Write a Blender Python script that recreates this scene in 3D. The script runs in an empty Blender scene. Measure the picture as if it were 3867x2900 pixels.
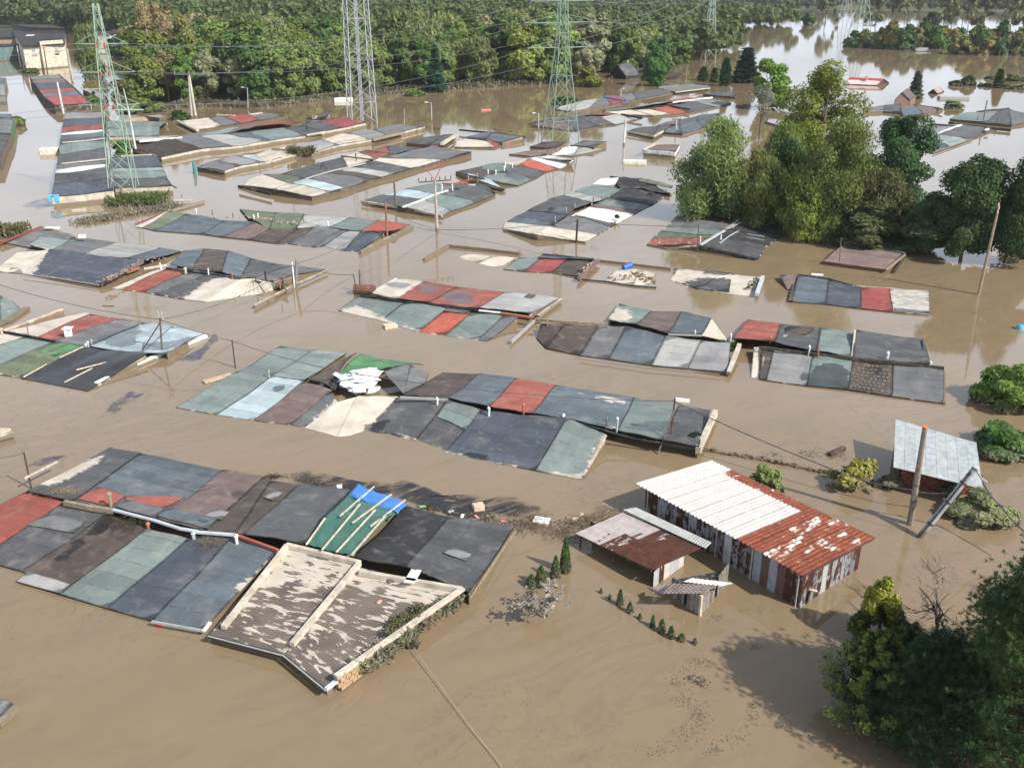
import bpy, math, random
import numpy as np
from mathutils import Vector
S = bpy.context.scene
col = S.collection
# ---------------------------------------------------------------- camera, sky, sun, exposure
cam_d = bpy.data.cameras.new('camera'); cam = bpy.data.objects.new('camera', cam_d); col.objects.link(cam)
cam_d.sensor_width = 36.0; cam_d.lens = 36.0 * 3660.0 / 3867.0
cam_d.clip_start = 0.5; cam_d.clip_end = 6000
cam.location = (0, 0, 27.0); cam.rotation_euler = (math.pi/2 - math.atan(1538/3660.0), 0, 0)
S.camera = cam
SUN_EL = math.radians(41); SUN_AZ = math.atan2(0.81, -0.585)      # azimuth from +Y towards +X
w = bpy.data.worlds.new('World'); S.world = w; w.use_nodes = True
nt = w.node_tree; sky = nt.nodes.new('ShaderNodeTexSky'); sky.sky_type = 'NISHITA'; sky.sun_disc = False
sky.sun_elevation = SUN_EL; sky.sun_rotation = SUN_AZ; sky.air_density = 1.0; sky.dust_density = 2.2; sky.ozone_density = 1.0
bg = nt.nodes['Background']; bg.inputs['Strength'].default_value = 0.088
# thin bright cloud veil over the blue sky
tc_ = nt.nodes.new('ShaderNodeTexCoord'); sx_ = nt.nodes.new('ShaderNodeSeparateXYZ'); nt.links.new(tc_.outputs['Generated'], sx_.inputs[0])
def wm_(op, a, b):
    x = nt.nodes.new('ShaderNodeMath'); x.operation = op
    for i, v in enumerate((a, b)):
        if isinstance(v, (int, float)): x.inputs[i].default_value = v
        else: nt.links.new(v, x.inputs[i])
    return x.outputs[0]
den_ = wm_('ADD', wm_('MAXIMUM', sx_.outputs['Z'], 0.0), 0.22)
cb_ = nt.nodes.new('ShaderNodeCombineXYZ'); nt.links.new(wm_('DIVIDE', sx_.outputs['X'], den_), cb_.inputs[0]); nt.links.new(wm_('DIVIDE', sx_.outputs['Y'], den_), cb_.inputs[1])
nz_ = nt.nodes.new('ShaderNodeTexNoise'); nz_.inputs['Scale'].default_value = 1.5; nz_.inputs['Detail'].default_value = 6; nz_.inputs['Roughness'].default_value = 0.6; nt.links.new(cb_.outputs[0], nz_.inputs['Vector'])
mr_ = nt.nodes.new('ShaderNodeMapRange'); mr_.interpolation_type = 'SMOOTHSTEP'; mr_.inputs[1].default_value = 0.36; mr_.inputs[2].default_value = 0.66; mr_.inputs[3].default_value = 0.12; mr_.inputs[4].default_value = 0.95; nt.links.new(nz_.outputs['Fac'], mr_.inputs[0])
el_ = nt.nodes.new('ShaderNodeMapRange'); el_.interpolation_type = 'SMOOTHSTEP'; el_.inputs[1].default_value = 0.18; el_.inputs[2].default_value = 0.85; el_.inputs[3].default_value = 1.0; el_.inputs[4].default_value = 0.10; nt.links.new(sx_.outputs['Z'], el_.inputs[0])
veil_ = wm_('MULTIPLY', wm_('ADD', wm_('MULTIPLY', mr_.outputs[0], 0.45), 0.5), el_.outputs[0])
mx_ = nt.nodes.new('ShaderNodeMix'); mx_.data_type = 'RGBA'; nt.links.new(veil_, mx_.inputs[0]); nt.links.new(sky.outputs[0], mx_.inputs[6]); mx_.inputs[7].default_value = (11.6, 12.8, 14.8, 1)
nt.links.new(mx_.outputs[2], bg.inputs['Color'])
sl = bpy.data.lights.new('sun', 'SUN'); sl.energy = 5.0; sl.angle = math.radians(0.53); sl.color = (1, 0.955, 0.88)
so = bpy.data.objects.new('sun', sl); col.objects.link(so)
sd = Vector((math.sin(SUN_AZ)*math.cos(SUN_EL), math.cos(SUN_AZ)*math.cos(SUN_EL), math.sin(SUN_EL)))
so.rotation_euler = sd.to_track_quat('Z', 'Y').to_euler(); so.location = (60, -40, 80)
S.view_settings.view_transform = 'Standard'; S.view_settings.look = 'None'
S.view_settings.exposure = 0.27; S.view_settings.gamma = 1.0; S.view_settings.use_curve_mapping = False
S.cycles.max_bounces = 6; S.cycles.transparent_max_bounces = 8
S.cycles.use_denoising = True
random.seed(7)
RNG = np.random.default_rng(7)
# ---------------------------------------------------------------- materials
class NT:
    def __init__(s, name):
        s.m = bpy.data.materials.new(name); s.m.use_nodes = True; s.t = s.m.node_tree
        s.b = s.t.nodes['Principled BSDF']; s.o = s.t.nodes['Material Output']
    def n(s, typ, **k):
        x = s.t.nodes.new(typ)
        for a, v in k.items(): setattr(x, a, v)
        return x
    def l(s, a, b): s.t.links.new(a, b)
    def noise(s, scale, vec=None, detail=4, rough=0.55, dist=0.0):
        x = s.n('ShaderNodeTexNoise'); x.inputs['Scale'].default_value = scale; x.inputs['Detail'].default_value = detail
        x.inputs['Roughness'].default_value = rough; x.inputs['Distortion'].default_value = dist
        if vec is not None: s.l(vec, x.inputs['Vector'])
        return x.outputs['Fac']
    def math(s, op, a, b=None, clamp=False):
        x = s.n('ShaderNodeMath', operation=op, use_clamp=clamp)
        for i, v in enumerate((a, b)):
            if v is None: continue
            if isinstance(v, (int, float)): x.inputs[i].default_value = v
            else: s.l(v, x.inputs[i])
        return x.outputs[0]
    def ramp(s, v, a, b, lo=0.0, hi=1.0):
        x = s.n('ShaderNodeMapRange', interpolation_type='SMOOTHSTEP'); x.inputs[1].default_value = a; x.inputs[2].default_value = b
        x.inputs[3].default_value = lo; x.inputs[4].default_value = hi; s.l(v, x.inputs[0]); return x.outputs[0]
    def mix(s, f, a, b, blend='MIX'):
        x = s.n('ShaderNodeMix', data_type='RGBA', blend_type=blend)
        if isinstance(f, (int, float)): x.inputs[0].default_value = f
        else: s.l(f, x.inputs[0])
        for i, v in ((6, a), (7, b)):
            if isinstance(v, tuple): x.inputs[i].default_value = (*v, 1) if len(v) == 3 else v
            else: s.l(v, x.inputs[i])
        return x.outputs[2]
    def scale(s, c, f):        # colour times scalar
        x = s.n('ShaderNodeVectorMath', operation='SCALE'); s.l(c, x.inputs[0])
        if isinstance(f, (int, float)): x.inputs['Scale'].default_value = f
        else: s.l(f, x.inputs['Scale'])
        return x.outputs[0]
    def bump(s, h, strength, dist):
        x = s.n('ShaderNodeBump'); x.inputs['Strength'].default_value = strength; x.inputs['Distance'].default_value = dist
        s.l(h, x.inputs['Height']); s.l(x.outputs[0], s.b.inputs['Normal'])
    def set(s, k, v):
        if isinstance(v, (int, float, tuple)): s.b.inputs[k].default_value = v
        else: s.l(v, s.b.inputs[k])
    def geo(s): return s.n('ShaderNodeNewGeometry').outputs['Position']
    def ocol(s): return s.n('ShaderNodeObjectInfo').outputs['Color']
    def ornd(s): return s.n('ShaderNodeObjectInfo').outputs['Random']
    def attr(s, name, typ='GEOMETRY'):
        return s.n('ShaderNodeAttribute', attribute_type=typ, attribute_name=name).outputs['Fac']
    def masks(s):
        x = s.n('ShaderNodeSeparateXYZ'); s.l(s.n('ShaderNodeAttribute', attribute_type='GEOMETRY', attribute_name='masks').outputs['Vector'], x.inputs[0]); return x.outputs
    def vmap(s, vec, sc):
        x = s.n('ShaderNodeMapping'); x.inputs['Scale'].default_value = sc; s.l(vec, x.inputs['Vector']); return x.outputs[0]

def mat_felt():
    t = NT('roofing_felt'); P = t.geo(); c = t.ocol(); MK = t.masks()
    uv = t.n('ShaderNodeUVMap').outputs[0]; sx = t.n('ShaderNodeSeparateXYZ'); t.l(uv, sx.inputs[0])
    # roofing strips one metre wide laid across the slope: own tone, lapped joint
    v = sx.outputs['Y']; fr = t.math('FRACT', v); fl = t.math('FLOOR', v)
    wn = t.n('ShaderNodeTexWhiteNoise', noise_dimensions='2D'); cb = t.n('ShaderNodeCombineXYZ'); t.l(fl, cb.inputs[0]); t.l(t.ornd(), cb.inputs[1]); t.l(cb.outputs[0], wn.inputs['Vector'])
    tone = t.math('MULTIPLY_ADD', wn.outputs['Value'], 0.30); tone.node.inputs[2].default_value = 0.85
    n1 = t.noise(0.55, P, 5, 0.6, 0.4); n2 = t.noise(6.0, P, 5, 0.65)
    streak = t.noise(1.0, t.vmap(uv, (7.0, 0.55, 1)), 4, 0.6)
    k = t.math('MULTIPLY', tone, t.ramp(n1, 0.3, 0.7, 0.86, 1.12)); k = t.math('MULTIPLY', k, t.ramp(n2, 0.3, 0.7, 0.95, 1.05))
    k = t.math('MULTIPLY', k, t.ramp(streak, 0.3, 0.72, 0.94, 1.07))
    c1 = t.scale(c, k)
    seam = t.math('MAXIMUM', t.ramp(fr, 0.955, 0.985), t.ramp(fr, 0.0, 0.02, 1, 0))
    seam = t.math('MULTIPLY', seam, t.ramp(t.noise(1.3, P, 3), 0.35, 0.6))
    c1 = t.mix(t.math('MULTIPLY', seam, 0.75), c1, (0.025, 0.024, 0.023))
    eu = t.math('MULTIPLY_ADD', n2, 0.14); t.l(MK['Z'], eu.node.inputs[2])
    ef = t.math('MULTIPLY_ADD', eu, -7.0); ef.node.inputs[2].default_value = 1.25; ef.node.use_clamp = True
    c1 = t.scale(c1, t.math('SUBTRACT', 1.0, ef))
    # dust film left by the flood
    film = t.math('MULTIPLY', t.ramp(t.noise(0.9, P, 6, 0.62, 0.8), 0.48, 0.76), 0.26)
    c1 = t.mix(film, c1, (0.40, 0.36, 0.30))
    # dried mud (traced per vertex, edges broken by noise)
    mn = t.math('ADD', MK['X'], t.math('MULTIPLY', t.math('SUBTRACT', t.noise(1.5, t.vmap(uv, (0.8, 1.6, 1)), 6, 0.62, 0.6), 0.5), 0.75))
    mm = t.ramp(mn, 0.44, 0.56)
    mudc = t.mix(t.ramp(t.noise(0.8, P, 5, 0.6), 0.35, 0.7), (0.55, 0.50, 0.43), (0.42, 0.375, 0.31))
    c2 = t.mix(mm, c1, mudc)
    # wet, dark patches
    wnz = t.math('ADD', MK['Y'], t.math('MULTIPLY', t.math('SUBTRACT', t.noise(0.9, P, 5, 0.55, 0.5), 0.5), 0.5))
    wm = t.ramp(wnz, 0.47, 0.53)
    c3 = t.mix(wm, c2, t.scale(c2, 0.36))
    t.set('Base Color', c3)
    t.set('Roughness', t.math('MULTIPLY_ADD', wm, -0.52)); t.b.inputs['Roughness'].links[0].from_node.inputs[2].default_value = 0.74
    t.set('Specular IOR Level', 0.42)
    t.bump(t.noise(5.0, P, 3), 0.22, 0.03)
    return t.m
def mat_plain(name, rough=0.75, spec=0.4, var=0.25, sc=3.0, bump=0.3, bd=0.02, dirt=0.35, dirtc=(0.30, 0.25, 0.18), metal=0.0, band=0.0):
    t = NT(name); P = t.geo(); c = t.ocol()
    k = t.ramp(t.noise(sc, P, 6, 0.65, 0.3), 0.25, 0.75, 1-var, 1+var)
    c1 = t.scale(c, k)
    d = t.math('MULTIPLY', t.ramp(t.noise(sc*0.6, P, 6, 0.65, 0.6), 0.48, 0.66), dirt)
    cc = t.mix(d, c1, dirtc)
    if band:      # wet, muddy tide band just above the flood
        z = t.n('ShaderNodeSeparateXYZ'); t.l(P, z.inputs[0]); zz = t.math('ADD', z.outputs['Z'], t.math('MULTIPLY', t.math('SUBTRACT', t.noise(1.3, P, 4), 0.5), 0.35))
        cc = t.mix(t.math('MULTIPLY', t.ramp(zz, band, band*1.6, 1, 0), 0.85), cc, (0.135, 0.105, 0.068))
    t.set('Base Color', cc); t.set('Roughness', rough); t.set('Specular IOR Level', spec); t.set('Metallic', metal)
    if bump: t.bump(t.noise(sc*5, P, 4), bump, bd)
    return t.m
def mat_rust(name='corrugated_sheet', dk=1.0, gr=1.0):
    t = NT(name); P = t.geo(); c = t.ocol(); r = t.attr('rust', 'OBJECT'); rnd = t.ornd()
    vec = t.n('ShaderNodeVectorMath', operation='ADD'); t.l(P, vec.inputs[0])
    cb = t.n('ShaderNodeCombineXYZ'); t.l(t.math('MULTIPLY', rnd, 37.0), cb.inputs[0]); t.l(cb.outputs[0], vec.inputs[1]); Q = vec.outputs[0]
    uv = t.n('ShaderNodeUVMap').outputs[0]
    n = t.noise(1.0, t.vmap(uv, (3.0, 0.7, 1)), 7, 0.68, 0.3); n2 = t.noise(1.6, Q, 6, 0.7, 0.5)
    a = t.math('ADD', t.math('MULTIPLY', n, 0.55), t.math('MULTIPLY', n2, 0.45))
    a = t.math('ADD', a, t.math('SUBTRACT', r, 0.5))
    m = t.ramp(a, 0.47, 0.53)
    rc = t.mix(t.ramp(t.noise(2.2, Q, 6, 0.65), 0.35, 0.68), (0.235, 0.062, 0.024), (0.115, 0.030, 0.018))
    rc = t.mix(t.ramp(t.noise(9.0, Q, 5, 0.7), 0.55, 0.75), rc, (0.34, 0.13, 0.055)); rc = t.mix(1.0, rc, (dk*1.0, dk*gr, dk*gr*1.1), 'MULTIPLY')
    pc = t.scale(c, t.ramp(t.noise(2.5, Q, 6, 0.6), 0.3, 0.7, 0.82, 1.08))
    pc = t.mix(t.math('MULTIPLY', t.ramp(n, 0.5, 0.75), 0.35), pc, (0.36, 0.26, 0.17))
    t.set('Base Color', t.mix(m, pc, rc)); t.set('Roughness', t.math('MULTIPLY_ADD', m, 0.35)); t.b.inputs['Roughness'].links[0].from_node.inputs[2].default_value = 0.5
    t.set('Specular IOR Level', 0.4); t.bump(n2, 0.2, 0.02)
    return t.m
def mat_concrete_mud():
    t = NT('muddy_flat_roof'); P = t.geo()
    uv = t.n('ShaderNodeUVMap').outputs[0]
    a = t.math('ADD', t.math('MULTIPLY', t.noise(1.0, t.vmap(uv, (0.9, 3.4, 1)), 6, 0.6, 0.5), 0.75), t.math('MULTIPLY', t.noise(0.8, P, 5, 0.6), 0.25))
    a = t.math('ADD', a, t.masks()['X']); a = t.math('SUBTRACT', a, 0.5)
    m = t.ramp(a, 0.49, 0.525)
    dk = t.mix(t.ramp(t.noise(0.7, P, 5), 0.35, 0.65), (0.155, 0.125, 0.10), (0.10, 0.082, 0.068))
    lt = t.mix(t.ramp(t.noise(1.1, P, 5), 0.3, 0.7), (0.52, 0.465, 0.39), (0.43, 0.38, 0.315))
    t.set('Base Color', t.mix(m, dk, lt)); t.set('Roughness', 0.75); t.bump(t.math('ADD', m, t.math('MULTIPLY', t.noise(12, P, 3), 0.3)), 0.4, 0.03)
    return t.m
def mat_leaf(name, trans=0.25, rough=0.6):
    t = NT(name); P = t.geo(); c = t.ocol()
    isl = t.n('ShaderNodeNewGeometry').outputs['Random Per Island']
    hs = t.n('ShaderNodeHueSaturation'); t.l(c, hs.inputs['Color'])
    t.l(t.ramp(t.noise(0.25, P, 3), 0.3, 0.7, 0.488, 0.522), hs.inputs['Hue'])
    k = t.math('MULTIPLY', t.ramp(isl, 0, 1, 0.78, 1.25), t.ramp(t.noise(0.6, P, 3), 0.3, 0.7, 0.75, 1.25)); t.l(k, hs.inputs['Value'])
    # grey flood mud dried on the lowest leaves
    z = t.n('ShaderNodeSeparateXYZ'); t.l(P, z.inputs[0])
    md = t.math('ADD', z.outputs['Z'], t.math('MULTIPLY', t.noise(0.5, P, 3), 1.3))
    mud = t.math('MULTIPLY', t.ramp(md, 0.75, 1.6, 1, 0), t.ramp(isl, 0.1, 0.5)); mud = t.math('MULTIPLY', mud, 0.85)
    cc = t.mix(mud, hs.outputs[0], (0.26, 0.235, 0.18)); t.set('Base Color', cc); t.set('Roughness', rough); t.set('Specular IOR Level', 0.25)
    tr = t.n('ShaderNodeBsdfTranslucent'); t.l(cc, tr.inputs[0]); mx = t.n('ShaderNodeMixShader'); mx.inputs[0].default_value = trans
    t.l(t.b.outputs[0], mx.inputs[1]); t.l(tr.outputs[0], mx.inputs[2]); t.l(mx.outputs[0], t.o.inputs[0])
    return t.m
def mat_water():
    t = NT('flood_water'); P = t.geo()
    ang = t.n('ShaderNodeMapping'); ang.inputs['Rotation'].default_value = (0, 0, math.radians(-35)); t.l(P, ang.inputs['Vector']); Q = ang.outputs[0]
    q2 = t.vmap(Q, (0.16, 0.5, 1))
    n = t.noise(0.9, q2, 6, 0.6, 1.6); n2 = t.noise(0.05, P, 4, 0.5, 0.6); n3 = t.noise(0.42, Q, 7, 0.62, 2.2)
    c = t.mix(t.ramp(n2, 0.35, 0.65), (0.222, 0.166, 0.097), (0.242, 0.176, 0.110))
    c = t.mix(t.math('MULTIPLY', t.ramp(n, 0.40, 0.70), 0.45), c, (0.178, 0.140, 0.088))
    # thin dark trails of floating leaf litter and oil
    wv = t.math('ABSOLUTE', t.math('SUBTRACT', n3, 0.5))
    tr = t.math('MULTIPLY', t.ramp(wv, 0.0, 0.022, 1, 0), t.ramp(t.noise(0.06, P, 3, 0.5), 0.46, 0.62))
    tr = t.math('MULTIPLY', tr, t.ramp(t.noise(1.4, P, 5, 0.7), 0.40, 0.62))
    c = t.mix(t.math('MULTIPLY', tr, 0.62), c, (0.075, 0.062, 0.048))
    n4 = t.noise(0.16, t.vmap(Q, (0.45, 1.3, 1)), 7, 0.6, 2.6); w4 = t.math('ABSOLUTE', t.math('SUBTRACT', n4, 0.5))
    c = t.mix(t.math('MULTIPLY', t.math('MULTIPLY', t.ramp(w4, 0.0, 0.05, 1, 0), t.ramp(t.noise(0.045, P, 3), 0.42, 0.6)), 0.3), c, (0.150, 0.122, 0.08))
    c = t.mix(t.math('MULTIPLY', t.ramp(t.noise(0.22, t.vmap(Q, (0.4, 1.2, 1)), 5, 0.6, 1.5), 0.52, 0.72), 0.35), c, (0.262, 0.192, 0.125))
    t.set('Base Color', c); t.set('Roughness', 0.05); t.set('IOR', 1.45); t.set('Specular IOR Level', 0.5)
    h = t.math('ADD', t.noise(0.55, P, 3, 0.5), t.math('MULTIPLY', t.noise(3.0, P, 2), 0.15)); t.bump(h, 0.07, 0.05)
    return t.m
def mat_slick():
    t = NT('oil_film'); P = t.geo()
    rt = t.n('ShaderNodeMapping'); rt.inputs['Rotation'].default_value = (0, 0, math.radians(-28)); t.l(P, rt.inputs['Vector'])
    n = t.noise(0.8, t.vmap(rt.outputs[0], (.35, 1.1, 1)), 8, 0.68, 1.5); a = t.attr('wet')
    n = t.math('SUBTRACT', 1.0, t.math('MULTIPLY', t.math('ABSOLUTE', t.math('SUBTRACT', n, 0.5)), 5.0))
    m = t.math('MULTIPLY', t.ramp(n, 0.2, 0.95), t.ramp(t.math('ADD', a, t.math('MULTIPLY', t.math('SUBTRACT', t.noise(0.4, P, 6, 0.6), 0.5), 0.9)), 0.4, 0.66))
    tp = t.n('ShaderNodeBsdfTransparent'); mx = t.n('ShaderNodeMixShader')
    t.l(t.math('MULTIPLY', m, 0.93), mx.inputs[0]); t.l(tp.outputs[0], mx.inputs[1]); t.l(t.b.outputs[0], mx.inputs[2]); t.l(mx.outputs[0], t.o.inputs[0])
    t.set('Base Color', t.ocol()); t.set('Roughness', 0.15); t.set('IOR', 1.35)
    return t.m
M = dict(felt=mat_felt(), plain=mat_plain('painted_surface', 0.6), wall=mat_plain('dirty_plaster', 0.85, 0.3, 0.28, 1.4, 0.4, 0.03, 0.6, band=0.30),
         rust=mat_rust(), darkrust=mat_rust('dark_corrugated_sheet', .34, 1.25), mudroof=mat_concrete_mud(), leaf=mat_leaf('foliage', 0.36), needle=mat_leaf('needles', 0.10, 0.5), bark=mat_plain('bark', 0.9, 0.2, 0.35, 5, 0.6, 0.05),  # second rust: darker copy painting in the shed walls' shade, plus lean-to's deep rust
         water=mat_water(), slick=mat_slick(), steel=mat_plain('painted_steel', 0.5, 0.4, 0.15, 2, 0, 0.01, 0.15),
         wire=mat_plain('cable', 0.5, 0.3, 0.1, 2, 0), tarp=mat_plain('tarpaulin', 0.38, 0.5, 0.18, 2.2, 0.35, 0.06, 0.06), land=mat_plain('muddy_ground', 0.95, 0.2, 0.35, 0.2, 0.3, 0.2, 0.4, (0.09, 0.10, 0.04)),
         wood=mat_plain('weathered_wood', 0.85, 0.25, 0.35, 4, 0.5, 0.02, 0.3), brick=mat_plain('red_brick', 0.85, 0.25, 0.3, 5, 0.4, 0.02, 0.3))
C = dict(g1=(.075,.078,.082), g2=(.135,.138,.142), g3=(.235,.235,.235), gr=(.33,.33,.32), bk=(.030,.030,.032), bl=(.066,.080,.100), b2=(.098,.122,.140), gg=(.160,.200,.188),
         g4=(.220,.270,.255), lb=(.37,.45,.475), rd=(.285,.082,.058), r2=(.265,.060,.055), ro=(.36,.085,.050), br=(.072,.056,.047), mv=(.150,.108,.100), wh=(.78,.78,.76), mu=(.53,.47,.39),
         ol=(.115,.140,.085), gn=(.075,.205,.085), cr=(.55,.47,.36), wd=(.26,.21,.15), dw=(.055,.045,.035), or_=(.34,.13,.07), pk=(.62,.47,.38), bu=(.06,.25,.75), wl=(.33,.27,.19), ww=(.50,.45,.37), st=(.33,.34,.35), lw=(.46,.51,.54))
# ---------------------------------------------------------------- helpers
def link(o, parent=None):
    col.objects.link(o)
    if parent is not None: o.parent = parent
    return o
def tag(o, label=None, cat=None, group=None, kind=None):
    for k, v in (('label', label), ('category', cat), ('group', group), ('kind', kind)):
        if v: o[k] = v
    return o
def thing(name, label, cat, loc=(0, 0, 0), group=None):
    o = bpy.data.objects.new(name, None); o.empty_display_size = 0.3; o.location = loc; link(o); return tag(o, label, cat, group)
def mesh(name, v, f, mat=None, parent=None, c=None, smooth=False):
    me = bpy.data.meshes.new(name); v = np.asarray(v, dtype=np.float32).reshape(-1, 3)
    if isinstance(f, np.ndarray):
        n = f.shape[0]; k = f.shape[1]; me.vertices.add(len(v)); me.vertices.foreach_set('co', v.ravel())
        me.loops.add(n*k); me.loops.foreach_set('vertex_index', f.ravel().astype(np.int32)); me.polygons.add(n)
        me.polygons.foreach_set('loop_start', np.arange(0, n*k, k, dtype=np.int32)); me.polygons.foreach_set('loop_total', np.full(n, k, dtype=np.int32))
        me.update(calc_edges=True)
    else:
        me.from_pydata([tuple(map(float, p)) for p in v], [], f); me.update()
    if smooth: me.polygons.foreach_set('use_smooth', [True]*len(me.polygons))
    if mat: me.materials.append(M[mat])
    if name is None: return me
    o = bpy.data.objects.new(name, me); link(o, parent)
    if c is not None: o.color = (*(C[c] if isinstance(c, str) else c), 1)
    return o
def jit(c, a=.15):
    k = random.uniform(1-a, 1+a); return tuple(x*k*random.uniform(.985, 1.015) for x in c)
def V3(p): return np.array(p, dtype=float)
class MB:
    """collects boxes, tubes, discs of one part"""
    def __init__(s, origin=(0, 0, 0)): s.v = []; s.f = []; s.o = V3(origin)
    def add(s, v, f):
        n = len(s.v); s.v += [tuple(V3(p)-s.o) for p in v]; s.f += [tuple(i+n for i in q) for q in f]
    def tube(s, pts, r0, r1=None, seg=6, cap=True):
        r1 = r0 if r1 is None else r1; pts = [V3(p) for p in pts]; vs = []; fs = []; n = len(pts)
        for i, p in enumerate(pts):
            d = pts[min(i+1, n-1)] - pts[max(i-1, 0)]; d /= (np.linalg.norm(d)+1e-9)
            a = np.cross(d, (0, 0, 1.0)) if abs(d[2]) < 0.9 else np.cross(d, (1.0, 0, 0)); a /= np.linalg.norm(a); b = np.cross(d, a)
            r = r0+(r1-r0)*i/max(1, n-1)
            for k in range(seg): t = 2*math.pi*k/seg; vs.append(p+r*(math.cos(t)*a+math.sin(t)*b))
        for i in range(n-1):
            for k in range(seg): fs.append((i*seg+k, i*seg+(k+1) % seg, (i+1)*seg+(k+1) % seg, (i+1)*seg+k))
        if cap: fs.append(tuple(range(seg))[::-1]); fs.append(tuple(range((n-1)*seg, n*seg)))
        s.add(vs, fs)
    def beam(s, a, b, w, h):
        """box from a to b; a, b are the middle of the top face"""
        a = V3(a); b = V3(b); d = b-a; d /= np.linalg.norm(d)+1e-9
        x = np.cross(d, (0, 0, 1.0)); nx = np.linalg.norm(x); x = x/nx if nx > 1e-6 else V3((1, 0, 0)); u = np.cross(x, d)
        vs = [p+sx*x*w/2-k*u*h for p in (a, b) for sx in (-1, 1) for k in (0, 1)]
        s.add(vs, [(0, 1, 3, 2), (4, 6, 7, 5), (0, 4, 5, 1), (2, 3, 7, 6), (0, 2, 6, 4), (1, 5, 7, 3)])
    def box(s, c, sx, sy, sz, rz=0.0):
        ca, sa = math.cos(rz), math.sin(rz); c = V3(c)
        vs = [c+V3((ca*x*sx/2-sa*y*sy/2, sa*x*sx/2+ca*y*sy/2, z*sz)) for z in (0, 1) for y in (-1, 1) for x in (-1, 1)]
        s.add(vs, [(0, 2, 3, 1), (4, 5, 7, 6), (0, 1, 5, 4), (2, 6, 7, 3), (0, 4, 6, 2), (1, 3, 7, 5)])
    def prism(s, poly, z0, z1):
        n = len(poly); vs = [(p[0], p[1], z0) for p in poly]+[(p[0], p[1], z1) for p in poly]
        s.add(vs, [tuple(range(n))[::-1], tuple(range(n, 2*n))]+[(i, (i+1) % n, n+(i+1) % n, n+i) for i in range(n)])
    def build(s, name, mat, parent=None, c=None, smooth=False): return mesh(name, s.v, s.f, mat, parent, c, smooth)
def wave(x, y): return (.055*math.sin(x*.83+1.7*math.sin(y*.41))+.045*math.sin(y*.97+x*.31+2.0)+.025*math.sin(x*2.3-y*1.7))
BLOBS = []          # (polygon xy array, kind)
def blob(kind, pts): BLOBS.append((np.array([p[:2] for p in pts]), kind))
def sdist(poly, q):
    """signed distance of points q (n,2) to polygon, + inside"""
    n = len(poly); d = np.full(len(q), 1e9); ins = np.zeros(len(q), bool)
    for i in range(n):
        a = poly[i]; b = poly[(i+1) % n]; e = b-a; w_ = q-a; t = np.clip((w_@e)/(e@e+1e-9), 0, 1)
        d = np.minimum(d, np.linalg.norm(w_-t[:, None]*e, axis=1))
        c = ((a[1] > q[:, 1]) != (b[1] > q[:, 1])) & (q[:, 0] < (b[0]-a[0])*(q[:, 1]-a[1])/(b[1]-a[1]+1e-12)+a[0]); ins ^= c
    return np.where(ins, d, -d)
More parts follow.
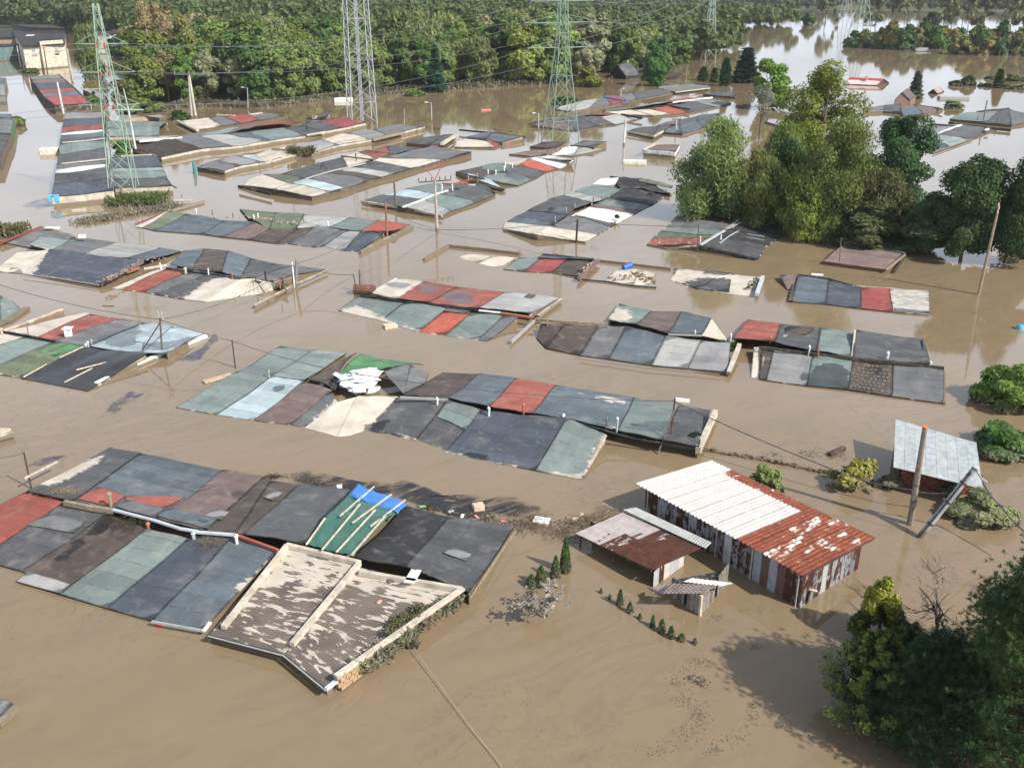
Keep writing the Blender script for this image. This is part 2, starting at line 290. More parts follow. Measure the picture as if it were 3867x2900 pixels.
def patch(name, quad, mat, parent, c, org, mud=0.0, wet=0.0, sag=1.0, thick=0.06, gap=0.012, cor=0.0, corp=0.2, res=None, lift=0.0, edge_mud=0.0):
    """one roof sheet: quad = near-left, near-right, far-right, far-left; real thickness, sagging surface, UV in metres"""
    a, b, c3, d = [V3(p) for p in quad]
    W = (np.linalg.norm(b-a)+np.linalg.norm(c3-d))/2; L = (np.linalg.norm(d-a)+np.linalg.norm(c3-b))/2
    dist = np.linalg.norm((a+c3)/2-V3((0, 0, 27)))
    st = res or (0.42 if dist < 75 else 0.8 if dist < 140 else 1.6)
    nu = max(2, min(24, int(W/st))); nv = max(2, min(30, int(L/st)))
    if cor: nu = max(nu, int(W/corp*4))
    gu = gap/max(W, .1); vs = []; uv = []
    for j in range(nv+1):
        t = j/nv
        for i in range(nu+1):
            s_ = gu+(1-2*gu)*i/nu
            p = (a*(1-s_)+b*s_)*(1-t)+(d*(1-s_)+c3*s_)*t
            z = p[2]+lift+sag*wave(p[0], p[1])*min(1.0, max(0.0, p[2]*2.2))
            if cor: z += cor*math.sin(2*math.pi*s_*W/corp)
            vs.append((p[0], p[1], z)); uv.append((s_*W, t*L))
    vs = np.array(vs); N = len(vs); at_m = np.full(N, mud); at_w = np.full(N, wet)
    if edge_mud: at_m = np.maximum(at_m, 0.50-(vs[:, 2]-lift)*edge_mud*5)
    lo, hi = vs[:, :2].min(0)-.6, vs[:, :2].max(0)+.6
    for poly, kd in BLOBS:
        if (poly.max(0) < lo).any() or (poly.min(0) > hi).any(): continue
        x = np.clip(0.5+sdist(poly, vs[:, :2])*0.45, 0, 0.56 if mat == 'mudroof' else 0.9)
        if kd == 'w': at_w = np.maximum(at_w, x)
        elif kd == 'm': at_m = np.maximum(at_m, x)
    idx = lambda i, j: j*(nu+1)+i
    f = [(idx(i, j), idx(i+1, j), idx(i+1, j+1), idx(i, j+1)) for j in range(nv) for i in range(nu)]
    ring = [idx(i, 0) for i in range(nu+1)]+[idx(nu, j) for j in range(1, nv+1)]+[idx(i, nv) for i in range(nu-1, -1, -1)]+[idx(0, j) for j in range(nv-1, 0, -1)]
    low = vs-V3((0, 0, thick)); R = len(ring)
    f += [(N+q[3], N+q[2], N+q[1], N+q[0]) for q in f]; f += [(ring[k], N+ring[k], N+ring[(k+1) % R], ring[(k+1) % R]) for k in range(R)]
    allv = np.vstack([vs, low])-V3(org)
    o = mesh(name, allv, f, mat, parent, c)
    me = o.data
    U = np.array(uv); at_e = np.minimum(np.minimum(np.minimum(U[:, 0], W-U[:, 0]), np.minimum(U[:, 1], L-U[:, 1])+.05), .5)
    pk = np.stack([at_m, at_w, at_e], 1); A = me.attributes.new('masks', 'FLOAT_VECTOR', 'POINT'); A.data.foreach_set('vector', np.vstack([pk, pk]).astype(np.float32).ravel())
    ul = me.uv_layers.new(name='UVMap'); full = np.array(uv+uv, dtype=np.float32)
    li = np.empty(len(me.loops), dtype=np.int32); me.loops.foreach_get('vertex_index', li); ul.data.foreach_set('uv', full[li].ravel())
    return o
CN = dict(g1='dark grey', g2='grey', g3='light grey', gr='pale grey', bk='black', bl='blue grey', b2='slate blue', gg='grey green', g4='pale green', lb='pale blue', rd='red', r2='dark red', ro='orange red', br='dark brown', mv='mauve brown', wh='white', mu='mud covered', ol='olive green', gn='green', cr='cream')
class Block:
    def __init__(s, label, cat='garage block', name='garage_block', at=None, group='flooded garage blocks'):
        s.label = label; s.cat = cat; s.name = name; s.root = None; s.group = group; s.at = at
    def _root(s, p):
        if s.root is None:
            q = s.at or p; s.org = (q[0], q[1], 0); s.root = thing(s.name, s.label, s.cat, s.org, s.group)
        return s.root
    def slope(s, f, b, cols, w='flr', wc='wl', em=0.9, sag=1.0, cor=0.0, thick=0.06, step=0.03, mat='felt', part='roof_section', inset=0.10, corp=0.2, ws=None):
        r = s._root(f[len(f)//2]); cl = cols.split(); n = len(f)-1
        if not (len(b) == len(f) and len(cl) == n): print('MISMATCH', s.label, len(f), len(b), len(cl), cols); return s
        dcol = max(set(x.split(',')[0] for x in cl), key=[x.split(',')[0] for x in cl].count)
        for i in range(n):
            pr = cl[i].split(','); ck = pr[0]; kw = dict(mud=0.06, wet=0.05)
            c_ = cor; mt = mat
            for q in pr[1:]:
                if q[0] == 'm': kw['mud'] = float(q[1:])
                if q[0] == 'w': kw['wet'] = float(q[1:])
                if q[0] == 'c': c_ = float(q[1:])
            if ck == 'xx': continue
            k = random.uniform(.88, 1.12); cc = tuple(v*k for v in C[ck])
            o = patch(part, (f[i], f[i+1], b[i+1], b[i]), mt, r, cc, s.org, sag=sag, thick=thick, cor=c_, corp=corp, lift=random.uniform(-step, step), edge_mud=em, **kw)
            if ck != dcol and ck in CN: o['label'] = CN[ck]+' roof section'
        cen = sum((V3(p) for p in f+b), V3((0, 0, 0)))/(len(f)+len(b))
        def wall(line, nm='wall', wc=wc):
            line = [V3(p) for p in line]; vs = []; fs = []
            for p in line:
                q = p.copy(); d = cen-p; d[2] = 0; q += d/max(np.linalg.norm(d), .1)*inset; top = p[2]-thick-.015
                vs += [(q[0], q[1], top), (q[0], q[1], -1.2)]
            m = len(line); off = len(vs)
            vs2 = [(x+(cen[0]-x)/max(np.hypot(cen[0]-x, cen[1]-y), .1)*.15, y+(cen[1]-y)/max(np.hypot(cen[0]-x, cen[1]-y), .1)*.15, z) for x, y, z in vs]
            vs += vs2
            for i in range(m-1):
                fs += [(2*i, 2*i+1, 2*i+3, 2*i+2), (off+2*i, off+2*i+2, off+2*i+3, off+2*i+1), (2*i, 2*i+2, off+2*i+2, off+2*i)]
            fs += [(0, off, off+1, 1), (2*m-2, 2*m-1, off+2*m-1, off+2*m-2)]
            mesh(nm, np.array(vs)-V3(s.org), fs, 'wall', r, wc)
        if 'f' in w: wall(f)
        if 'b' in w: wall(b)
        if 'l' in w: wall([f[0], b[0]], wc=ws or wc)
        if 'r' in w: wall([f[-1], b[-1]], wc=ws or wc)
        return s
    def beam(s, pts, name='fascia', w=.14, h=.2, c='ww', mat='wall', up=0.0):
        r = s._root(pts[0]); m = MB(s.org)
        for a, b in zip(pts[:-1], pts[1:]): m.beam(V3(a)+V3((0, 0, up)), V3(b)+V3((0, 0, up)), w, h)
        m.build(name, mat, r, c); return s
    def vents(s, pts, h=.5, rad=.07, c='wh', cap=True):
        for p in pts:
            r = s._root(p); m = MB(s.org); q = V3(p); q[2] -= .15; pipe = None; hh = h*random.uniform(.7, 1.1)+.15; rv = rad*.78
            m.tube([q, q+V3((random.uniform(-.05, .05), random.uniform(-.05, .05), hh))], rv, rv, 8)
            pipe = m.build('vent_pipe', 'steel', r, c)
            if cap: m = MB(s.org); m.tube([q+V3((0, 0, hh+.005)), q+V3((0, 0, hh+.12))], rv*1.7, rv*.6, 8); m.build('vent_cap', 'steel', pipe, c)
        return s
    def sheet(s, quad, name, c, mat='felt', **k):
        r = s._root(quad[0]); k.setdefault('lift', 0.0); patch(name, quad, mat, r, C[c] if isinstance(c, str) else c, s.org, **k); return s
# ---------------------------------------------------------------- water and land
o = mesh('flood_water', [(-2000, -500, 0), (2000, -500, 0), (2000, 3000, 0), (-2000, 3000, 0)], [(0, 1, 2, 3)], 'water'); tag(o, 'brown flood water covering everything between the roofs', kind='structure')
def land(name, pts, z, c, label):
    m = MB(); m.prism([p[:2] for p in pts], -1, z); o = m.build(name, 'land', None, c); tag(o, label, kind='structure')
# ---------------------------------------------------------------- stains that keep their own shape on the roofs
blob('w', [(-21.83,43.16,0.7),(-21.71,44.11,0.7),(-21.08,44.6,0.7),(-20.46,44.11,0.7),(-20.94,43.39,0.7),(-21.43,42.92,0.7)])
blob('w', [(-22.77,41.11,0.5),(-22.41,42.1,0.5),(-22.38,42.9,0.5),(-21.94,42.96,0.5),(-21.79,42.21,0.5),(-22.06,41.55,0.5),(-22.02,40.9,0.5),(-22.39,40.79,0.5)])
blob('w', [(-23.39,48.42,0.4),(-23.34,48.99,0.4),(-22.9,48.92,0.4),(-22.85,48.42,0.4),(-23.12,48.07,0.4)])
blob('w', [(-24.57,49.56,0.4),(-24.18,49.71,0.4),(-23.59,49.27,0.4),(-23.85,49.06,0.4),(-24.33,49.06,0.4)])
blob('w', [(-15.53,47.32,0.4),(-15.49,47.8,0.4),(-15.21,47.73,0.4),(-14.92,47.66,0.4),(-14.67,47.45,0.4),(-14.78,47.12,0.4),(-15.03,46.52,0.4),(-15.33,46.92,0.4)])
blob('w', [(-16.29,43.39,0.7),(-16.21,43.75,0.7),(-15.73,43.63,0.7),(-15.69,43.27,0.7)])
blob('m', [(-26.68,47.73,0.4),(-26.55,49.27,0.4),(-25.71,50.9,0.4),(-24.7,52.3,0.4),(-24.33,51.36,0.4),(-25.02,49.56,0.4),(-25.38,48.14,0.4),(-25.81,47.59,0.4)])
blob('m', [(-11.17,41.23,0.7),(-7.58,39.96,0.7),(-7.78,38.26,0.7),(-13.2,38.16,0.7)])
blob('m', [(-7.57,39.45,0.7),(-2.54,37.87,0.7),(-3.65,36.39,0.7),(-5.08,37.12,0.7),(-7.09,37.78,0.7)])
blob('w', [(-16.94,62.45,0.4),(-16.66,62.88,0.4),(-16,62.77,0.4),(-15.91,62.13,0.4),(-16.43,61.85,0.4)])
blob('m', [(-13.54,56.54,0.4),(-13.18,57.09,0.4),(-12.34,59.37,0.4),(-10.54,61.39,0.4),(-7.62,61.08,0.4),(-8.48,59.37,0.4),(-9.66,55.3,0.4),(-10.93,54.78,0.4)])
blob('m', [(-11.52,55.13,0.4),(-10.54,61.39,0.4),(-8.82,60.88,0.4),(-9.78,55.13,0.4),(-10.9,54.61,0.4)])
blob('w', [(-9.89,55.75,0.1),(-9.35,57.37,0.1),(-8.44,57.64,0.1),(-8.02,57.74,0.1),(-8.18,56.46,0.1),(-6.97,55.57,0.1),(-6.26,54.54,0.1),(-4.26,53.71,0.1),(-4.13,52.89,0.1),(-6.55,54.37,0.1),(-8.13,55.05,0.1)])
blob('w', [(-3.11,52.89,0.1),(-2.76,53.22,0.1),(-1.35,52.73,0.1),(-1.41,52.1,0.1),(-0.9,51.71,0.1),(-3.02,52.57,0.1)])
blob('w', [(6.92,55.23,0.6),(8.37,55.94,0.6),(8.7,56.75,0.6),(9.43,56.48,0.6),(10.26,56.85,0.6),(10.82,56.48,0.6),(10.47,55.76,0.6),(9.44,54.88,0.6),(8.75,54.28,0.6),(7.56,54.88,0.6)])
blob('m', [(5.66,61.35,0.6),(4.54,61.98,0.6),(5.52,61.66,0.6),(7.12,61.14,0.6),(8.19,60.42,0.6),(6.71,60.22,0.6)])
blob('m', [(6.01,55.13,0.4),(6.67,54.95,0.4),(5.49,52.62,0.4),(4.27,49.71,0.4),(4.06,49.2,0.4),(4.79,51.99,0.4),(5.77,54.1,0.4)])
blob('m', [(-15.18,80.3,0.2),(-14.52,81.47,0.2),(-12.26,80.3,0.2),(-10.75,78.22,0.2),(-9.8,76.98,0.2),(-8.18,75.78,0.2),(-7.74,74.75,0.2),(-8.88,75.78,0.2),(-11.08,77.59,0.2)])
blob('w', [(-8.86,85.47,0.5),(-8.39,87.74,0.5),(-6.22,87.16,0.5),(-6.74,85.1,0.5),(-7.89,84.37,0.5)])
blob('w', [(-6.91,84.37,0.5),(-5.23,85.47,0.5),(-3.26,85.84,0.5),(-4.07,84.01,0.5),(-3.37,82.6,0.5),(-3.63,81.22,0.5),(-5.09,80.89,0.5),(-5.93,82.6,0.5)])
blob('w', [(-11.9,86.97,0.5),(-11.25,88.13,0.5),(-9.43,87.93,0.5),(-9.48,86.21,0.5),(-10.99,85.84,0.5)])
blob('m', [(-12.83,84.69,0.4),(-11.77,89.65,0.4),(-8.38,88.85,0.4),(-10.1,83.61,0.4),(-10.69,83.08,0.4)])
blob('w', [(-49.98,91.14,0.8),(-49.52,92.85,0.8),(-50.86,94.16,0.8),(-50.23,94.6,0.8),(-48.89,93.28,0.8),(-48.01,92.41,0.8),(-48.04,90.73,0.8),(-48.82,89.7,0.8)])
blob('m', [(-50.69,95.05,0.8),(-51.4,100.25,0.8),(-48.12,98.54,0.8),(-46.96,91.14,0.8),(-47.9,89.7,0.8),(-49.05,91.14,0.8),(-48.38,93.72,0.8),(-49.84,95.05,0.8)])
blob('m', [(-29.41,81.69,0.9),(-29.55,84.54,0.9),(-28.47,88.36,0.9),(-25.44,87.57,0.9),(-26.47,80.67,0.9)])
blob('w', [(-33.31,72.37,0.7),(-33.19,73.5,0.7),(-32.47,74.65,0.7),(-32.04,76.15,0.7),(-30.45,75.84,0.7),(-31.66,73.78,0.7),(-32.11,71.96,0.7)])
blob('w', [(-31.97,71.54,0.6),(-31.46,73.21,0.6),(-30.83,74.94,0.6),(-30.04,74.64,0.6),(-30.1,72.65,0.6),(-29.33,71.27,0.6),(-29.97,70.47,0.6),(-31.57,71.01,0.6)])
blob('w', [(-28.69,70.47,0.5),(-28.5,71.54,0.5),(-26.8,71.82,0.5),(-25,74.06,0.5),(-25.16,72.64,0.5),(-26.39,69.43,0.5),(-27.68,69.43,0.5)])
blob('w', [(21.66,65.07,0.4),(22.5,66.47,0.4),(23.28,66.71,0.4),(24.03,66.83,0.4),(24.55,66.24,0.4),(24.25,64.61,0.4),(23.57,62.63,0.4),(21.07,63.28,0.4)])
blob('w', [(20.72,64.16,0.4),(21.4,66,0.4),(21.89,66.35,0.4),(20.98,63.28,0.4),(20.56,63.28,0.4)])
blob('w', [(25.7,66.24,0.4),(26.75,66.24,0.4),(27.3,65.3,0.4),(26.98,64.16,0.4),(26.06,63.5,0.4),(26.19,64.61,0.4),(25.9,65.53,0.4)])
blob('w', [(11.76,71.82,0.6),(12.03,72.37,0.6),(12.96,72.23,0.6),(12.78,71.68,0.6)])
blob('w', [(4.96,118.44,0.5),(6.33,119.45,0.5),(7.46,118.44,0.5),(6.52,117.32,0.5),(5.36,117.58,0.5)])
blob('w', [(-1.12,139.6,0.5),(-0.44,142.35,0.5),(1.48,141.88,0.5),(2.48,139.6,0.5),(0.08,137.82,0.5)])
blob('w', [(-8.6,127.33,0.5),(-8.35,128.48,0.5),(-7.54,128.09,0.5),(-7.57,125.83,0.5),(-8.37,126.2,0.5)])
blob('w', [(-26.23,105.42,0.4),(-26.25,107.33,0.4),(-25.62,107.5,0.4),(-25.68,105.96,0.4)])
blob('w', [(-24.6,102.8,0.4),(-24.37,105.42,0.4),(-23.26,106.51,0.4),(-23.47,104.89,0.4),(-23.82,102.8,0.4)])
blob('w', [(-31.36,145.68,0.5),(-30.84,146.66,0.5),(-29.4,145.68,0.5),(-29.83,144.24,0.5)])
blob('m', [(15.17,89.37,0.6),(15.89,91.84,0.6),(21.23,91,0.6),(23.65,88.97,0.6),(22.66,86.64,0.6),(21.66,88.18,0.6),(20.89,89.37,0.6),(17.46,89.37,0.6),(15.55,88.18,0.6)])
blob('m', [(20.97,85.51,0.6),(22.34,88.18,0.6),(23.19,87.02,0.6),(21.74,83.16,0.6),(19.71,83.69,0.6)])
blob('m', [(8.02,77.32,0.4),(9.46,81.53,0.4),(10.15,80.19,0.4),(10.17,77.63,0.4),(9.2,76.1,0.4)])
blob('m', [(1.23,74.91,0.3),(2.29,77.61,0.3),(2.25,76.39,0.3),(1.9,73.75,0.3)])
blob('m', [(1.53,50.79,0.1),(2.79,50.57,0.1),(3.97,50.27,0.1),(3.67,49.98,0.1),(2.56,50.2,0.1)])
# ---------------------------------------------------------------- garage blocks, near to far
B = Block('largest garage block at bottom left with puddles, red end and red L-shaped patch')
B.slope([(-30.29,42.14,0.12),(-26.73,41.37,0.12),(-24.02,40.31,0.12),(-21.36,38.37,0.12),(-18.71,37.29,0.12),(-16.31,36.34,0.12),(-13.77,35.64,0.12)], [(-26.81,47.1,0.8),(-24.3,46.02,0.8),(-21.52,44.62,0.8),(-18.79,43.05,0.8),(-16.41,42.24,0.8),(-14.2,42.59,0.8),(-11.63,41.19,0.8)], 'rd g1,w.15 br,w.25 gg bl b2', em=.5)
B.slope([(-26.61,46.74,1),(-23.57,45.66,1),(-18.44,43.67,1),(-15.73,42.66,1),(-14,42.38,1),(-13.56,42.32,1),(-10.32,41.31,1)], [(-24.82,53.67,0.2),(-22.61,52.86,0.2),(-16.98,50.68,0.2),(-14.36,49.79,0.2),(-13.93,49.43,0.2),(-12.18,49,0.2),(-9.14,48.36,0.2)], 'g1,m.12 b2 mv,w.2 br,w.2 br g1', w='blr', em=.5)
B.slope([(-10.34,41.39,0.95),(-7.74,40.31,0.95),(-5.07,39.32,0.95),(-1.94,37.58,0.8)], [(-9.14,48.36,0.2),(-5.82,46.48,0.2),(-3.38,45.3,0.2),(0.19,44.4,0.2)], 'xx bk,m.2 g1,w.3', w='br')
B.sheet([(-23.5,45.8,0.98),(-21.14,44.87,0.98),(-21.06,46.33,0.82),(-23.05,47.53,0.78)], 'patch', 'rd', thick=.03, lift=.05)
B.sheet([(-20.88,45.75,0.88),(-18.45,44.86,0.87),(-18,46.8,0.65),(-21.06,46.33,0.82)], 'patch', 'rd', thick=.03, lift=.05)
B.sheet([(-21.02,44.8,0.98),(-18.48,43.59,1.01),(-18.37,44.9,0.87),(-20.75,45.68,0.88)], 'patch', 'g2', thick=.03, lift=.08)
B.sheet([(-18.49,43.81,0.99),(-15.49,42.69,0.99),(-15.35,43.99,0.84),(-18.18,44.89,0.86)], 'patch', 'b2', thick=.03, lift=.10)
B.sheet([(-16.18,44.15,0.86),(-15.14,43.79,0.86),(-14.95,44.77,0.75),(-15.95,45.07,0.75)], 'patch', 'g3', thick=.03, lift=.12)
B.sheet([(-13.69,46.76,0.49),(-13.09,46.46,0.51),(-12.73,47.48,0.39),(-13.32,47.71,0.37)], 'patch', 'g3', thick=.03, lift=.08)
B.sheet([(-25.51,44,0.48),(-22.62,43.21,0.56),(-22.35,44.13,0.69),(-24.73,44.95,0.64)], 'patch', 'g2', thick=.03, lift=.05)
B.sheet([(-23.97,39.45,0.08),(-21.36,38.37,0.12),(-21.09,38.98,0.2),(-23.63,40.13,0.18)], 'patch', 'gr', thick=.03, lift=.04, mud=.25, wet=.2)
B.sheet([(-3.4,40.88,0.72),(-2.25,40.22,0.66),(-1.93,40.97,0.59),(-3.09,41.59,0.65)], 'patch', 'g3', thick=.02, lift=.05, wet=.2)
B.beam([(-24.03,45.51,1.1),(-22.5,44.98,1.1),(-21.05,44.6,1.1)], 'ridge_board', .22, .25, 'wd', 'wood')
B.beam([(-21.04,44.57,1.12),(-18.57,43.53,1.12),(-16.94,42.7,1.12),(-15.94,42.41,1.12)], 'ridge_flashing', .16, .10, 'lw', 'steel')
B.beam([(-15.97,42.47,1.05),(-14.08,42.21,1.05)], 'ridge_flashing', .18, .1, 'lw', 'steel')
B.beam([(-14.11,42.34,1.02),(-11.53,40.84,1.02)], 'gutter', .13, .13, 'ro', 'steel')
B.beam([(-16.18,35.99,0.36),(-13.65,35.32,0.36)], 'gutter', .1, .1, 'st', 'steel')
B.beam([(-13.64,35.29,0.38),(-13.52,35.9,0.38)], 'gutter', .14, .1, 'wh', 'steel')
B.beam([(-27.58,48.45,0.05),(-26.6,50.51,0.05)], 'edge_board', .1, .1, 'ww', 'wood', up=.85)
B.beam([(0.18,43.2,0.9),(-1.93,37.39,0.9)], 'edge_board', .06, .1, 'wd', 'wood', up=-.25)
B.vents([(-21.3,44.96,1)], 1.05, .12, 'wd'); B.vents([(-13.84,41.87,0.75)], .45, .1, 'wh'); B.vents([(-16.11,42.24,0.8)], .35, .11, 'lb'); B.vents([(-18.76,43.23,0.8)], .25, .1, 'or_')
# twin flat roofs with parapets
B = Block('twin flat-roofed garages with concrete parapets and cream dried mud, nearest the camera')
B.slope([(-13.32,34.93,0.4),(-9.71,33.59,0.4)], [(-11.16,41.24,0.75),(-7.64,39.96,0.75)], 'mu,m.47', mat='mudroof', em=0, sag=.2, wc='dw')
B.slope([(-9.68,33.57,0.4),(-7.54,31.4,0.4)], [(-7.45,39.67,0.75),(-2.53,37.8,0.75)], 'mu,m.47', mat='mudroof', em=0, sag=.2, w='fr', wc='ww')
B.beam([(-12.71,35.18,0.72),(-11.21,41.36,1)], 'parapet', .22, .24, 'ww')
B.beam([(-11.24,41.42,1),(-7.34,39.81,1)], 'parapet', .22, .24, 'ww')
B.beam([(-7.25,39.02,1),(-2.33,37.63,1)], 'parapet', .21, .24, 'ww')
B.beam([(-7.16,31.63,0.92),(-2.27,37.65,1)], 'parapet', .25, .14, 'ww')
B.beam([(-9.44,33.99,0.72),(-7.37,39.81,1)], 'parapet', .22, .24, 'ww')
B.beam([(-13.27,34.8,0.5),(-9.68,33.46,0.5),(-7.51,31.29,0.5)], 'gutter', .10, .12, 'bk', 'steel')
B.beam([(-13.27,34.72,0.52),(-9.69,33.39,0.52),(-7.51,31.21,0.52)], 'gutter', .06, .04, 'gr', 'steel')
B.beam([(-7.51,31.24,0.6),(-7.15,31.78,0.6)], 'edge_board', .16, .14, 'lw', 'steel')
# brick side wall of the twin garages
r = B._root(None); pw = [(-7.1,31.6,0.84),(-2.33,37.72,0.84)]
a, b = V3(pw[0]), V3(pw[1]); d = b-a; Lw = np.linalg.norm(d); d /= Lw; ang = math.atan2(d[1], d[0]); mb = MB(B.org); rows = 4
for j in range(rows):
    k = 0; x = (0.15 if j % 2 else 0)
    while x < Lw-.3:
        c_ = a+d*(x+.14); mb.box((c_[0], c_[1], .70-j*.2), .27, .12+random.uniform(0, .03), .17, ang); x += .30
o = mb.build('brickwork', 'brick', r, (.40, .27, .16)); o['kind'] = 'stuff'

B = Block('long middle block with bursting white sheets, green roof flap and red section')
B.slope([(-22.85,60.05,0.05),(-19.72,58.88,0.05),(-17.05,57.99,0.05),(-14.5,57.29,0.05)], [(-20.01,65.12,0.6),(-17.17,64.28,0.6),(-14.76,63.16,0.6),(-12.39,61.66,0.6)], 'gg lb mv', w='f', em=.3)
B.slope([(-20.01,65.12,0.6),(-17.17,64.28,0.6),(-14.76,63.16,0.6)], [(-18.25,71.53,0.2),(-15.43,70.6,0.2),(-12.71,69.87,0.2)], 'gg g4', w='b', em=.3)
B.slope([(-14.42,57.29,0.05),(-13.49,56.92,0.05),(-11.08,55.54,0.05),(-9.77,55.9,-0.1),(-6.35,54.56,-0.12),(-4.16,53.27,-0.05),(1.39,50.93,0.05),(4.12,49.85,0.05)], [(-12.67,61.35,0.6),(-11.67,59.38,0.75),(-10.58,60.62,0.6),(-7.84,60.62,0.6),(-4.29,59.35,0.85),(-2.04,57.79,0.85),(3.48,56.07,1),(5.87,53.88,1)], 'g2 mu,m.62 mu,m.62 g1,w.3 g1 bl gg', w='fr', em=.45)
B.slope([(-7.47,60.59,0.75),(-4.32,59.77,0.75),(-1.51,58.59,0.75),(1.36,57.1,0.95),(6.62,54.67,0.95),(9.17,53.15,0.95),(11.31,52.49,0.95)], [(-5.07,66.14,0.15),(-2.38,65.84,0.15),(0.32,64.92,0.15),(3.12,63.69,0.15),(8.46,61.45,0.15),(11.37,60.23,0.15),(13.34,59.44,0.15)], 'br b2 rd b2 gg g1,m.3', w='brl', em=.5)
B.sheet([(-4.93,57.53,0.5),(-2.93,55.62,0.46),(-2.04,57.72,0.88),(-4.28,59.12,0.82)], 'patch', 'gg', thick=.03, lift=.04)
B.sheet([(-12.49,64.08,1.1),(-9.82,64.99,0.9),(-6.53,66.79,0.35),(-11.62,69.39,0.3)], 'flap', 'gn', thick=.05, sag=2)
B.sheet([(-12.46,63.76,0.75),(-9.87,64.58,0.6),(-9.82,64.94,0.9),(-12.49,64.03,1.1)], 'flap', 'gn', thick=.05)
B.sheet([(-7.42,60.91,0.7),(-6.07,62.93,0.7),(-6.04,65.07,0.4),(-7.38,65.65,0.9)], 'flap', 'g2', mud=.3, thick=.05, sag=1)
B.sheet([(-7.48,60.9,0.72),(-7.31,61.07,0.72),(-7.38,65.65,0.9),(-9.31,64.41,0.95)], 'flap', 'g2', thick=.05, mud=.25)
B.sheet([(-14.48,63.45,0.62),(-12.8,62.14,0.62),(-12.64,65.24,0.8),(-11.9,69.44,0.35)], 'torn_felt', 'br', thick=.08, lift=.03, sag=2)
B.sheet([(-12.98,62.64,0.5),(-12.22,61.58,0.5),(-12.17,64.39,0.6),(-13.32,65.08,0.6)], 'torn_felt', 'bk', thick=.05, lift=.0, sag=2)
B.beam([(-7.51,59.59,1.05),(-4.27,59.19,1.05)], 'gutter', .16, .14, 'gr', 'steel')
B.beam([(11.25,52.47,0.8),(13.37,58,0.8)], 'parapet', .32, .5, 'ww')
B.beam([(3.54,55.84,1.05),(5.91,54.29,1.05),(7.63,53.7,0.8),(9.17,53.12,0.8)], 'ridge_cap', .12, .08, 'gg', 'felt')
B.beam([(9.45,54.3,0.3),(11.54,53.47,0.3)], 'edge_board', .2, .25, 'ww')
B.vents([(-17.31,63.95,0.55)], .75, .06, 'gr'); B.vents([(-4.97,58.79,0.75)], .5, .07, 'wh'); B.vents([(-1.51,57.04,0.85)], .45, .08, 'wh')
B.vents([(0.75,57.29,0.95)], .6, .08, 'or_'); B.vents([(3.3,56.36,0.95)], .25, .09, 'wh'); B.vents([(5.92,55.13,0.9)], .55, .07, 'g2'); B.vents([(6.55,54.74,0.9)], .8, .08, 'lw')

B = Block('garage block right of centre with streaked dark roofs and ivy at its right corner')
B.slope([(1.99,73.65,0.08),(2.69,71.32,0.08),(5.23,69.81,0.08),(7.37,69.05,0.08),(10.49,67.68,0.08),(13.08,67.03,0.08),(15.86,65.9,0.25)], [(2.32,75.38,0.6),(4.34,75.38,0.6),(7.08,75.17,0.6),(9.36,74.88,0.6),(12.09,71.63,0.95),(14.67,70.59,1.05),(16.81,69.93,1.05)], 'br br,m.16 g2 b2 gr,w.2 g3', em=.5)
B.slope([(7.98,76.88,0.5),(10.24,75.67,0.5),(12.35,72.1,1),(14.97,71.96,1)], [(9.53,82.14,0.2),(12.13,80.14,0.2),(14.71,79.97,0.2),(16.94,78.06,0.2)], 'gg mv b2', w='lb', em=.6)
B.slope([(14.95,71.88,1),(17.03,72.09,0.4)], [(16.95,78,0.2),(17.23,73.46,0.2)], 'mu,m.6', w='rb')
B.beam([(12.3,71.82,1.1),(14.93,71.54,1.1)], 'gutter', .12, .12, 'gr', 'steel')
B.beam([(15.81,65.53,0.45),(17.5,69.93,1)], 'edge_board', .3, .3, 'ww')
B.beam([(5.18,69.11,0.35),(10.38,67.01,0.35),(15.8,65.66,0.35)], 'gutter', .08, .08, 'bk', 'steel')
B.beam([(2.08,77.4,0.5),(3.57,76.88,0.5),(5.44,76.42,0.5),(7.91,76.12,0.5)], 'ridge_board', .2, .2, 'wd', 'wood')
B.vents([(2.88,75.08,0.6)], .3, .08, 'or_'); B.vents([(16.98,70.73,1)], .5, .07, 'wh'); B.vents([(14.45,72.1,1)], .3, .05, 'wh')

B = Block('centre garage block with two puddled red sections and one bright orange-red section')
B.slope([(-15.27,80.77,0.02),(-11.16,78.11,0.02),(-7.8,75.34,0.02),(-5.5,74.38,0.02),(-2.75,73.34,0.02),(-2.02,72.98,0.02)], [(-13.61,83.34,0.6),(-9.33,81.43,0.6),(-5.52,79.43,0.6),(-3.48,78.56,0.6),(-0.66,77.83,0.6),(0.55,77.05,0.6)], 'gg gg ro gg g2,m.3', em=.25)
B.slope([(-12.71,83.89,0.65),(-10.29,82.48,0.65),(-7.29,80.93,0.65),(-2.85,79.77,0.65),(1.57,77.99,0.65)], [(-11.23,90.32,0.2),(-8.41,89.12,0.2),(-5.11,87.19,0.2),(-0.61,85.69,0.2),(4.38,83.88,0.2)], 'mu,m.35 rd rd gr,w.12,m.3', w='blr', em=.5)
B.sheet([(-5.89,78.83,0.55),(-3.82,78.2,0.55),(-3.45,79.25,0.55),(-5.46,80.14,0.55)], 'patch', 'g2', thick=.03, lift=.05)
B.sheet([(0.33,81.5,0.3),(1.28,81.4,0.3),(2.24,84.28,0.3),(1.48,84.57,0.3)], 'patch', 'g1', thick=.03, lift=.05)
B.beam([(-13.54,82.93,0.75),(-9.29,81.13,0.75),(-5.44,79.79,0.75),(-1.26,78.17,0.75),(0.26,77.39,0.75),(1.86,76.61,0.75)], 'ridge_cap', .16, .12, 'bl', 'felt')
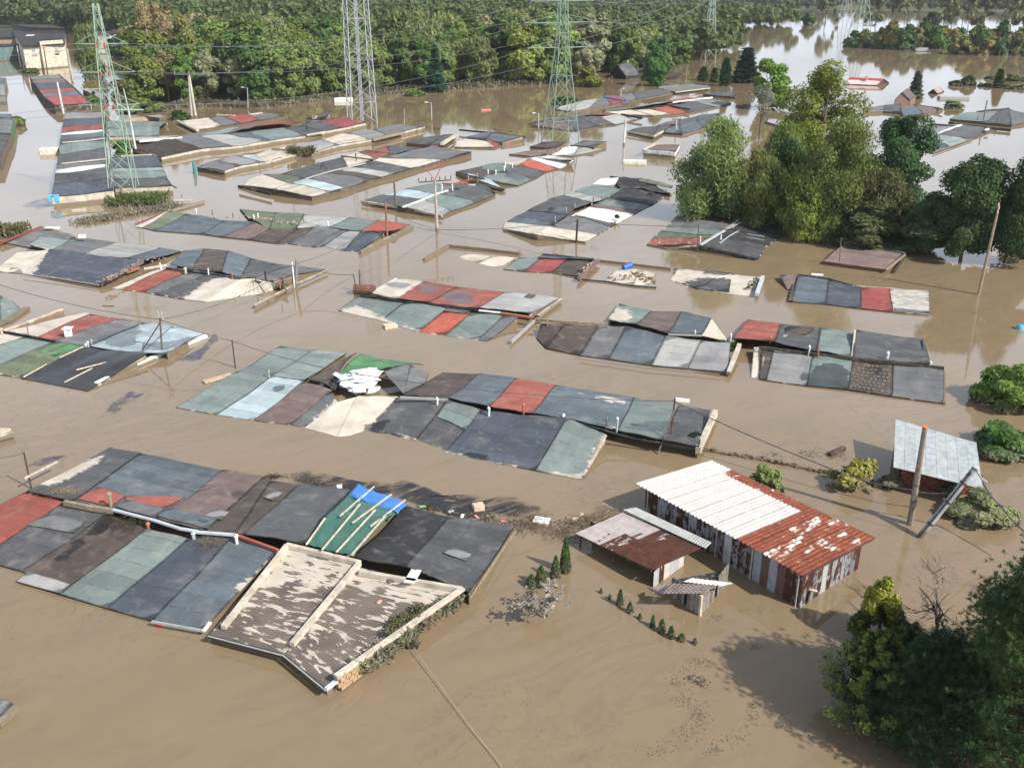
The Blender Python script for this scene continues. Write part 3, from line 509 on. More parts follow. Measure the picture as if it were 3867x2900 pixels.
B.beam([(-2.81,78.51,0.85),(-0.95,77.88,0.85)], 'ridge_flashing', .2, .1, 'wh', 'steel')
B.beam([(-0.95,77.88,0.85),(1.75,76.63,0.85)], 'ridge_board', .25, .15, 'or_', 'wood')
B.beam([(-12.85,85.24,0.4),(-11.08,89.57,0.4)], 'edge_board', .1, .1, 'lw', 'steel')
B.beam([(2.2,78.42,0.4),(4.41,83.08,0.4)], 'edge_board', .25, .3, 'ww')
B.beam([(-12.63,82.57,0.9),(-10.38,81.52,0.9)], 'ridge_board', .15, .15, 'bk', 'wood')
B.beam([(-0.09,72.22,0.35),(2.04,77.78,0.35)], 'loose_gutter', .2, .2, 'gr', 'steel')
B.beam([(1.98,77.49,0.45),(4.85,76.56,0.45)], 'edge_board', .2, .2, 'cr', 'wall')

B = Block('tilted garage roof with red middle section, behind the puddled red roofs')
B.slope([(-0.89,93.67,0.05),(1.26,92.82,0.05),(3.85,92.4,0.05),(6.4,90.88,0.3)], [(0.75,97.05,0.25),(3.17,97.6,0.25),(5.81,97.05,0.25),(8.53,96.36,0.25)], 'gg r2 br,m.3', em=.5)
B.slope([(2.6,96.96,0.4),(5.77,96.41,0.4),(8.48,95.82,0.4)], [(3.19,98.27,0.4),(5.76,97.43,0.4),(8.46,96.41,0.4)], 'bl bl', w='b')
B.sheet([(4.16,97.52,0.35),(4.72,97.52,0.35),(4.82,98.41,0.35),(4.25,98.41,0.35)], 'patch', 'rd', thick=.02, lift=.08)
B.beam([(6.35,89.14,0.55),(8.75,95.55,0.6)], 'broken_edge', .35, .3, 'mv', 'wood')
B.beam([(6.66,92.19,0.5),(8.51,95.46,0.5)], 'edge_board', .1, .1, 'or_', 'wood')
B.beam([(3.19,98.18,0.45),(8.51,96.23,0.45)], 'edge_board', .08, .15, 'bk', 'wood')
B = Block('sunken mud-caked roof with a drifted grey hump beside the beam at its right end')
B.slope([(15.26,90.12,0.02),(16.51,87.58,0.02),(18.74,86.27,0.02),(22.07,84.81,0.02)], [(16.47,93.08,0.22),(19.24,92.65,0.22),(21.8,91.9,0.22),(24.21,90.66,0.22)], 'mu,m.5 g2,m.34 mu,m.5', em=.3, sag=2)
B.slope([(15.66,89.39,0.12),(17.32,87.07,0.12),(20.11,85.95,0.12)], [(17.77,89.78,0.42),(19.8,89.58,0.42),(21.27,90.59,0.42)], 'g1 g1,m.3', w='fb', em=.2, sag=1.5)
B.beam([(22.25,84.37,0.5),(24.07,89.74,0.55)], 'edge_board', .35, .3, 'lw', 'steel')
B.beam([(16.02,93.31,0.3),(20.34,92.25,0.3),(24.13,90.39,0.3)], 'edge_board', .15, .2, 'ww')
B = Block('awash garage roof of cream rubble next to the blue drum')
B.slope([(8.83,89.92,0.02),(11.53,88.35,0.02),(13.03,88.54,0.02)], [(10.58,93.58,0.1),(12.61,93.58,0.1),(14.17,91.89,0.1)], 'mu,m.46 mu,m.46', em=0, sag=2.5, step=0)
B.beam([(6.53,90.09,0.15),(9,89.29,0.15),(11.36,87.92,0.15),(13.54,87.35,0.15)], 'edge_board', .1, .12, 'bk', 'wood')
B.beam([(8.8,96.7,0.22),(12.43,95.12,0.22),(15.83,93.59,0.22)], 'edge_board', .15, .2, 'ww')
B = Block('awash mud strip with an L-shaped white wall top left of the tilted red roof')
B.slope([(-5.69,98.42,0),(-3.49,95.9,0),(-1.15,94.36,0)], [(-4.86,99.47,0.1),(-2.07,98.52,0.1),(0.45,97.59,0.1)], 'mu,m.42 mu,m.44', em=0, sag=2.5, step=0, w='')
B.beam([(-9.06,96.94,0.28),(-6.87,102.5,0.28)], 'wall_top', .25, .35, 'ww')
B.beam([(-6.87,102.5,0.28),(-3.53,101.24,0.28),(0.69,99.29,0.28),(0.96,99.77,0.28)], 'wall_top', .2, .25, 'cr')

B = Block('garage block at right with wavy slate, bright red and white mud-covered sections')
B.slope([(25.09,83.07,0.1),(27.95,82.38,0.1),(30.7,81.2,0.1),(33.21,80.21,0.1),(36.07,79.46,0.1)], [(27.77,90.83,0.35),(30.3,89.34,0.35),(32.37,86.4,0.35),(34.99,86.25,0.35),(38.32,85.51,0.35)], 'b2 bl r2 gr,m.5', em=.4)
B.sheet([(33.29,80.27,0.1),(36.1,79.46,0.1),(36.99,81.77,0.1),(33.79,81.94,0.1)], 'patch', 'g2', thick=.03, lift=.06)
B.sheet([(24.79,83.14,0.1),(25.2,83.07,0.1),(28.09,91.68,0.1),(27.62,91.68,0.1)], 'torn_felt', 'br', thick=.05, lift=.06, sag=2)
B.sheet([(25.68,86.7,0),(26.5,87.46,0),(27.82,91.12,0.3),(25.78,90.31,0.3)], 'torn_felt', 'mv', thick=.05, lift=.08, sag=2)
B.beam([(27.79,90.72,0.42),(30.3,89.26,0.42),(32.41,86.47,0.42)], 'edge_board', .1, .12, 'bk', 'wood')
B.beam([(31.82,87.04,0.42),(34.97,86.17,0.42),(36.05,85.8,0.42)], 'edge_board', .12, .12, 'ww', 'wood')

B = Block('right-hand garage block with painted white marks, raised flat roof and tile-patterned section')
B.slope([(17.16,71.14,0.9),(20.37,70.52,0.9),(23.03,68.51,0.9),(25.25,67.26,0.9)], [(19.94,77.84,0.2),(22.5,76.77,0.2),(25.55,75.72,0.2),(27.9,74.55,0.2)], 'rd g1 gg', w='bl', em=.3)
B.slope([(25.27,66.95,1.05),(30.43,65.55,1.05)], [(27.69,73.79,0.75),(32.41,71.63,0.75)], 'g1', w='flrb', wc='dw', em=0)
B.slope([(17.96,65.07,0.1),(18.41,64.77,0.1),(21.06,63.73,0.1),(23.74,63.01,0.1),(26.43,61.8,0.1),(29.56,60.61,0.1)], [(19.24,69.81,0.75),(20.15,69.76,0.75),(22.56,67.9,0.75),(25.37,67.16,0.75),(28.14,66.55,0.75),(31.45,65.48,0.75)], 'br,m.38 g3 gg br,w.2 g2,w.2', em=.25)
B.slope([(17.42,65.35,0.05),(17.99,65.19,0.05)], [(18.74,70.34,0.5),(19.39,70.34,0.5)], 'mu,m.47', em=.3)
B.sheet([(21.88,73.48,0.4),(23.51,73.25,0.4),(24.85,74.92,0.4),(22.65,75.51,0.4)], 'patch', 'br', thick=.02, lift=.06)
for q in ([(20.53,71.41,0.6),(21.22,71.01,0.6),(21.45,71.54,0.6),(20.71,71.76,0.6)], [(21.14,71.6,0.6),(21.44,71.49,0.6),(21.69,72.09,0.6),(21.4,72.23,0.6)], [(21.49,72.5,0.55),(21.95,72.64,0.55),(22.13,73.12,0.55),(21.66,73.06,0.55)]): B.sheet(q, 'white_mark', 'gr', thick=.02, lift=.06, sag=1)
B.beam([(25.36,67.38,0.95),(27.59,73.51,0.85)], 'edge_board', .16, .45, 'ww')
B.beam([(32.18,71.27,0.85),(30.76,67.37,1)], 'edge_board', .12, .3, 'bl')
B.beam([(30.43,66.88,1),(30.54,65.92,1)], 'edge_board', .5, .15, 'lw', 'steel')
B.beam([(18.89,69.41,0.95),(22.56,68.13,0.95),(25.25,67.01,0.95),(31.31,65.22,0.95)], 'ridge_board', .15, .2, 'dw', 'wood')
B.beam([(31.97,66.48,0.3),(29.56,60.57,0.15)], 'edge_board', .15, .2, 'cr')
for k in range(4): B.sheet([tuple(V3(p)+V3((0, k*.0, 0))) for p in [[(18.76,68.18,0.3),(19.54,68.06,0.3),(19.61,68.31,0.3),(18.81,68.38,0.3)], [(18.52,67.33,0.25),(19.3,67.21,0.25),(19.35,67.45,0.25),(18.58,67.57,0.25)], [(18.31,66.61,0.2),(19.05,66.54,0.2),(19.11,66.78,0.2),(18.36,66.83,0.2)], [(18.11,65.91,0.15),(18.75,65.85,0.15),(18.81,66.08,0.15),(18.15,66.1,0.15)]][k]], 'mud_stripe', 'ww', thick=.02, lift=.06)
B.vents([(22.3,68.06,0.85)], .55, .07, 'wh'); B.vents([(22.89,67.64,0.85)], .65, .07, 'or_', False); B.vents([(27.72,66.75,1.05)], .35, .1, 'wh'); B.vents([(20.11,70.87,0.8)], .4, .09, 'or_')
r = B._root(None)
q = [V3(p) for p in [(23.81,63.12,0.1),(26.47,61.95,0.1),(28.01,66.2,0.65),(25.32,66.8,0.65)]]
kk = 0
for j in range(8):
    for i in range(9):
        if (i*7+j*5) % 6 == 0: continue
        s0, s1 = (i+.08+(j % 2)*.3)/9.6, (i+.82+(j % 2)*.3)/9.6; t0, t1 = (j+.15)/8, (j+.78)/8
        vs = [(q[0]*(1-s)+q[1]*s)*(1-t)+(q[3]*(1-s)+q[2]*s)*t for s, t in ((s0, t0), (s1, t0), (s1, t1), (s0, t1))]
        vs = [v+V3((0, 0, .075+wave(v[0], v[1])*.8)) for v in vs]
        me = MB(B.org); me.add(vs+[v-V3((0, 0, .05)) for v in vs], [(0, 1, 2, 3), (0, 4, 5, 1), (1, 5, 6, 2), (2, 6, 7, 3), (3, 7, 4, 0)])
        me.build('tile', 'plain', r, jit((.115, .095, .08), .2))

B = Block('block with the bright white roof section and a potted plant on its edge')
B.slope([(8.12,104.45,0.08),(9.62,107.51,0.08),(11.62,111.49,0.08),(12.3,112.68,0.08),(15.02,117.87,0.08),(16.27,120.25,0.08),(17.83,123.01,0.08),(21.4,130.43,0.08)], [(2.79,105.2,0.7),(4.32,108.93,0.7),(6.95,114.65,0.7),(7.19,114.96,0.7),(9.56,118.88,0.7),(10.43,120.59,0.7),(12.1,124.14,0.7),(15.08,130.4,0.7)], 'cr,m.55 g2,m.1 g1 wh,m0,w0 mv gg bk', em=.2)
B.slope([(2.79,105.2,0.7),(4.32,108.93,0.7),(5.1,111.27,0.7),(6.76,114.96,0.7),(7.76,118.55,0.7),(10.06,121.64,0.7),(12.02,124.14,0.7),(14.9,130.24,0.7)], [(-1.02,109.87,0.15),(-0.77,113.41,0.15),(0.38,116.4,0.15),(1.88,119.54,0.15),(5.12,126.74,0.15),(6.63,128.63,0.15),(8.36,130.96,0.15),(10.4,134.61,0.15)], 'cr,m.6 b2 bl g1 g1 gr gg', w='bl', em=.3)
B.beam([(-1.02,109.55,0.2),(2.91,107.03,0.2),(8.08,103.99,0.2)], 'edge_board', .15, .2, 'ww'); B.beam([(7.1,113.46,0.9),(9.47,117.78,0.9)], 'edge_board', .08, .08, 'wh', 'steel')
for p in [(5.04,111.57,0.7),(6.58,116.57,0.7),(7.78,118.88,0.7),(9.88,119.22,0.7),(11.7,124.51,0.7),(12.45,124.14,0.7)]: B.vents([p], .45, .07, 'gr')
for p in [(5.8,112.05,0.7),(7.36,114.65,0.7),(8.91,117.09,0.7),(10.3,122.34,0.7)]: B.vents([p], .45, .07, 'dw')
B.slope([(15.03,131.39,0.5),(21.07,128.4,0.5)], [(14.07,140.5,0.5),(18.74,137.82,0.5)], 'bk,m.2', w='rb', em=0, sag=3)
B.sheet([(17.58,135.23,0.5),(21.62,131.1,0.5),(22.03,132.73,0.5),(18.06,137.82,0.5)], 'loose_gutter', 'ol', lift=.2)
B.sheet([(11,134.14,0.3),(14.11,133.73,0.3),(15.18,137.82,0.5),(12.63,137.82,0.5)], 'patch', 'wh', lift=.2, thick=.04)

B = Block('shaded dark block under the trees with loose white ridge strips and a red corner section')
B.slope([(14.57,103.34,0.02),(15.7,106.39,0.02),(17,109.43,0.02),(18.16,111.74,0.02),(19.94,116.84,0.02),(21.54,118.59,0.02),(24.34,125.14,0.02)], [(19.93,100.75,0.8),(20.94,102.79,0.8),(22.2,104.64,0.8),(23.56,106.82,0.8),(25.01,109.96,0.8),(27.32,113.58,0.8),(29.42,118.1,0.8)], 'rd,m.42 ol gg g2 bk bk,m.2', w='lbf', em=.25)
B.slope([(25.39,97.18,0.15),(27.76,102.74,0.15),(29.62,105.87,0.15),(31.62,109.19,0.15)], [(20.04,100.65,0.8),(22.23,104.1,0.8),(23.88,107.1,0.8),(29.42,118.1,0.8)], 'g1 bk bk', w='flr', wc='dw', em=.1)
B.beam([(19.97,100.31,0.85),(21.65,103.11,0.85),(23.78,106.62,0.85)], 'ridge_flashing', .3, .1, 'lw', 'steel'); B.beam([(23.98,106.97,0.9),(25.73,110.13,0.9),(29.16,117.31,0.9)], 'ridge_flashing', .25, .1, 'gr', 'steel')
B.beam([(14.75,103.25,0.15),(16.64,101.48,0.15),(19.96,100.89,0.7)], 'fascia', .15, .15, 'ww'); B.beam([(19.96,100.2,0.75),(25.1,97.05,0.25)], 'fascia', .2, .35, 'bk', 'wood')
for a in ([(22.24,101.42,0.6),(23.93,104.63,0.6)], [(23.93,104.63,0.6),(25.62,107.24,0.6)], [(26.08,106.51,0.4),(27.9,105.15,0.4)], [(25.36,105.35,0.35),(27.57,103.77,0.35)], [(24.29,107.1,0.8),(26.35,110.08,0.8)]): B.beam(a, 'loose_strip', .1, .06, 'lw', 'steel', up=.12)
B.vents([(20.08,101.25,0.8)], .55, .11, 'lw'); B.vents([(20.51,102.02,0.8),(23.77,108.23,0.8)], .6, .07, 'or_', False); B.vents([(22.71,103.18,0.7),(25.61,112.78,0.7)], .5, .08, 'wh'); B.vents([(24.98,107.66,0.8)], .5, .06, 'lw')

B = Block('rusty corrugated roof with a blue ridge beam, alone in front of the right-hand trees')
B.slope([(31.54,95.55,0.35),(36.78,92.5,0.35)], [(36.23,102.73,0.55),(40.77,98.05,0.55)], 'mv,m.2', cor=.03, mat='felt', wc='dw', em=.3)
B.beam([(35.97,102.06,0.75),(38.23,99.95,0.75),(40.52,97.45,0.75)], 'ridge_beam', .3, .3, 'b2', 'steel'); B.beam([(36.77,92.19,0.5),(40.73,97.76,0.5)], 'edge_board', .2, .15, 'wd', 'wood'); B.beam([(37.57,92.04,0.3),(40.48,97.33,0.3)], 'edge_board', .2, .12, 'dw', 'wood')
B.beam([(31.47,95.42,0.45),(36.72,92.36,0.45)], 'edge_board', .06, .08, 'or_', 'wood')

B = Block('garage block left of centre with mossy rubbish along its ridge and a red corner')
B.slope([(-42.99,111,0.1),(-41.09,109.5,0.1),(-34.96,107.82,0.1),(-32.29,106.5,0.1),(-28.9,105.27,0.1),(-25.73,103.61,0.03),(-24.29,103.61,0.03),(-21.4,102.19,0.03),(-20.46,102.69,0.03),(-17.93,100.7,0.03),(-16.36,100.46,0.03)], [(-41.74,117.21,0.6),(-39.29,115.91,0.6),(-33.9,112.6,0.6),(-30.08,111.39,0.6),(-27.55,108.37,0.6),(-24.49,108.37,0.6),(-22.41,109.63,0.6),(-19.3,107.8,0.6),(-18.69,107.36,0.6),(-17.05,107.24,0.6),(-14.22,106.69,0.6)], 'ol b2 b2 mv br,w.15 br g2 g2 g3 bl', em=.4)
B.slope([(-24.51,108.77,0.6),(-20.87,109.05,0.6),(-17,107.36,0.6),(-13.24,106.91,0.6)], [(-25.47,117.58,0.1),(-19.52,116.11,0.1),(-16.11,114.42,0.1),(-11.84,112.42,0.1)], 'gr,m.25 gg ro', w='bl', em=.4)
B.slope([(-30.7,112.81,0.55),(-27.66,108.8,0.55),(-24.52,108.8,0.55)], [(-34.17,120.57,0.1),(-29.29,118.89,0.1),(-25.6,118.24,0.1)], 'ol,m.36 ol,m.3', w='b', em=.6, sag=2)
B.slope([(-43.97,111.41,0.1),(-42.99,111,0.1)], [(-42.02,117.13,0.5),(-41.9,117.65,0.5)], 'mu,m.6', w='l'); B.beam([(-44.18,112.06,0.3),(-42.4,118.67,0.3)], 'edge_board', .12, .15, 'r2', 'wood'); B.beam([(-42.18,119.34,0.3),(-39.84,124.56,0.3)], 'edge_board', .4, .2, 'wd', 'wood')
B.beam([(-16.02,99.51,0.35),(-11.58,111.26,0.35)], 'fascia', .3, .4, 'ww'); B.beam([(-13.68,107.2,0.5),(-11.78,111.22,0.5)], 'edge_board', .15, .15, 'mv', 'wood')
for p in [(-30.36,112.6,0.6),(-30.16,113.83,0.6),(-21.06,109.34,0.6),(-38.37,116.68,0.6),(-30.53,113.21,0.6)]: B.vents([p], .45, .08, 'wh')
for p in [(-27.96,112.9,0.6),(-24.47,109.92,0.6),(-24.28,111.39,0.6),(-36.13,115.72,0.6),(-33.25,114.14,0.6)]: B.vents([p], .45, .08, 'mv')

B = Block('left garage block with a large black felt roof and grey sections behind it')
B.slope([(-51.58,93.11,0.05),(-48.15,92.14,0.05),(-38.9,87.71,0.25)], [(-50.85,96.98,0.9),(-47.99,98.17,0.9),(-36.77,93.35,1)], 'mu,m.4 bl', wc='dw', em=.1)
B.slope([(-51.05,100.06,0.85),(-47.79,98.12,0.85),(-43.71,96.33,0.85),(-38.62,94.78,0.85),(-36.87,93.89,0.85)], [(-53.23,108.06,0.15),(-48.74,106.41,0.15),(-43.23,103.87,0.15),(-37.8,101.73,0.15),(-34.99,100.16,0.15)], 'g4 g2 g3,c.02 b2', w='b', em=.2)
B.beam([(-47.73,91.24,0.35),(-43.59,89.62,0.35),(-38.78,87.46,0.35)], 'gutter', .08, .08, 'gr', 'steel'); B.beam([(-38.73,87.54,0.5),(-36.69,93.48,1.05)], 'broken_edge', .3, .3, 'mv', 'wood'); B.beam([(-37.4,91,0.6),(-36.78,92.69,0.6)], 'edge_board', .12, .2, 'or_', 'wood')
B.vents([(-36.82,93.66,1)], .4, .06, 'mv')
B = Block('grey ribbed roof with a red verge board next to the leafy left bank')
B.slope([(-56.28,104.29,0.15),(-51.39,101.63,0.15)], [(-54.06,109.75,0.5),(-48.11,105.03,0.5)], 'g2,c.02', em=.3)
B.beam([(-55.32,102.48,0.55),(-54.09,109.84,0.55)], 'edge_board', .25, .15, 'r2', 'wood'); B.beam([(-53.5,108.69,0.55),(-47.97,104.72,0.55)], 'edge_board', .3, .15, 'wd', 'wood')

B = Block('left garage block with a red section and a muddy ribbed white end roof')
B.slope([(-33.86,93.06,0.8),(-31.09,91.35,0.8),(-27.89,90.11,0.8),(-25.58,88.1,0.8),(-23.43,87.13,0.8)], [(-34.95,100.44,0.1),(-32.95,101.42,0.1),(-30.25,100.68,0.1),(-27.09,97.73,0.1),(-24.23,95.77,0.1)], 'b2 br b2 g1', w='b', em=.2)
B.slope([(-26.12,88.47,0.75),(-24.63,88.39,0.75),(-22.43,87.68,0.75)], [(-24.11,95.37,0.15),(-22.14,94.62,0.15),(-18.54,93.41,0.15)], 'g1 g2,m.3', w='br', em=.2)
B.slope([(-37.59,87.29,0.05),(-36.49,86.92,0.05),(-34.13,86.1,0.05),(-32.78,85.36,0.05),(-30.31,84.18,0.05),(-27.53,83.23,0.05)], [(-34.35,91.35,0.8),(-33.72,91.56,0.8),(-31.3,90.52,0.8),(-29.26,89.5,0.8),(-26.26,88.1,0.8),(-25.43,87.71,0.8)], 'mu,m.5 rd g2 g1 bl,m.2', em=.2)
B.slope([(-27.56,83.32,0.02),(-22.86,85.9,0.02),(-21.73,87.77,0.02)], [(-25.38,87.54,0.85),(-24.17,87.93,0.85),(-20.66,85.74,0.85)], 'ww,m.3 ww,m.35', cor=.035, corp=.3, em=.1)
B.beam([(-33.6,91.25,0.95),(-29.31,89.72,0.95),(-25.44,87.6,0.95)], 'ridge_cap', .18, .15, 'lw', 'felt'); B.beam([(-22.67,81.19,0.4),(-20.47,87.3,0.4)], 'edge_board', .25, .25, 'cr'); B.beam([(-35.67,90.87,1),(-33.91,92.22,1)], 'edge_board', .15, .2, 'ww')
B.beam([(-20.47,87.3,0.4),(-18.22,92.32,0.4)], 'edge_board', .2, .2, 'ww')
B.vents([(-34.09,91.13,0.9),(-28.98,89.36,0.9)], .6, .08, 'wh', False); B.vents([(-28.85,90.3,0.9),(-23.88,86.99,0.9)], .35, .07, 'dw'); B.vents([(-26.22,87.77,0.9),(-21.13,84.91,0.9)], .55, .07, 'or_'); B.vents([(-23.02,87.38,0.9)], .75, .11, 'bk')
B.vents([(-31.34,89.94,0.85)], .3, .16, 'ww')

B = Block('left garage block with terracotta section, pale blue end and lath-held black tarpaulin')
B.slope([(-40.86,74.01,0.6),(-37.93,72.87,0.6),(-35.94,71.49,0.6),(-33.12,70.21,0.6),(-32.9,70.61,0.6),(-28.08,68.79,0.6),(-26.25,69.04,0.6)], [(-37.14,79.9,0.15),(-36.51,79.64,0.15),(-33.35,78.36,0.15),(-31.01,77.37,0.15),(-30.86,77.37,0.15),(-28.34,76.45,0.15),(-25.01,74.45,0.15)], 'mu,m.6 rd g2 b2 lb lb', w='br', em=.1)
B.slope([(-45.71,69.32,0.05),(-42.4,67.96,0.05),(-39.06,66.51,0.05),(-35.72,65.24,0.05)], [(-40.9,73.49,0.65),(-38.68,72.65,0.65),(-35.85,71.41,0.65),(-32.92,70.21,0.65)], 'mu,m.5 g4 ol', em=.2)
B.slope([(-35.7,65.19,0.05),(-29.96,62.85,0.05)], [(-32.94,70.13,0.65),(-27.6,68.48,0.65)], 'bk', mat='tarp', part='tarpaulin', sag=1.6)
B.sheet([(-36.66,69.49,0.43),(-34.5,68.4,0.41),(-33.17,70.12,0.63),(-35.71,71.29,0.64)], 'patch', 'gn', lift=.03, thick=.02)
B.beam([(-29.74,63.9,0.28),(-28.39,67.25,0.28),(-26.74,70.4,0.28),(-24.8,73.95,0.28)], 'fascia', .3, .25, 'wh', 'steel'); B.beam([(-29.45,64.17,0.12),(-28.3,66.93,0.12),(-27.27,69.14,0.12)], 'fascia', .2, .2, 'ww')
for a in ([(-31.81,65.64,0.45),(-29.64,67.68,0.45)], [(-31.85,63.63,0.3),(-30.94,66.37,0.3)], [(-33.89,67.71,0.6),(-33.06,70.08,0.6)], [(-35.35,64.87,0.2),(-34.69,67.82,0.2)]): B.beam(a, 'lath', .1, .06, 'cr', 'wood', up=.12)
B.beam([(-41.34,74.34,0.5),(-38.94,79.89,0.5)], 'parapet', .25, .5, 'pk'); B.beam([(-40.73,73.22,0.8),(-38.52,72.37,0.8),(-35.72,71.06,0.8)], 'ridge_cap', .15, .15, 'bk', 'felt')
B.vents([(-38.8,73.21,0.6)], .5, .06, 'or_'); B.vents([(-32.68,70.74,0.6)], .35, .07, 'gr'); B.vents([(-32.95,70.61,0.6),(-32.95,70.21,0.6)], .25, .1, 'lw'); B.vents([(-40.8,73.07,0.6)], .6, .1, 'ww')
m = MB(B.org); q = [(-35.43,72.92,0.55)][0]; m.box(q, .55, .5, .6, .4); m.prism([(q[0]-.35, q[1]-.33), (q[0]+.35, q[1]-.33), (q[0]+.35, q[1]+.33), (q[0]-.35, q[1]+.33)], 1.15, 1.22); m.build('vent_box', 'steel', B.root, 'wh')

B = Block('green roof corner with a cream mud rim at the left edge of the picture')
B.slope([(-45.24,77.41,0.05),(-43.22,77.41,0.05),(-42.77,80.6,0.1)], [(-48.69,84.37,0.5),(-46.16,83.65,0.5),(-44.84,83.01,0.2)], 'gg,m.3 gg,m.4', em=.6)
B.beam([(-43.17,76.38,0.25),(-42.63,78.38,0.25),(-42.63,81.15,0.25)], 'mud_rim', .5, .2, 'cr')
B = Block('cream roof corner at the left picture edge above the oil streaks')
B.slope([(-33.16,54.51,0.2),(-31.86,55.8,0.2)], [(-33.56,56.17,0.45),(-31.95,55.94,0.45)], 'cr,m.3', wc='ww')
B.beam([(-32.49,54.61,0.4),(-31.64,55.48,0.4)], 'edge_board', .25, .3, 'ww')
B = Block('small grey roof corner with white verge at the lower left picture edge')
B.slope([(-20.49,29.39,0.2),(-19.83,30.72,0.2)], [(-20.95,30.83,0.35),(-20.16,30.79,0.35)], 'g2,m.2', wc='ww'); B.beam([(-19.97,29.61,0.35),(-19.69,30.55,0.35)], 'edge_board', .2, .3, 'ww')
# ---------------------------------------------------------------- far garage blocks
B = Block('long garage row at left with white and blue striped strips and a beige end wall')
L_ = [(-58.18,122.03,1.35),(-61.74,130.89,1.35),(-64.37,137.33,1.35),(-66.04,141.48,1.35),(-67.61,145.38,1.35),(-70.97,153.79,1.35),(-75.41,164.41,1.35),(-77.25,168.92,1.35),(-79.16,173.67,1.35),(-80.29,176.5,1.35),(-83.31,183.96,1.35),(-87.15,193.74,1.35),(-91.11,203.61,1.35)]
R_ = [(-51.81,125.97,1.35),(-54.87,133.4,1.35),(-58.66,142.44,1.35),(-60.04,145.58,1.35),(-61.62,149.47,1.35),(-65.72,159.53,1.35),(-69.26,168.26,1.35),(-70.98,172.29,1.35),(-72.93,177.22,1.35),(-74.41,180.9,1.35),(-76.66,187.11,1.35),(-80.16,196.34,1.35),(-83.44,204.94,1.35)]
B.slope(L_, R_, 'bl g1 wh g2 g1 gg bl b2 wh r2 bl g3', w='flb', wc='dw', ws='ww', em=0)
B.beam([(-74.75,164.06,1.6),(-71.95,165.98,1.6),(-69.55,168.59,1.6)], 'loose_strip', .5, .12, 'ww'); B.beam([(-66.54,144.46,1.6),(-64.01,146.47,1.6),(-61.4,148.54,1.6)], 'loose_strip', .5, .12, 'ww')
B.beam([(-58.66,141.61,1.5),(-61.44,148.6,1.5),(-65.85,159.78,1.5)], 'edge_board', .3, .3, 'mv')
B = Block('garage row behind the left pylon with a beige end wall and a blue puddle')
B.slope([(-52.87,129.08,1.1),(-55.48,135.56,1.1),(-57.79,140.97,1.1),(-59.05,143.83,1.1),(-62.77,153.08,1.1)], [(-45.68,130.53,1.1),(-47.98,135.56,1.1),(-50.18,140.97,1.1),(-51.39,143.83,1.1),(-55.77,154.18,1.1)], 'g1,w.2 gg g4 bl', w='flr', wc='ww', em=0)
B.slope([(-71.36,174.64,1),(-75.64,184.91,1),(-79.53,194.66,1)], [(-62.27,174.64,1),(-66.13,186.47,1),(-67.07,193.81,1)], 'gg gg', w='flr', wc='ww', em=0)
B.beam([(-45.71,130.17,1.25),(-44.35,128.18,1.25)], 'edge_board', .15, .1, 'bk'); B.beam([(-60.93,152.99,1.3),(-56.55,154.09,1.3)], 'edge_board', .3, .2, 'ww')
B.slope([(-79.42,202,1.2),(-68.25,197.49,1.2)], [(-76.47,194.12,1.3),(-71.21,202.14,1.3)], 'g3 ', w='b', em=0)
B = Block('far garage row at left with bright red strips and a white end wall')
B.slope([(-97.14,212.78,1.8),(-106.3,228.34,1.8),(-110.27,235.7,1.8),(-114.35,243.52,1.8),(-121.81,257.72,1.8),(-127.57,268.64,1.8),(-131.57,275.98,1.8)], [(-91.11,216.58,1.8),(-99.07,231.96,1.8),(-103.59,239.55,1.8),(-107.67,247.62,1.8),(-114.85,260.75,1.8),(-120.54,271.93,1.8),(-126.29,282.27,1.8)], 'r2 b2 r2 bl mv gg', w='flr', wc='dw', em=0)
B.slope([(-97.21,213,1.65),(-91.12,217.01,1.65)], [(-97.32,213.19,1.8),(-91.06,216.58,1.8)], 'ww', mat='wall', w='f', wc='wh', em=0); B.beam([(-126.25,282.22,1.9),(-104.82,242.55,1.9),(-91.05,216.15,1.9)], 'edge_board', .3, .3, 'bl')
B = Block('pale block with a dark ribbed end roof, right of the left pylon')
B.slope([(-55.2,154.34,0.85),(-51.04,162.27,0.85),(-46.59,164.84,0.85),(-42.08,170.88,0.85),(-41.86,171.81,0.85),(-36.91,176.77,0.85),(-34.39,181.86,0.85),(-31.59,186.29,0.85),(-28.28,193.24,0.85)], [(-62.69,162.33,0.9),(-60.15,173.92,0.9),(-56.36,176.72,0.9),(-52.05,178.14,0.9),(-48.49,180.33,0.9),(-42.84,186.4,0.9),(-40.63,188.78,0.9),(-38.45,195.41,0.9),(-34.76,201.59,0.9)], 'br,c.03 g2 gr b2 gg,m.3 g1 g1 r2', w='flr', wc='ww', em=0)
B.slope([(-65.25,170.55,0.9),(-60.14,173.24,0.9),(-55.93,176.01,0.9),(-51.38,178.87,0.9),(-48.62,187.98,0.9),(-41.06,192.04,0.9)], [(-67.26,176.65,0.7),(-59.37,178.07,0.7),(-54.33,184.72,0.7),(-51.53,188.62,0.7),(-48.89,191.86,0.7),(-44.67,196.91,0.7)], 'gr g2 g4 mv r2', w='b', em=0)
B.beam([(-64.17,169.9,1.1),(-57.81,173.28,1.1)], 'wall_top', .3, .4, 'wh'); B.beam([(-36.67,176.75,1),(-34.19,180.82,1)], 'edge_board', .25, .25, 'ww')
B = Block('broken row at the back with one red section and loose beams, below the brown wood')
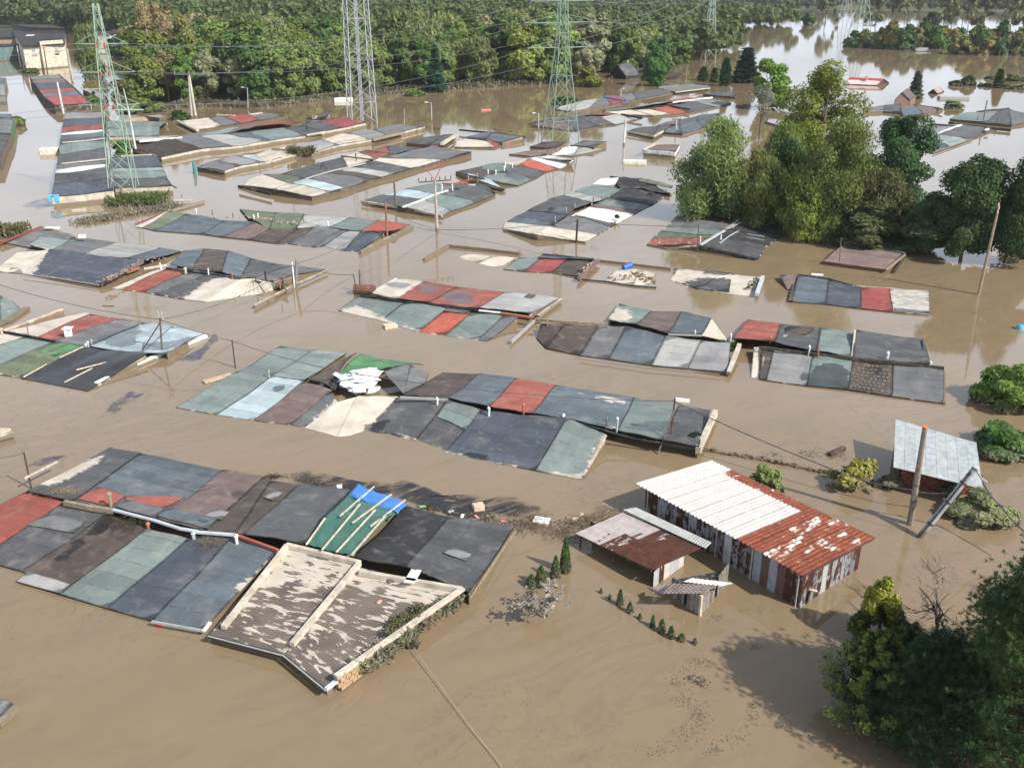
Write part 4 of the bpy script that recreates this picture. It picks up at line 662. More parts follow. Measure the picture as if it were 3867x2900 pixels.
B.slope([(-59.23,186.13,0.5),(-56.05,191.67,0.5),(-53.21,194.98,0.5),(-50.48,199.28,0.5),(-47,206.54,0.5)], [(-65.76,196.91,0.7),(-61.35,201.32,0.7),(-58.7,203.13,0.7),(-55.5,207.81,0.7),(-52.95,209.74,0.7)], 'mu,m.4 g2 r2 g2', wc='dw', em=.2)
B.beam([(-60.98,206.07,0.8),(-56.78,204.2,0.8)], 'loose_beam', .5, .3, 'ww'); B.beam([(-54.31,206.07,0.8),(-52.27,208.94,0.8)], 'loose_beam', .5, .3, 'ww'); B.beam([(-58.56,184.72,0.7),(-66.51,197.78,0.7)], 'edge_board', .5, .4, 'ww')
B = Block('collapsed grey roof heap with a red section in front of the mast')
B.slope([(-38.48,194.15,0.5),(-35.7,198.41,0.5),(-31.88,190.86,0.5),(-28.73,196.34,0.5)], [(-40.73,196.27,0.9),(-37.59,197.14,0.9),(-36.08,198.01,0.9),(-34.36,202.13,0.9)], 'g2 g1 r2', em=.2); B.slope([(-42.25,204.38,0.3),(-39.18,201.67,0.3)], [(-40.78,202.78,1.1),(-37.05,203.71,1.1)], 'ww,m.3', sag=4, em=0)
B.sheet([(-38.77,197.14,0.9),(-36.63,199.79,0.9),(-37.5,206.23,0.9),(-38.97,203.42,0.9)], 'torn_felt', 'g1', lift=.4, sag=3)
B = Block('long low row with crumbling cream walls and pale muddy roof sections')
B.slope([(-42.24,143.07,0.75),(-40.86,147.26,0.75),(-38.01,150.64,0.75),(-37.94,150.64,0.75),(-35.21,157.39,0.75),(-32.18,160.63,0.75),(-29.36,167.23,0.75),(-24.42,172.87,0.75),(-22.27,177.73,0.75),(-16.54,189.06,0.75)], [(-47.38,146.76,0.75),(-46.14,151.9,0.75),(-44.14,156.26,0.75),(-41.35,157.39,0.75),(-39.62,163.26,0.75),(-37.69,166.35,0.75),(-33.3,172.2,0.75),(-30.69,180.63,0.75),(-26.05,185.14,0.75),(-21.82,191.49,0.75)], 'g2 gr,m.3 lb,m.3 mu,m.5 mu,m.3 gr,m.3 mu,m.35 g3,m.3 g2,m.3', w='flr', wc='ww', em=0)
B.beam([(-39.28,161.08,1.1),(-34.61,159.3,1.1)], 'wall_top', .3, .4, 'wd'); B.beam([(-37.39,164.13,1.1),(-32.74,161.68,1.1)], 'wall_top', .3, .4, 'wd'); B.beam([(-47.17,146.6,0.6),(-42.04,142.28,0.6)], 'edge_board', .1, .4, 'bk'); B.beam([(-24.37,172.56,0.9),(-22.14,176.72,0.9),(-19.81,181.06,0.9)], 'broken_edge', .5, .4, 'wd')
B = Block('large garage block in the middle distance with long sagging sections and a dark end wall')
B.slope([(-26.08,125.74,0.65),(-24.15,128.79,0.65),(-22.39,131.32,0.65),(-19.81,137.48,0.65),(-18.59,139.26,0.65),(-16.72,142.47,0.65),(-15.12,145.83,0.65),(-10.95,153.01,0.65),(-6.56,160.3,0.65)], [(-31.95,129.27,0.95),(-30.41,132.93,0.95),(-28.95,136.35,0.95),(-26.72,141.32,0.95),(-26.01,142.73,0.95),(-24.46,145.15,0.95),(-21.4,150.22,0.95),(-20.63,152.88,0.95),(-13.49,164.21,0.95)], 'ww,m.3 lb g2 br gr g1 mu,m.5 g2,m.22', w='flr', wc='dw', em=.2)
B.slope([(-32.13,130.01,0.85),(-30.56,133.61,0.85),(-29.1,137.05,0.85),(-26.86,142.05,0.85),(-24.59,145.9,0.85),(-21.14,152.39,0.85),(-19.41,156.79,0.85),(-15.6,163.24,0.85)], [(-38.15,134.72,0.35),(-36.56,142.68,0.35),(-34.03,143.15,0.35),(-29.72,152.3,0.35),(-27.21,157.51,0.35),(-25.38,162.12,0.35),(-21.38,168.25,0.35),(-18,167.24,0.35)], 'mu,m.5 ol g1 g1 mu,m.3 rd bl', w='lb', wc='dw', em=.2)
B.beam([(-37.28,132.2,0.8),(-31.71,127.13,0.8)], 'edge_board', .15, .35, 'bk'); B.beam([(-23.98,160.82,0.95),(-18.77,157.9,0.95)], 'wall_top', .25, .4, 'wd'); B.beam([(-28.79,135.56,1.1),(-26.65,140.5,1.1),(-24.32,144.31,1.1),(-22.16,147.81,1.1)], 'ridge_cap', .3, .15, 'gr'); B.beam([(-26.81,154.18,1.1),(-21.3,150.93,1.1)], 'ridge_cap', .25, .2, 'mv')
B.vents([(-23.96,150.74,0.95)], .9, .1, 'bk'); B.vents([(-24.16,144.94,0.9)], .6, .12, 'wh'); B.vents([(-28.32,145,0.8)], .4, .12, 'dw'); B.vents([(-21.39,147.42,0.9)], .4, .1, 'dw')
B = Block('torn dark roof with dark red rim and upturned white board, middle distance')
B.slope([(-18.26,169.87,0.6),(-13.94,167.3,0.6),(-11.67,169.87,0.6)], [(-15.77,174.59,0.8),(-12.15,177.39,0.8),(-10.2,179.12,0.8)], 'g1 g1', wc='r2', em=.1); B.beam([(-11.85,166.65,1.1),(-9.96,176.78,1.1)], 'broken_edge', .6, .4, 'ww')
B.slope([(-9.92,167.93,0.3),(-2.97,167.3,0.3),(-1.56,171.14,0.3)], [(-9.43,174.54,0.6),(-4.52,172.51,0.6),(-4.37,175.92,0.6)], 'mu,m.5 r2,m.3', em=.3); B.slope([(-8.25,176.62,0.6),(-4.36,174.54,0.6),(-1.66,170.26,0.6)], [(-5.58,180.28,0.8),(-3.85,181.02,0.8),(2.23,176.26,0.8)], 'b2 b2', w='frb', em=.1)
B.beam([(-9.83,184.78,0.8),(-5.18,181.76,0.8),(-3.4,181.02,0.8),(2.23,175.98,0.8)], 'edge_board', .2, .3, 'bk')

B = Block('garage block behind the three-armed pole, patchwork of greens with a dark front beam')
B.slope([(-8.49,116.17,0.35),(-7.47,118.65,0.35),(-4.39,123.83,0.35),(-2.16,128.82,0.35)], [(-13.54,118.86,0.75),(-11.27,123.54,0.75),(-9.98,126.88,0.75),(-6.54,134.09,0.75)], 'gr,m.25 gg g1', w='frl', wc='dw', em=.3); B.slope([(-13.58,119.22,0.7),(-11.31,124,0.7),(-10.01,127.28,0.7),(-6.55,134.34,0.7)], [(-19.49,124.56,0.3),(-17.54,128.14,0.3),(-14.67,132.63,0.3),(-11.32,135.96,0.3)], 'g1,m.2 lb gg', w='lb', wc='dw', em=.2)
B.beam([(-19.29,123.31,0.6),(-13.63,119.67,0.6),(-8.42,115.21,0.6)], 'fascia', .2, .3, 'ww'); B.beam([(-13.46,118.45,0.9),(-11.22,123.05,0.9),(-9.93,126.31,0.9),(-8.5,128.46,0.9)], 'ridge_cap', .2, .15, 'wh'); B.beam([(-9.58,132.68,1),(-7.93,132.26,1),(-5.63,136.09,1)], 'edge_board', .3, .2, 'r2', 'wood')
B.slope([(-5.53,137.74,0.6),(-1.2,131.41,0.6)], [(-6.69,141.12,0.9),(-3.11,135.74,0.9)], 'lb,m.3', em=.1); B.vents([(-9.32,128.73,0.9),(-7.89,128.73,0.9)], .6, .1, 'wh'); B.vents([(-6.1,135.31,0.9),(-4.92,137.49,0.9)], .5, .09, 'gr')
B = Block('middle-distance block with a brick red gable section and a ribbed white end')
B.slope([(0.83,135.31,0.15),(3.55,141.17,0.15),(5.18,145.85,0.15),(7.3,148.3,0.15),(10,155.37,0.15)], [(-4.95,136.35,0.95),(-1.99,140.85,0.95),(0.71,146.14,0.95),(2.69,152.34,0.95),(5.76,155.07,0.95)], 'gg g1 ro wh,c.04,m.15', em=.2)
B.slope([(-4.96,136.61,0.9),(-2,141.12,0.9),(0.71,146.42,0.9),(3.09,153.72,0.9)], [(-8.39,143.83,0.4),(-5.34,147.71,0.4),(-2.7,151.8,0.4),(1.4,153.93,0.4)], 'br gg mu,m.45', w='lb', em=.3); B.slope([(3.08,153.42,0.95),(9.7,150.74,0.95)], [(6.61,157.38,0.6),(9.48,153.84,0.6)], 'gr,c.04,m.2', w='b', em=0)
B.beam([(-4.94,135.74,0.4),(-2.38,132.82,0.4),(-0.98,131.6,0.4)], 'fascia', .3, .3, 'mv'); B.slope([(-7.01,133.4,0.2),(-5.14,131.78,0.2),(-2.18,130.04,0.2)], [(-7.02,133.88,0.6),(-4.89,134.3,0.6),(-3.35,132.22,0.6)], 'mu,m.4 g1', em=.2)
B.vents([(-3.44,139.93,0.95),(-2.32,139.47,0.95),(-1.14,141.79,0.95),(-0.99,145.64,0.95),(0.08,144.66,0.95)], .5, .1, 'wh')
B = Block('flat brown and white roofs crumpled together in front of the green pylon')
B.slope([(2.94,167.3,0.3),(7.34,165.44,0.3)], [(5.19,171.43,0.5),(9.44,171.17,0.5)], 'br', em=.2); B.slope([(-0.59,160.69,0.2),(4.34,158.18,0.2)], [(2.45,161.21,0.5),(8.15,165.8,0.5)], 'mv,m.38', em=.2); B.slope([(5.17,160.11,0.2),(10,159.31,0.2),(15.97,166.31,0.2)], [(7.91,164.8,0.6),(11.41,166.42,0.6),(14.12,164.8,0.6)], 'wh,m.3 gr,m.3', em=.2); B.slope([(10.37,169.2,0.3),(14.07,167.93,0.3)], [(12.46,172.91,0.6),(16.52,171.44,0.6)], 'g2', em=.2)
B.beam([(5.26,157.06,0.9),(8.04,163.54,0.9)], 'broken_edge', .5, .4, 'mv'); B.beam([(9.99,166.41,0.8),(13.68,164.41,0.8)], 'broken_edge', .4, .4, 'dw'); B.vents([(5.8,160.58,0.7),(7.31,163.57,0.7)], .7, .08, 'dw')
B = Block('far garage row behind the green pylon with three red sections and dark humps')
B.slope([(8.12,189.8,0.2),(12.08,187.15,0.2),(16.86,193.02,0.2),(20.33,195.17,0.2),(26.73,205.14,0.2)], [(3.57,191.86,0.7),(9.79,201.32,0.7),(13.53,203.13,0.7),(17.68,203.13,0.7),(22.3,207.81,0.7)], 'mv g1 g1,m.4 gr,m.25', em=.2); B.slope([(3.41,195.61,0.3),(9.94,204.38,0.3),(16.67,209.05,0.3),(21.15,208.67,0.3)], [(4.44,199.78,0.2),(11.65,208.88,0.2),(16.95,212.74,0.2),(22.57,212.74,0.2)], 'bl g2 r2', w='b', em=.2)
B.slope([(23.55,210,0.3),(29.59,208.1,0.3),(34.04,209.43,0.3),(37.9,212.93,0.3),(45.31,222.19,0.3),(50.48,230.39,0.3)], [(19.27,210.32,0.75),(25.15,213.29,0.75),(29.71,214.92,0.75),(34.41,220.57,0.75),(41.01,228.33,0.75),(46.35,233.47,0.75)], 'mu,m.4 mu,m.35 ro g1 gg', em=.2)
B.slope([(19.82,210.72,0.7),(30.65,222.07,0.7),(36.72,228.76,0.7),(46.44,233.92,0.7)], [(19.88,217.16,0.4),(26.34,221.35,0.4),(32.96,229.07,0.4),(41.86,239.78,0.4)], 'g2 g4 r2', w='b', em=.1); B.beam([(22.62,206.23,0.9),(26.14,200.68,0.9)], 'loose_beam', .4, .4, 'bk'); B.beam([(36.44,227.02,0.9),(47.1,236,0.9)], 'edge_board', .3, .3, 'wh'); B.beam([(30.92,218.24,0.9),(34.63,220.38,0.9),(38.05,214.09,0.9)], 'edge_board', .3, .3, 'bk')
B = Block('farthest garage row with pale roofs at left and a red and blue tilted sheet')
B.slope([(9.32,219.43,0.3),(12.48,214.92,0.3),(17.11,220.06,0.3),(22.49,225.44,0.3),(27.28,234.59,0.3),(29.67,236.99,0.3),(40.97,252.43,0.3),(51.38,261.48,0.3)], [(10.07,218.86,0.7),(15.45,229.22,0.7),(20.38,235.85,0.7),(21.93,240.82,0.7),(24.93,242.09,0.7),(29.56,247.31,0.7),(37.69,256.98,0.7),(47.98,268.97,0.7)], 'gr gr,m.2 g2 r2 g2 g1 g2', em=.2); B.beam([(21.66,237.73,0.9),(26.4,229.32,0.9)], 'edge_board', .3, .3, 'bu'); B.beam([(40.2,247.7,0.8),(50.58,257.44,0.8)], 'edge_board', .3, .2, 'ww')
B.slope([(37.66,258.94,0.5),(40.67,250.54,0.5),(51.16,260.39,0.5)], [(38.57,265.33,0.3),(45.22,271.48,0.3),(52.22,269.3,0.3)], 'g3 g2', w='b', em=.1)
B = Block('dark low roof with a pale eave at the far end of the back row')
B.slope([(46.73,246.15,0.4),(53.29,239.78,0.4)], [(48.98,247.31,0.7),(54.85,248.65,0.7)], 'bl', em=.1); B.beam([(46.47,244.82,0.6),(53.04,238.72,0.6)], 'edge_board', .2, .3, 'bk')
B = Block('dark roofed block half hidden by the willow, with a white front beam')
B.slope([(21.39,184.6,0.5),(25.52,178,0.5),(28.19,184.6,0.5)], [(24.8,187.9,0.8),(28.01,189.83,0.8),(31.67,192.78,0.8)], 'g1,m.2 g1', wc='dw', em=0); B.slope([(28.08,183.78,0.4),(31.32,181.85,0.4),(36.61,189.18,0.4),(43.59,200.92,0.4)], [(29.32,186.33,0.8),(31.97,190.31,0.8),(36.21,196.16,0.8),(41.96,205.13,0.8)], 'b2 b2 g1', em=0); B.slope([(27.51,189.5,0.8),(31.97,190.31,0.8),(36.21,196.16,0.8),(41.96,205.13,0.8)], [(30.52,197.42,0.4),(33.93,200.92,0.4),(38.52,206.38,0.4),(44.62,212.13,0.4)], 'mv g1 bl', w='b', em=0)
B.beam([(21.23,183.2,0.7),(25.42,177.36,0.7),(28.04,183.66,0.7)], 'fascia', .2, .3, 'ww')
B = Block('white walled low garage beside the willow')
B.slope([(21.37,160.51,1),(26.19,157.59,1)], [(24.07,166.01,1.1),(28.2,165.38,1.1)], 'mv,m.3', wc='wh', em=0); B.beam([(21.15,158.89,1.3),(23.91,164.98,1.3),(28.08,164.73,1.3)], 'parapet', .3, .3, 'ww'); B.beam([(21.21,159.27,1.2),(25.99,156.38,1.2)], 'parapet', .25, .5, 'wh')
B = Block('far right netted gable roof on dark posts')
B.slope([(88.68,201.94,0.5),(93.44,195.83,0.5),(96.81,192.49,0.5),(100.1,194.98,0.5)], [(93.6,205.75,1.2),(101.15,207.68,1.2),(105.32,212.04,1.2),(104.82,202,1.2)], 'gg g1 g2', wc='dw', em=0); B.slope([(96.37,207.51,1.1),(100.72,208.87,1.1),(105.73,212.86,1.1)], [(98.23,211.08,0.9),(102.69,213.08,0.9),(107.46,216.15,0.9)], 'bk bk', w='b', em=0)
B.beam([(86.15,196.2,1.3),(90.4,189.43,1.3),(93.66,186.2,1.3)], 'fascia', .3, .5, 'bk', up=-.7)
for p in [(92.63,198.17,0.3),(94.5,193.94,0.3),(96.29,192.3,0.3)]: B.vents([p], 1.6, .07, 'dw', False)
B = Block('right-hand block of three stepped slate roofs between the trees')
B.slope([(69.53,162.44,0.2),(75.05,168.56,0.2),(82.51,177.19,0.2),(92.62,189.33,0.2)], [(70.91,174.59,0.8),(73.78,175.98,0.8),(76.63,178.83,0.8),(86.43,191.13,0.8)], 'bl g4 g1', em=.3); B.slope([(68.79,171.19,0.7),(74.06,176.65,0.7),(76.92,179.51,0.7),(86.76,191.86,0.7)], [(75.63,186.76,0.3),(79.75,191.49,0.3),(82.89,196.46,0.3),(86.56,193.94,0.3)], 'bl g2 g3', w='b', em=.2)
B.beam([(73.78,174.97,0.95),(80.04,182.96,0.95),(85.94,190.03,0.95)], 'ridge_cap', .3, .2, 'wh'); B.beam([(69.14,161.53,0.35),(82.05,176.2,0.35)], 'fascia', .15, .15, 'ww'); B.beam([(81.1,192.78,0.8),(84.59,189.5,0.8)], 'edge_board', .3, .3, 'bl'); B.sheet([(87.26,183.2,0.7),(88.15,183.2,0.7),(89.44,185.8,0.7),(88.76,185.8,0.7)], 'patch', 'wh', lift=.1)
B = Block('far block with an orange-brown section and rusted rim, behind the dark oak')
B.slope([(81.89,209.05,0.3),(86.56,209.43,0.3),(94.09,217.98,0.3)], [(83.48,214.91,0.8),(89.14,222.31,0.8),(92.55,216.98,0.8)], 'b2 mv', em=.1); B.slope([(75.01,213.31,0.5),(79.71,214.31,0.5),(82.71,211.33,0.5)], [(75.85,215.94,0.8),(82.37,221.22,0.8),(86.78,223.84,0.8)], 'g2 g1', em=0); B.beam([(89.21,222.55,0.9),(92.2,216.15,0.9),(92.09,213.69,0.9)], 'edge_board', .3, .3, 'wd'); B.vents([(73.06,204.68,0.5)], 1.6, .3, 'or_', False)
B = Block('pale roof glimpsed behind the yellow maple'); B.slope([(77.66,233.71,0.4),(79.96,231.37,0.4)], [(78.54,234.81,0.6),(80.79,233.14,0.6)], 'g2', em=0); B.slope([(50.48,197.42,0.4),(52.78,190.77,0.4)], [(51.87,201.32,0.7),(54.11,196.91,0.7)], 'gr,m.4', em=0)
B = Block('garage row with red doors at the far left edge of the picture')
B.slope([(-76.88,147.3,1.9),(-84.13,164.65,1.9),(-86.71,171.32,1.9)], [(-81.37,147.3,1.9),(-87.72,164.65,1.9),(-89.82,171.32,1.9)], 'g1 g1', w='flb', wc='mv', em=0); B.slope([(-87.33,172.71,1.9),(-94.85,189.59,1.9)], [(-90.5,172.71,1.9),(-98.75,191.28,1.9)], 'g2', w='flb', wc='gn', em=0); B.slope([(-95.82,192.13,1.9),(-99.59,198.33,1.9)], [(-99.63,192.13,1.9),(-102.68,198.33,1.9)], 'b2', w='flb', wc='gg', em=0)
q = [(-80.44,155.37,0.9),(-83.9,163.54,0.9),(-86.54,169.89,0.9),(-88.71,175.31,0.9)]
for a, b in zip(q[:-1], q[1:]):
    m = MB(B.org); m.beam(V3(a)*.96+V3(b)*.04+V3((.06, 0, .2)), V3(a)*.08+V3(b)*.92+V3((.06, 0, .2)), .06, 1.6); m.build('garage_door', 'plain', B.root, random.choice([(.28, .08, .06), (.32, .13, .1), (.2, .07, .05)]))
B = Block('grey roofs beyond the red-door garages at the far left edge'); B.slope([(-116.3,230.74,1.8),(-129.6,257.72,1.8),(-136.79,273.6,1.8)], [(-119.18,230.74,1.8),(-132.51,257.72,1.8),(-139.7,273.6,1.8)], 'g3 b2', w='flb', wc='g3', em=0)
B = Block('weathered low shed among bushes right of the far red-striped row'); B.slope([(-107.09,251.25,1),(-92.86,228.44,1)], [(-105.49,251.12,1.3),(-95.6,237.82,1.3)], 'g3', wc='wd', em=0); B.beam([(-106.56,249.73,1.3),(-101.91,251.12,1.3)], 'edge_board', .4, .2, 'ww')

# ---------------------------------------------------------------- corrugated sheds
def csheet(root, org, quad, c, rust, name='roof_sheet', amp=.038, pitch=.25, up=0.0, mat='rust'):
    o = patch(name, quad, mat, root, c, org, sag=0, thick=.012, gap=-.02, cor=amp, corp=pitch, res=3.0, lift=up); o['rust'] = float(rust); return o
SH = [(6.67,46.23,1.75),(13.21,37.13,1.95),(18.01,41.23,1.45),(11.56,50.04,1.2)]      # left, front, right, back corners of the roof
p0, p1, p2, p3 = [V3(p) for p in SH]
root = thing('metal_shed', 'long corrugated metal shed with a half white, half rusty roof standing in the flood', 'shed', tuple((p0+p2)/2*V3((1, 1, 0))))
org = tuple((p0+p2)/2*V3((1, 1, 0)))
bil = lambda u, v: (p0*(1-u)+p1*u)*(1-v)+(p3*(1-u)+p2*u)*v
nS = 14; cuts = [0, .42, .83, 1.0]
for i in range(nS):
    u0, u1 = i/nS, (i+1)/nS
    for j in range(3):
        white = (u1 < .645 and j < 2)
        va, vb = cuts[j], cuts[j+1]+.03*(j < 2)
        if not white and j < 2: va, vb = (0, .5) if j == 0 else (.5, .86)
        q = [bil(u0, va), bil(u1, va), bil(u1, vb), bil(u0, vb)]
        if white: rs = .24
        elif j == 2 and i < 2: rs = .40
        else: rs = random.choice([.53, .56, .59, .62, .66, .70])
        csheet(root, org, q, (.53, .505, .475) if white else (.58, .55, .50), rs, up=-.012*j+random.uniform(0, .008))
m = MB(org)
for u in (.0, .33, .66, .99): m.beam(bil(u, .02)-V3((0, 0, .06)), bil(u, .98)-V3((0, 0, .06)), .08, .1)
m.build('rafter', 'wood', root, 'dw')
def cwall(a, b, za, zb, n, pal, name='wall_sheet'):
    a, b = V3(a), V3(b)
    for i in range(n):
        s, e = i/n, (i+1)/n; q0 = a*(1-s)+b*s; q1 = a*(1-e)+b*e; t0 = za*(1-s)+zb*s-.04; t1 = za*(1-e)+zb*e-.04
        d = (q1-q0)/np.linalg.norm(q1-q0); nrm = V3((d[1], -d[0], 0)); W = np.linalg.norm(q1-q0); k = max(6, int(W/.045)); vs = []; uv = []; off = random.uniform(0, .03); ct, rs = random.choice(pal)
        for jj in range(k+1):
            t = jj/k; base = q0*(1-t)+q1*t+nrm*(.018*math.sin(2*math.pi*t*W/.18)+off)
            for z in (-.5, t0*(1-t)+t1*t): vs.append((base[0], base[1], z)); uv.append((t*W+i*1.7, z))
        o = mesh(name, np.array(vs)-V3(org), [(2*x, 2*x+2, 2*x+3, 2*x+1) for x in range(k)], 'darkrust', root, ct); o['rust'] = rs
        ul = o.data.uv_layers.new(name='UVMap'); li = np.empty(len(o.data.loops), dtype=np.int32); o.data.loops.foreach_get('vertex_index', li); ul.data.foreach_set('uv', np.array(uv, dtype=np.float32)[li].ravel())
PAL = [((.22, .23, .25), .50), ((.17, .18, .19), .49), ((.24, .25, .26), .52), ((.28, .30, .33), .50), ((.24, .26, .28), .52), ((.20, .20, .21), .54), ((.31, .33, .35), .47), ((.30, .33, .36), .53), ((.26, .28, .30), .56), ((.18, .20, .22), .5), ((.30, .34, .38), .36), ((.33, .36, .39), .44), ((.30, .33, .36), .5), ((.20, .18, .17), .66), ((.13, .075, .06), .4), ((.075, .05, .045), .35), ((.45, .46, .46), .40)]
G0 = V3([(13.31,37.45,0)][0]); GL = V3([(7.24,46.02,0)][0]); GR = V3([(16.93,40.55,0)][0]); GR = G0+(GR-G0)*1.04
cwall(GL, G0, 1.68, 1.86, 22, PAL); cwall(G0, GR, 1.86, 1.45, 12, PAL+[((.55, .54, .53), .38), ((.50, .49, .48), .42)])
GB = GL+(GR-G0); cwall(GR, GB, 1.45, 1.2, 12, PAL); cwall(GB, GL, 1.2, 1.68, 8, PAL)
for t in (.02, .32, .5, .72, .985):
    m = MB(org); q = GL*(1-t)+G0*t; d = (G0-GL)/np.linalg.norm(G0-GL); nr = V3((d[1], -d[0], 0)); q = q+nr*.06; m.tube([q-V3((0, 0, .5)), q+V3((0, 0, 1.65+.16*t))], .035, .035, 6); m.build('post', 'wood', root, 'ww')
m = MB(org); q = V3([(13.8,37.9,0.75)][0]); q2 = V3([(14.15,37.71,0.75)][0]); m.beam(q, q2, .15, .05); m.build('loose_board', 'wood', root, 'cr'); m = MB(org); m.beam([(13.87,37.78,0.7)][0], [(13.79,37.8,0.05)][0], .12, .05); m.build('loose_board', 'wood', root, 'wd')

# lean-to with purple-white and rust sheets
LT = [V3(p) for p in [(3.24,42.76,0.75),(6.65,39.06,1.02),(9.32,40.72,1.22),(5.84,44.46,1)]]
org = tuple((LT[0]+LT[2])/2*V3((1, 1, 0))); root = thing('lean_to', 'low lean-to with a faded white to rust red corrugated roof against the metal shed', 'lean-to', org)
lb = lambda u, v: (LT[0]*(1-u)+LT[1]*u)*(1-v)+(LT[3]*(1-u)+LT[2]*u)*v
for i in range(6):
    for j in range(2):
        u0, u1 = i/6, (i+1)/6
        csheet(root, org, [lb(u0, j*.5), lb(u1, j*.5), lb(u1, min(1, j*.5+.52)), lb(u0, min(1, j*.5+.52))], (.37, .33, .32), [.34, .40, .50, .60, .72, .85][i]+.05*(1-j)-.03*j, amp=.018, pitch=.15, up=-.01*j, mat='darkrust')
ex = [V3(p) for p in [(5.83,44.48,1.15),(9.44,40.49,1.3),(9.82,40.95,1.35),(6.55,44.62,1.2)]]
for i in range(5):
    f_ = lambda u, v: (ex[0]*(1-u)+ex[1]*u)*(1-v)+(ex[3]*(1-u)+ex[2]*u)*v
    csheet(root, org, [f_(i/5, 0), f_((i+1)/5, 0), f_((i+1)/5, 1), f_(i/5, 1)], (.36, .37, .36), .22, amp=.018, pitch=.15)
c0 = V3([(6.75,39.08,0)][0]); c1 = V3([(7.92,40.35,0)][0]); c1 = c0+(c1-c0)*1.5
cwall(c0, c1, .95, 1.2, 6, [((.62, .60, .56), .3), ((.45, .46, .46), .42), ((.5, .3, .2), .55)])
m = MB(org)
for t in (.05, .5, .97): q = LT[0]*(1-t)+LT[1]*t; m.tube([(q[0]+.1, q[1]+.1, -.5), (q[0]+.1, q[1]+.1, q[2]-.03)], .05, .05, 6)
m.beam(LT[0]+V3((.1, .1, -.04)), LT[1]+V3((.0, .1, -.04)), .1, .12); m.build('post', 'wood', root, 'dw')
m = MB(org); q = LT[0]+V3((.9, .5, -.1)); m.beam(q, LT[3]+V3((.2, -.2, -.1)), .06, 1.2); m.beam(LT[0]+V3((.9, 1.4, -.12)), LT[1]+V3((.3, 1.2, -.12)), .06, 1.3); m.build('wall', 'wood', root, 'dw')

# half sunken board hut with a tiled roof
HB = [V3(p) for p in [(6.77,37.02,1.05),(8.58,36.91,1.12),(9.5,37.29,1.35),(7.33,37.54,1.25)]]
org = tuple((HB[0]+HB[2])/2*V3((1, 1, 0))); root = thing('board_hut', 'half sunken grey board hut with a small tiled roof by the rusty shed', 'hut', org)
hb = lambda u, v: (HB[0]*(1-u)+HB[1]*u)*(1-v)+(HB[3]*(1-u)+HB[2]*u)*v
for j in range(6):
    for i in range(10):
        q = [hb(i/10, j/6), hb((i+1.03)/10, j/6), hb((i+1.03)/10, (j+1.12)/6), hb(i/10, (j+1.12)/6)]; vs = []
        for (s, t) in ((0, 0), (.5, 0), (1, 0), (0, 1), (.5, 1), (1, 1)):
            p = (q[0]*(1-s)+q[1]*s)*(1-t)+(q[3]*(1-s)+q[2]*s)*t; vs.append(p+V3((0, 0, .05*math.sin(math.pi*s)+.05*(1-t)))-V3(org))
        vs += [v-V3((0, 0, .03)) for v in vs]
        mesh('tile', vs, [(0, 1, 4, 3), (1, 2, 5, 4), (0, 6, 7, 1), (1, 7, 8, 2)], 'plain', root, jit((.17, .135, .135), .15))
csheet(root, org, [V3(p) for p in [(7.88,37.6,1.35),(9.47,37.16,1.42),(10.15,37.56,1.3),(8.35,37.96,1.3)]], (.66, .60, .54), .24, amp=.02, pitch=.2)
csheet(root, org, [V3(p) for p in [(6.6,38.02,0.7),(6.85,37.33,0.85),(7.37,37.58,1.2),(7.11,38.14,0.85)]], (.35, .30, .28), .45, amp=.02, pitch=.2)
k0 = V3([(8.61,36.86,0)][0]); kl = V3([(7.5,38.35,0)][0]); kr = V3([(10.34,39.26,0)][0])
for (a, b, n, za, zb) in ((kl, k0, 11, 1.15, 1.08), (k0, kr, 10, 1.08, 1.3)):
    d = (b-a)/np.linalg.norm(b-a)
    for i in range(n):
        if i in (5,): continue
        m = MB(org); s = (i+.5)/n; q = a*(1-s)+b*s; wd = np.linalg.norm(b-a)/n*random.uniform(.82, .97); h = (za*(1-s)+zb*s)*random.uniform(.93, 1)
        m.box((q[0], q[1], -.5), wd, .03+random.uniform(0, .02), .5+h, math.atan2(d[1], d[0])); m.build('plank', 'wood', root, jit((.22, .20, .18), .4))
m = MB(org); m.box((k0[0], k0[1], -.5), .12, .12, 1.6, .6); m.build('corner_post', 'wood', root, 'cr')
m = MB(org); mid = (kl+kr)/2*V3((1, 1, 0)); m.prism([tuple((kl*.92+mid*.08)[:2]), tuple((k0*.92+mid*.08)[:2]), tuple((kr*.92+mid*.08)[:2])], -.5, .9); m.build('inner_shade_block', 'wood', root, 'bk')  # black block added inside the hut to paint in its dark interior

# brick shed with pale sheet roof
SB = [V3(p) for p in [(21.56,48.7,1.45),(25.42,46.04,1.5),(27.09,50.79,1.95),(23.46,53.81,2.05)]]
org = tuple((SB[0]+SB[2])/2*V3((1, 1, 0))); root = thing('brick_shed', 'small red brick shed with a pale blue grey sheet metal roof beside the leaning pole', 'shed', org)
sb = lambda u, v: (SB[0]*(1-u)+SB[1]*u)*(1-v)+(SB[3]*(1-u)+SB[2]*u)*v
for i in range(8):
    u0, u1 = i/8, (i+1)/8; o = patch('roof_sheet', [sb(u0, 0), sb(u1, 0), sb(u1, 1), sb(u0, 1)], 'plain', root, jit((.37, .405, .41), .04), org, sag=.25, thick=.03, gap=.006, lift=random.uniform(0, .012))
w0 = V3([(22.24,49.12,0)][0]); w1 = V3([(24.59,48.47,0)][0]); w1 = w0+(w1-w0)*1.75; d = (w1-w0)/np.linalg.norm(w1-w0); Lw = np.linalg.norm(w1-w0); nr = V3((-d[1], d[0], 0)); w2 = w1+nr*3.3; w3 = w0+nr*3.3
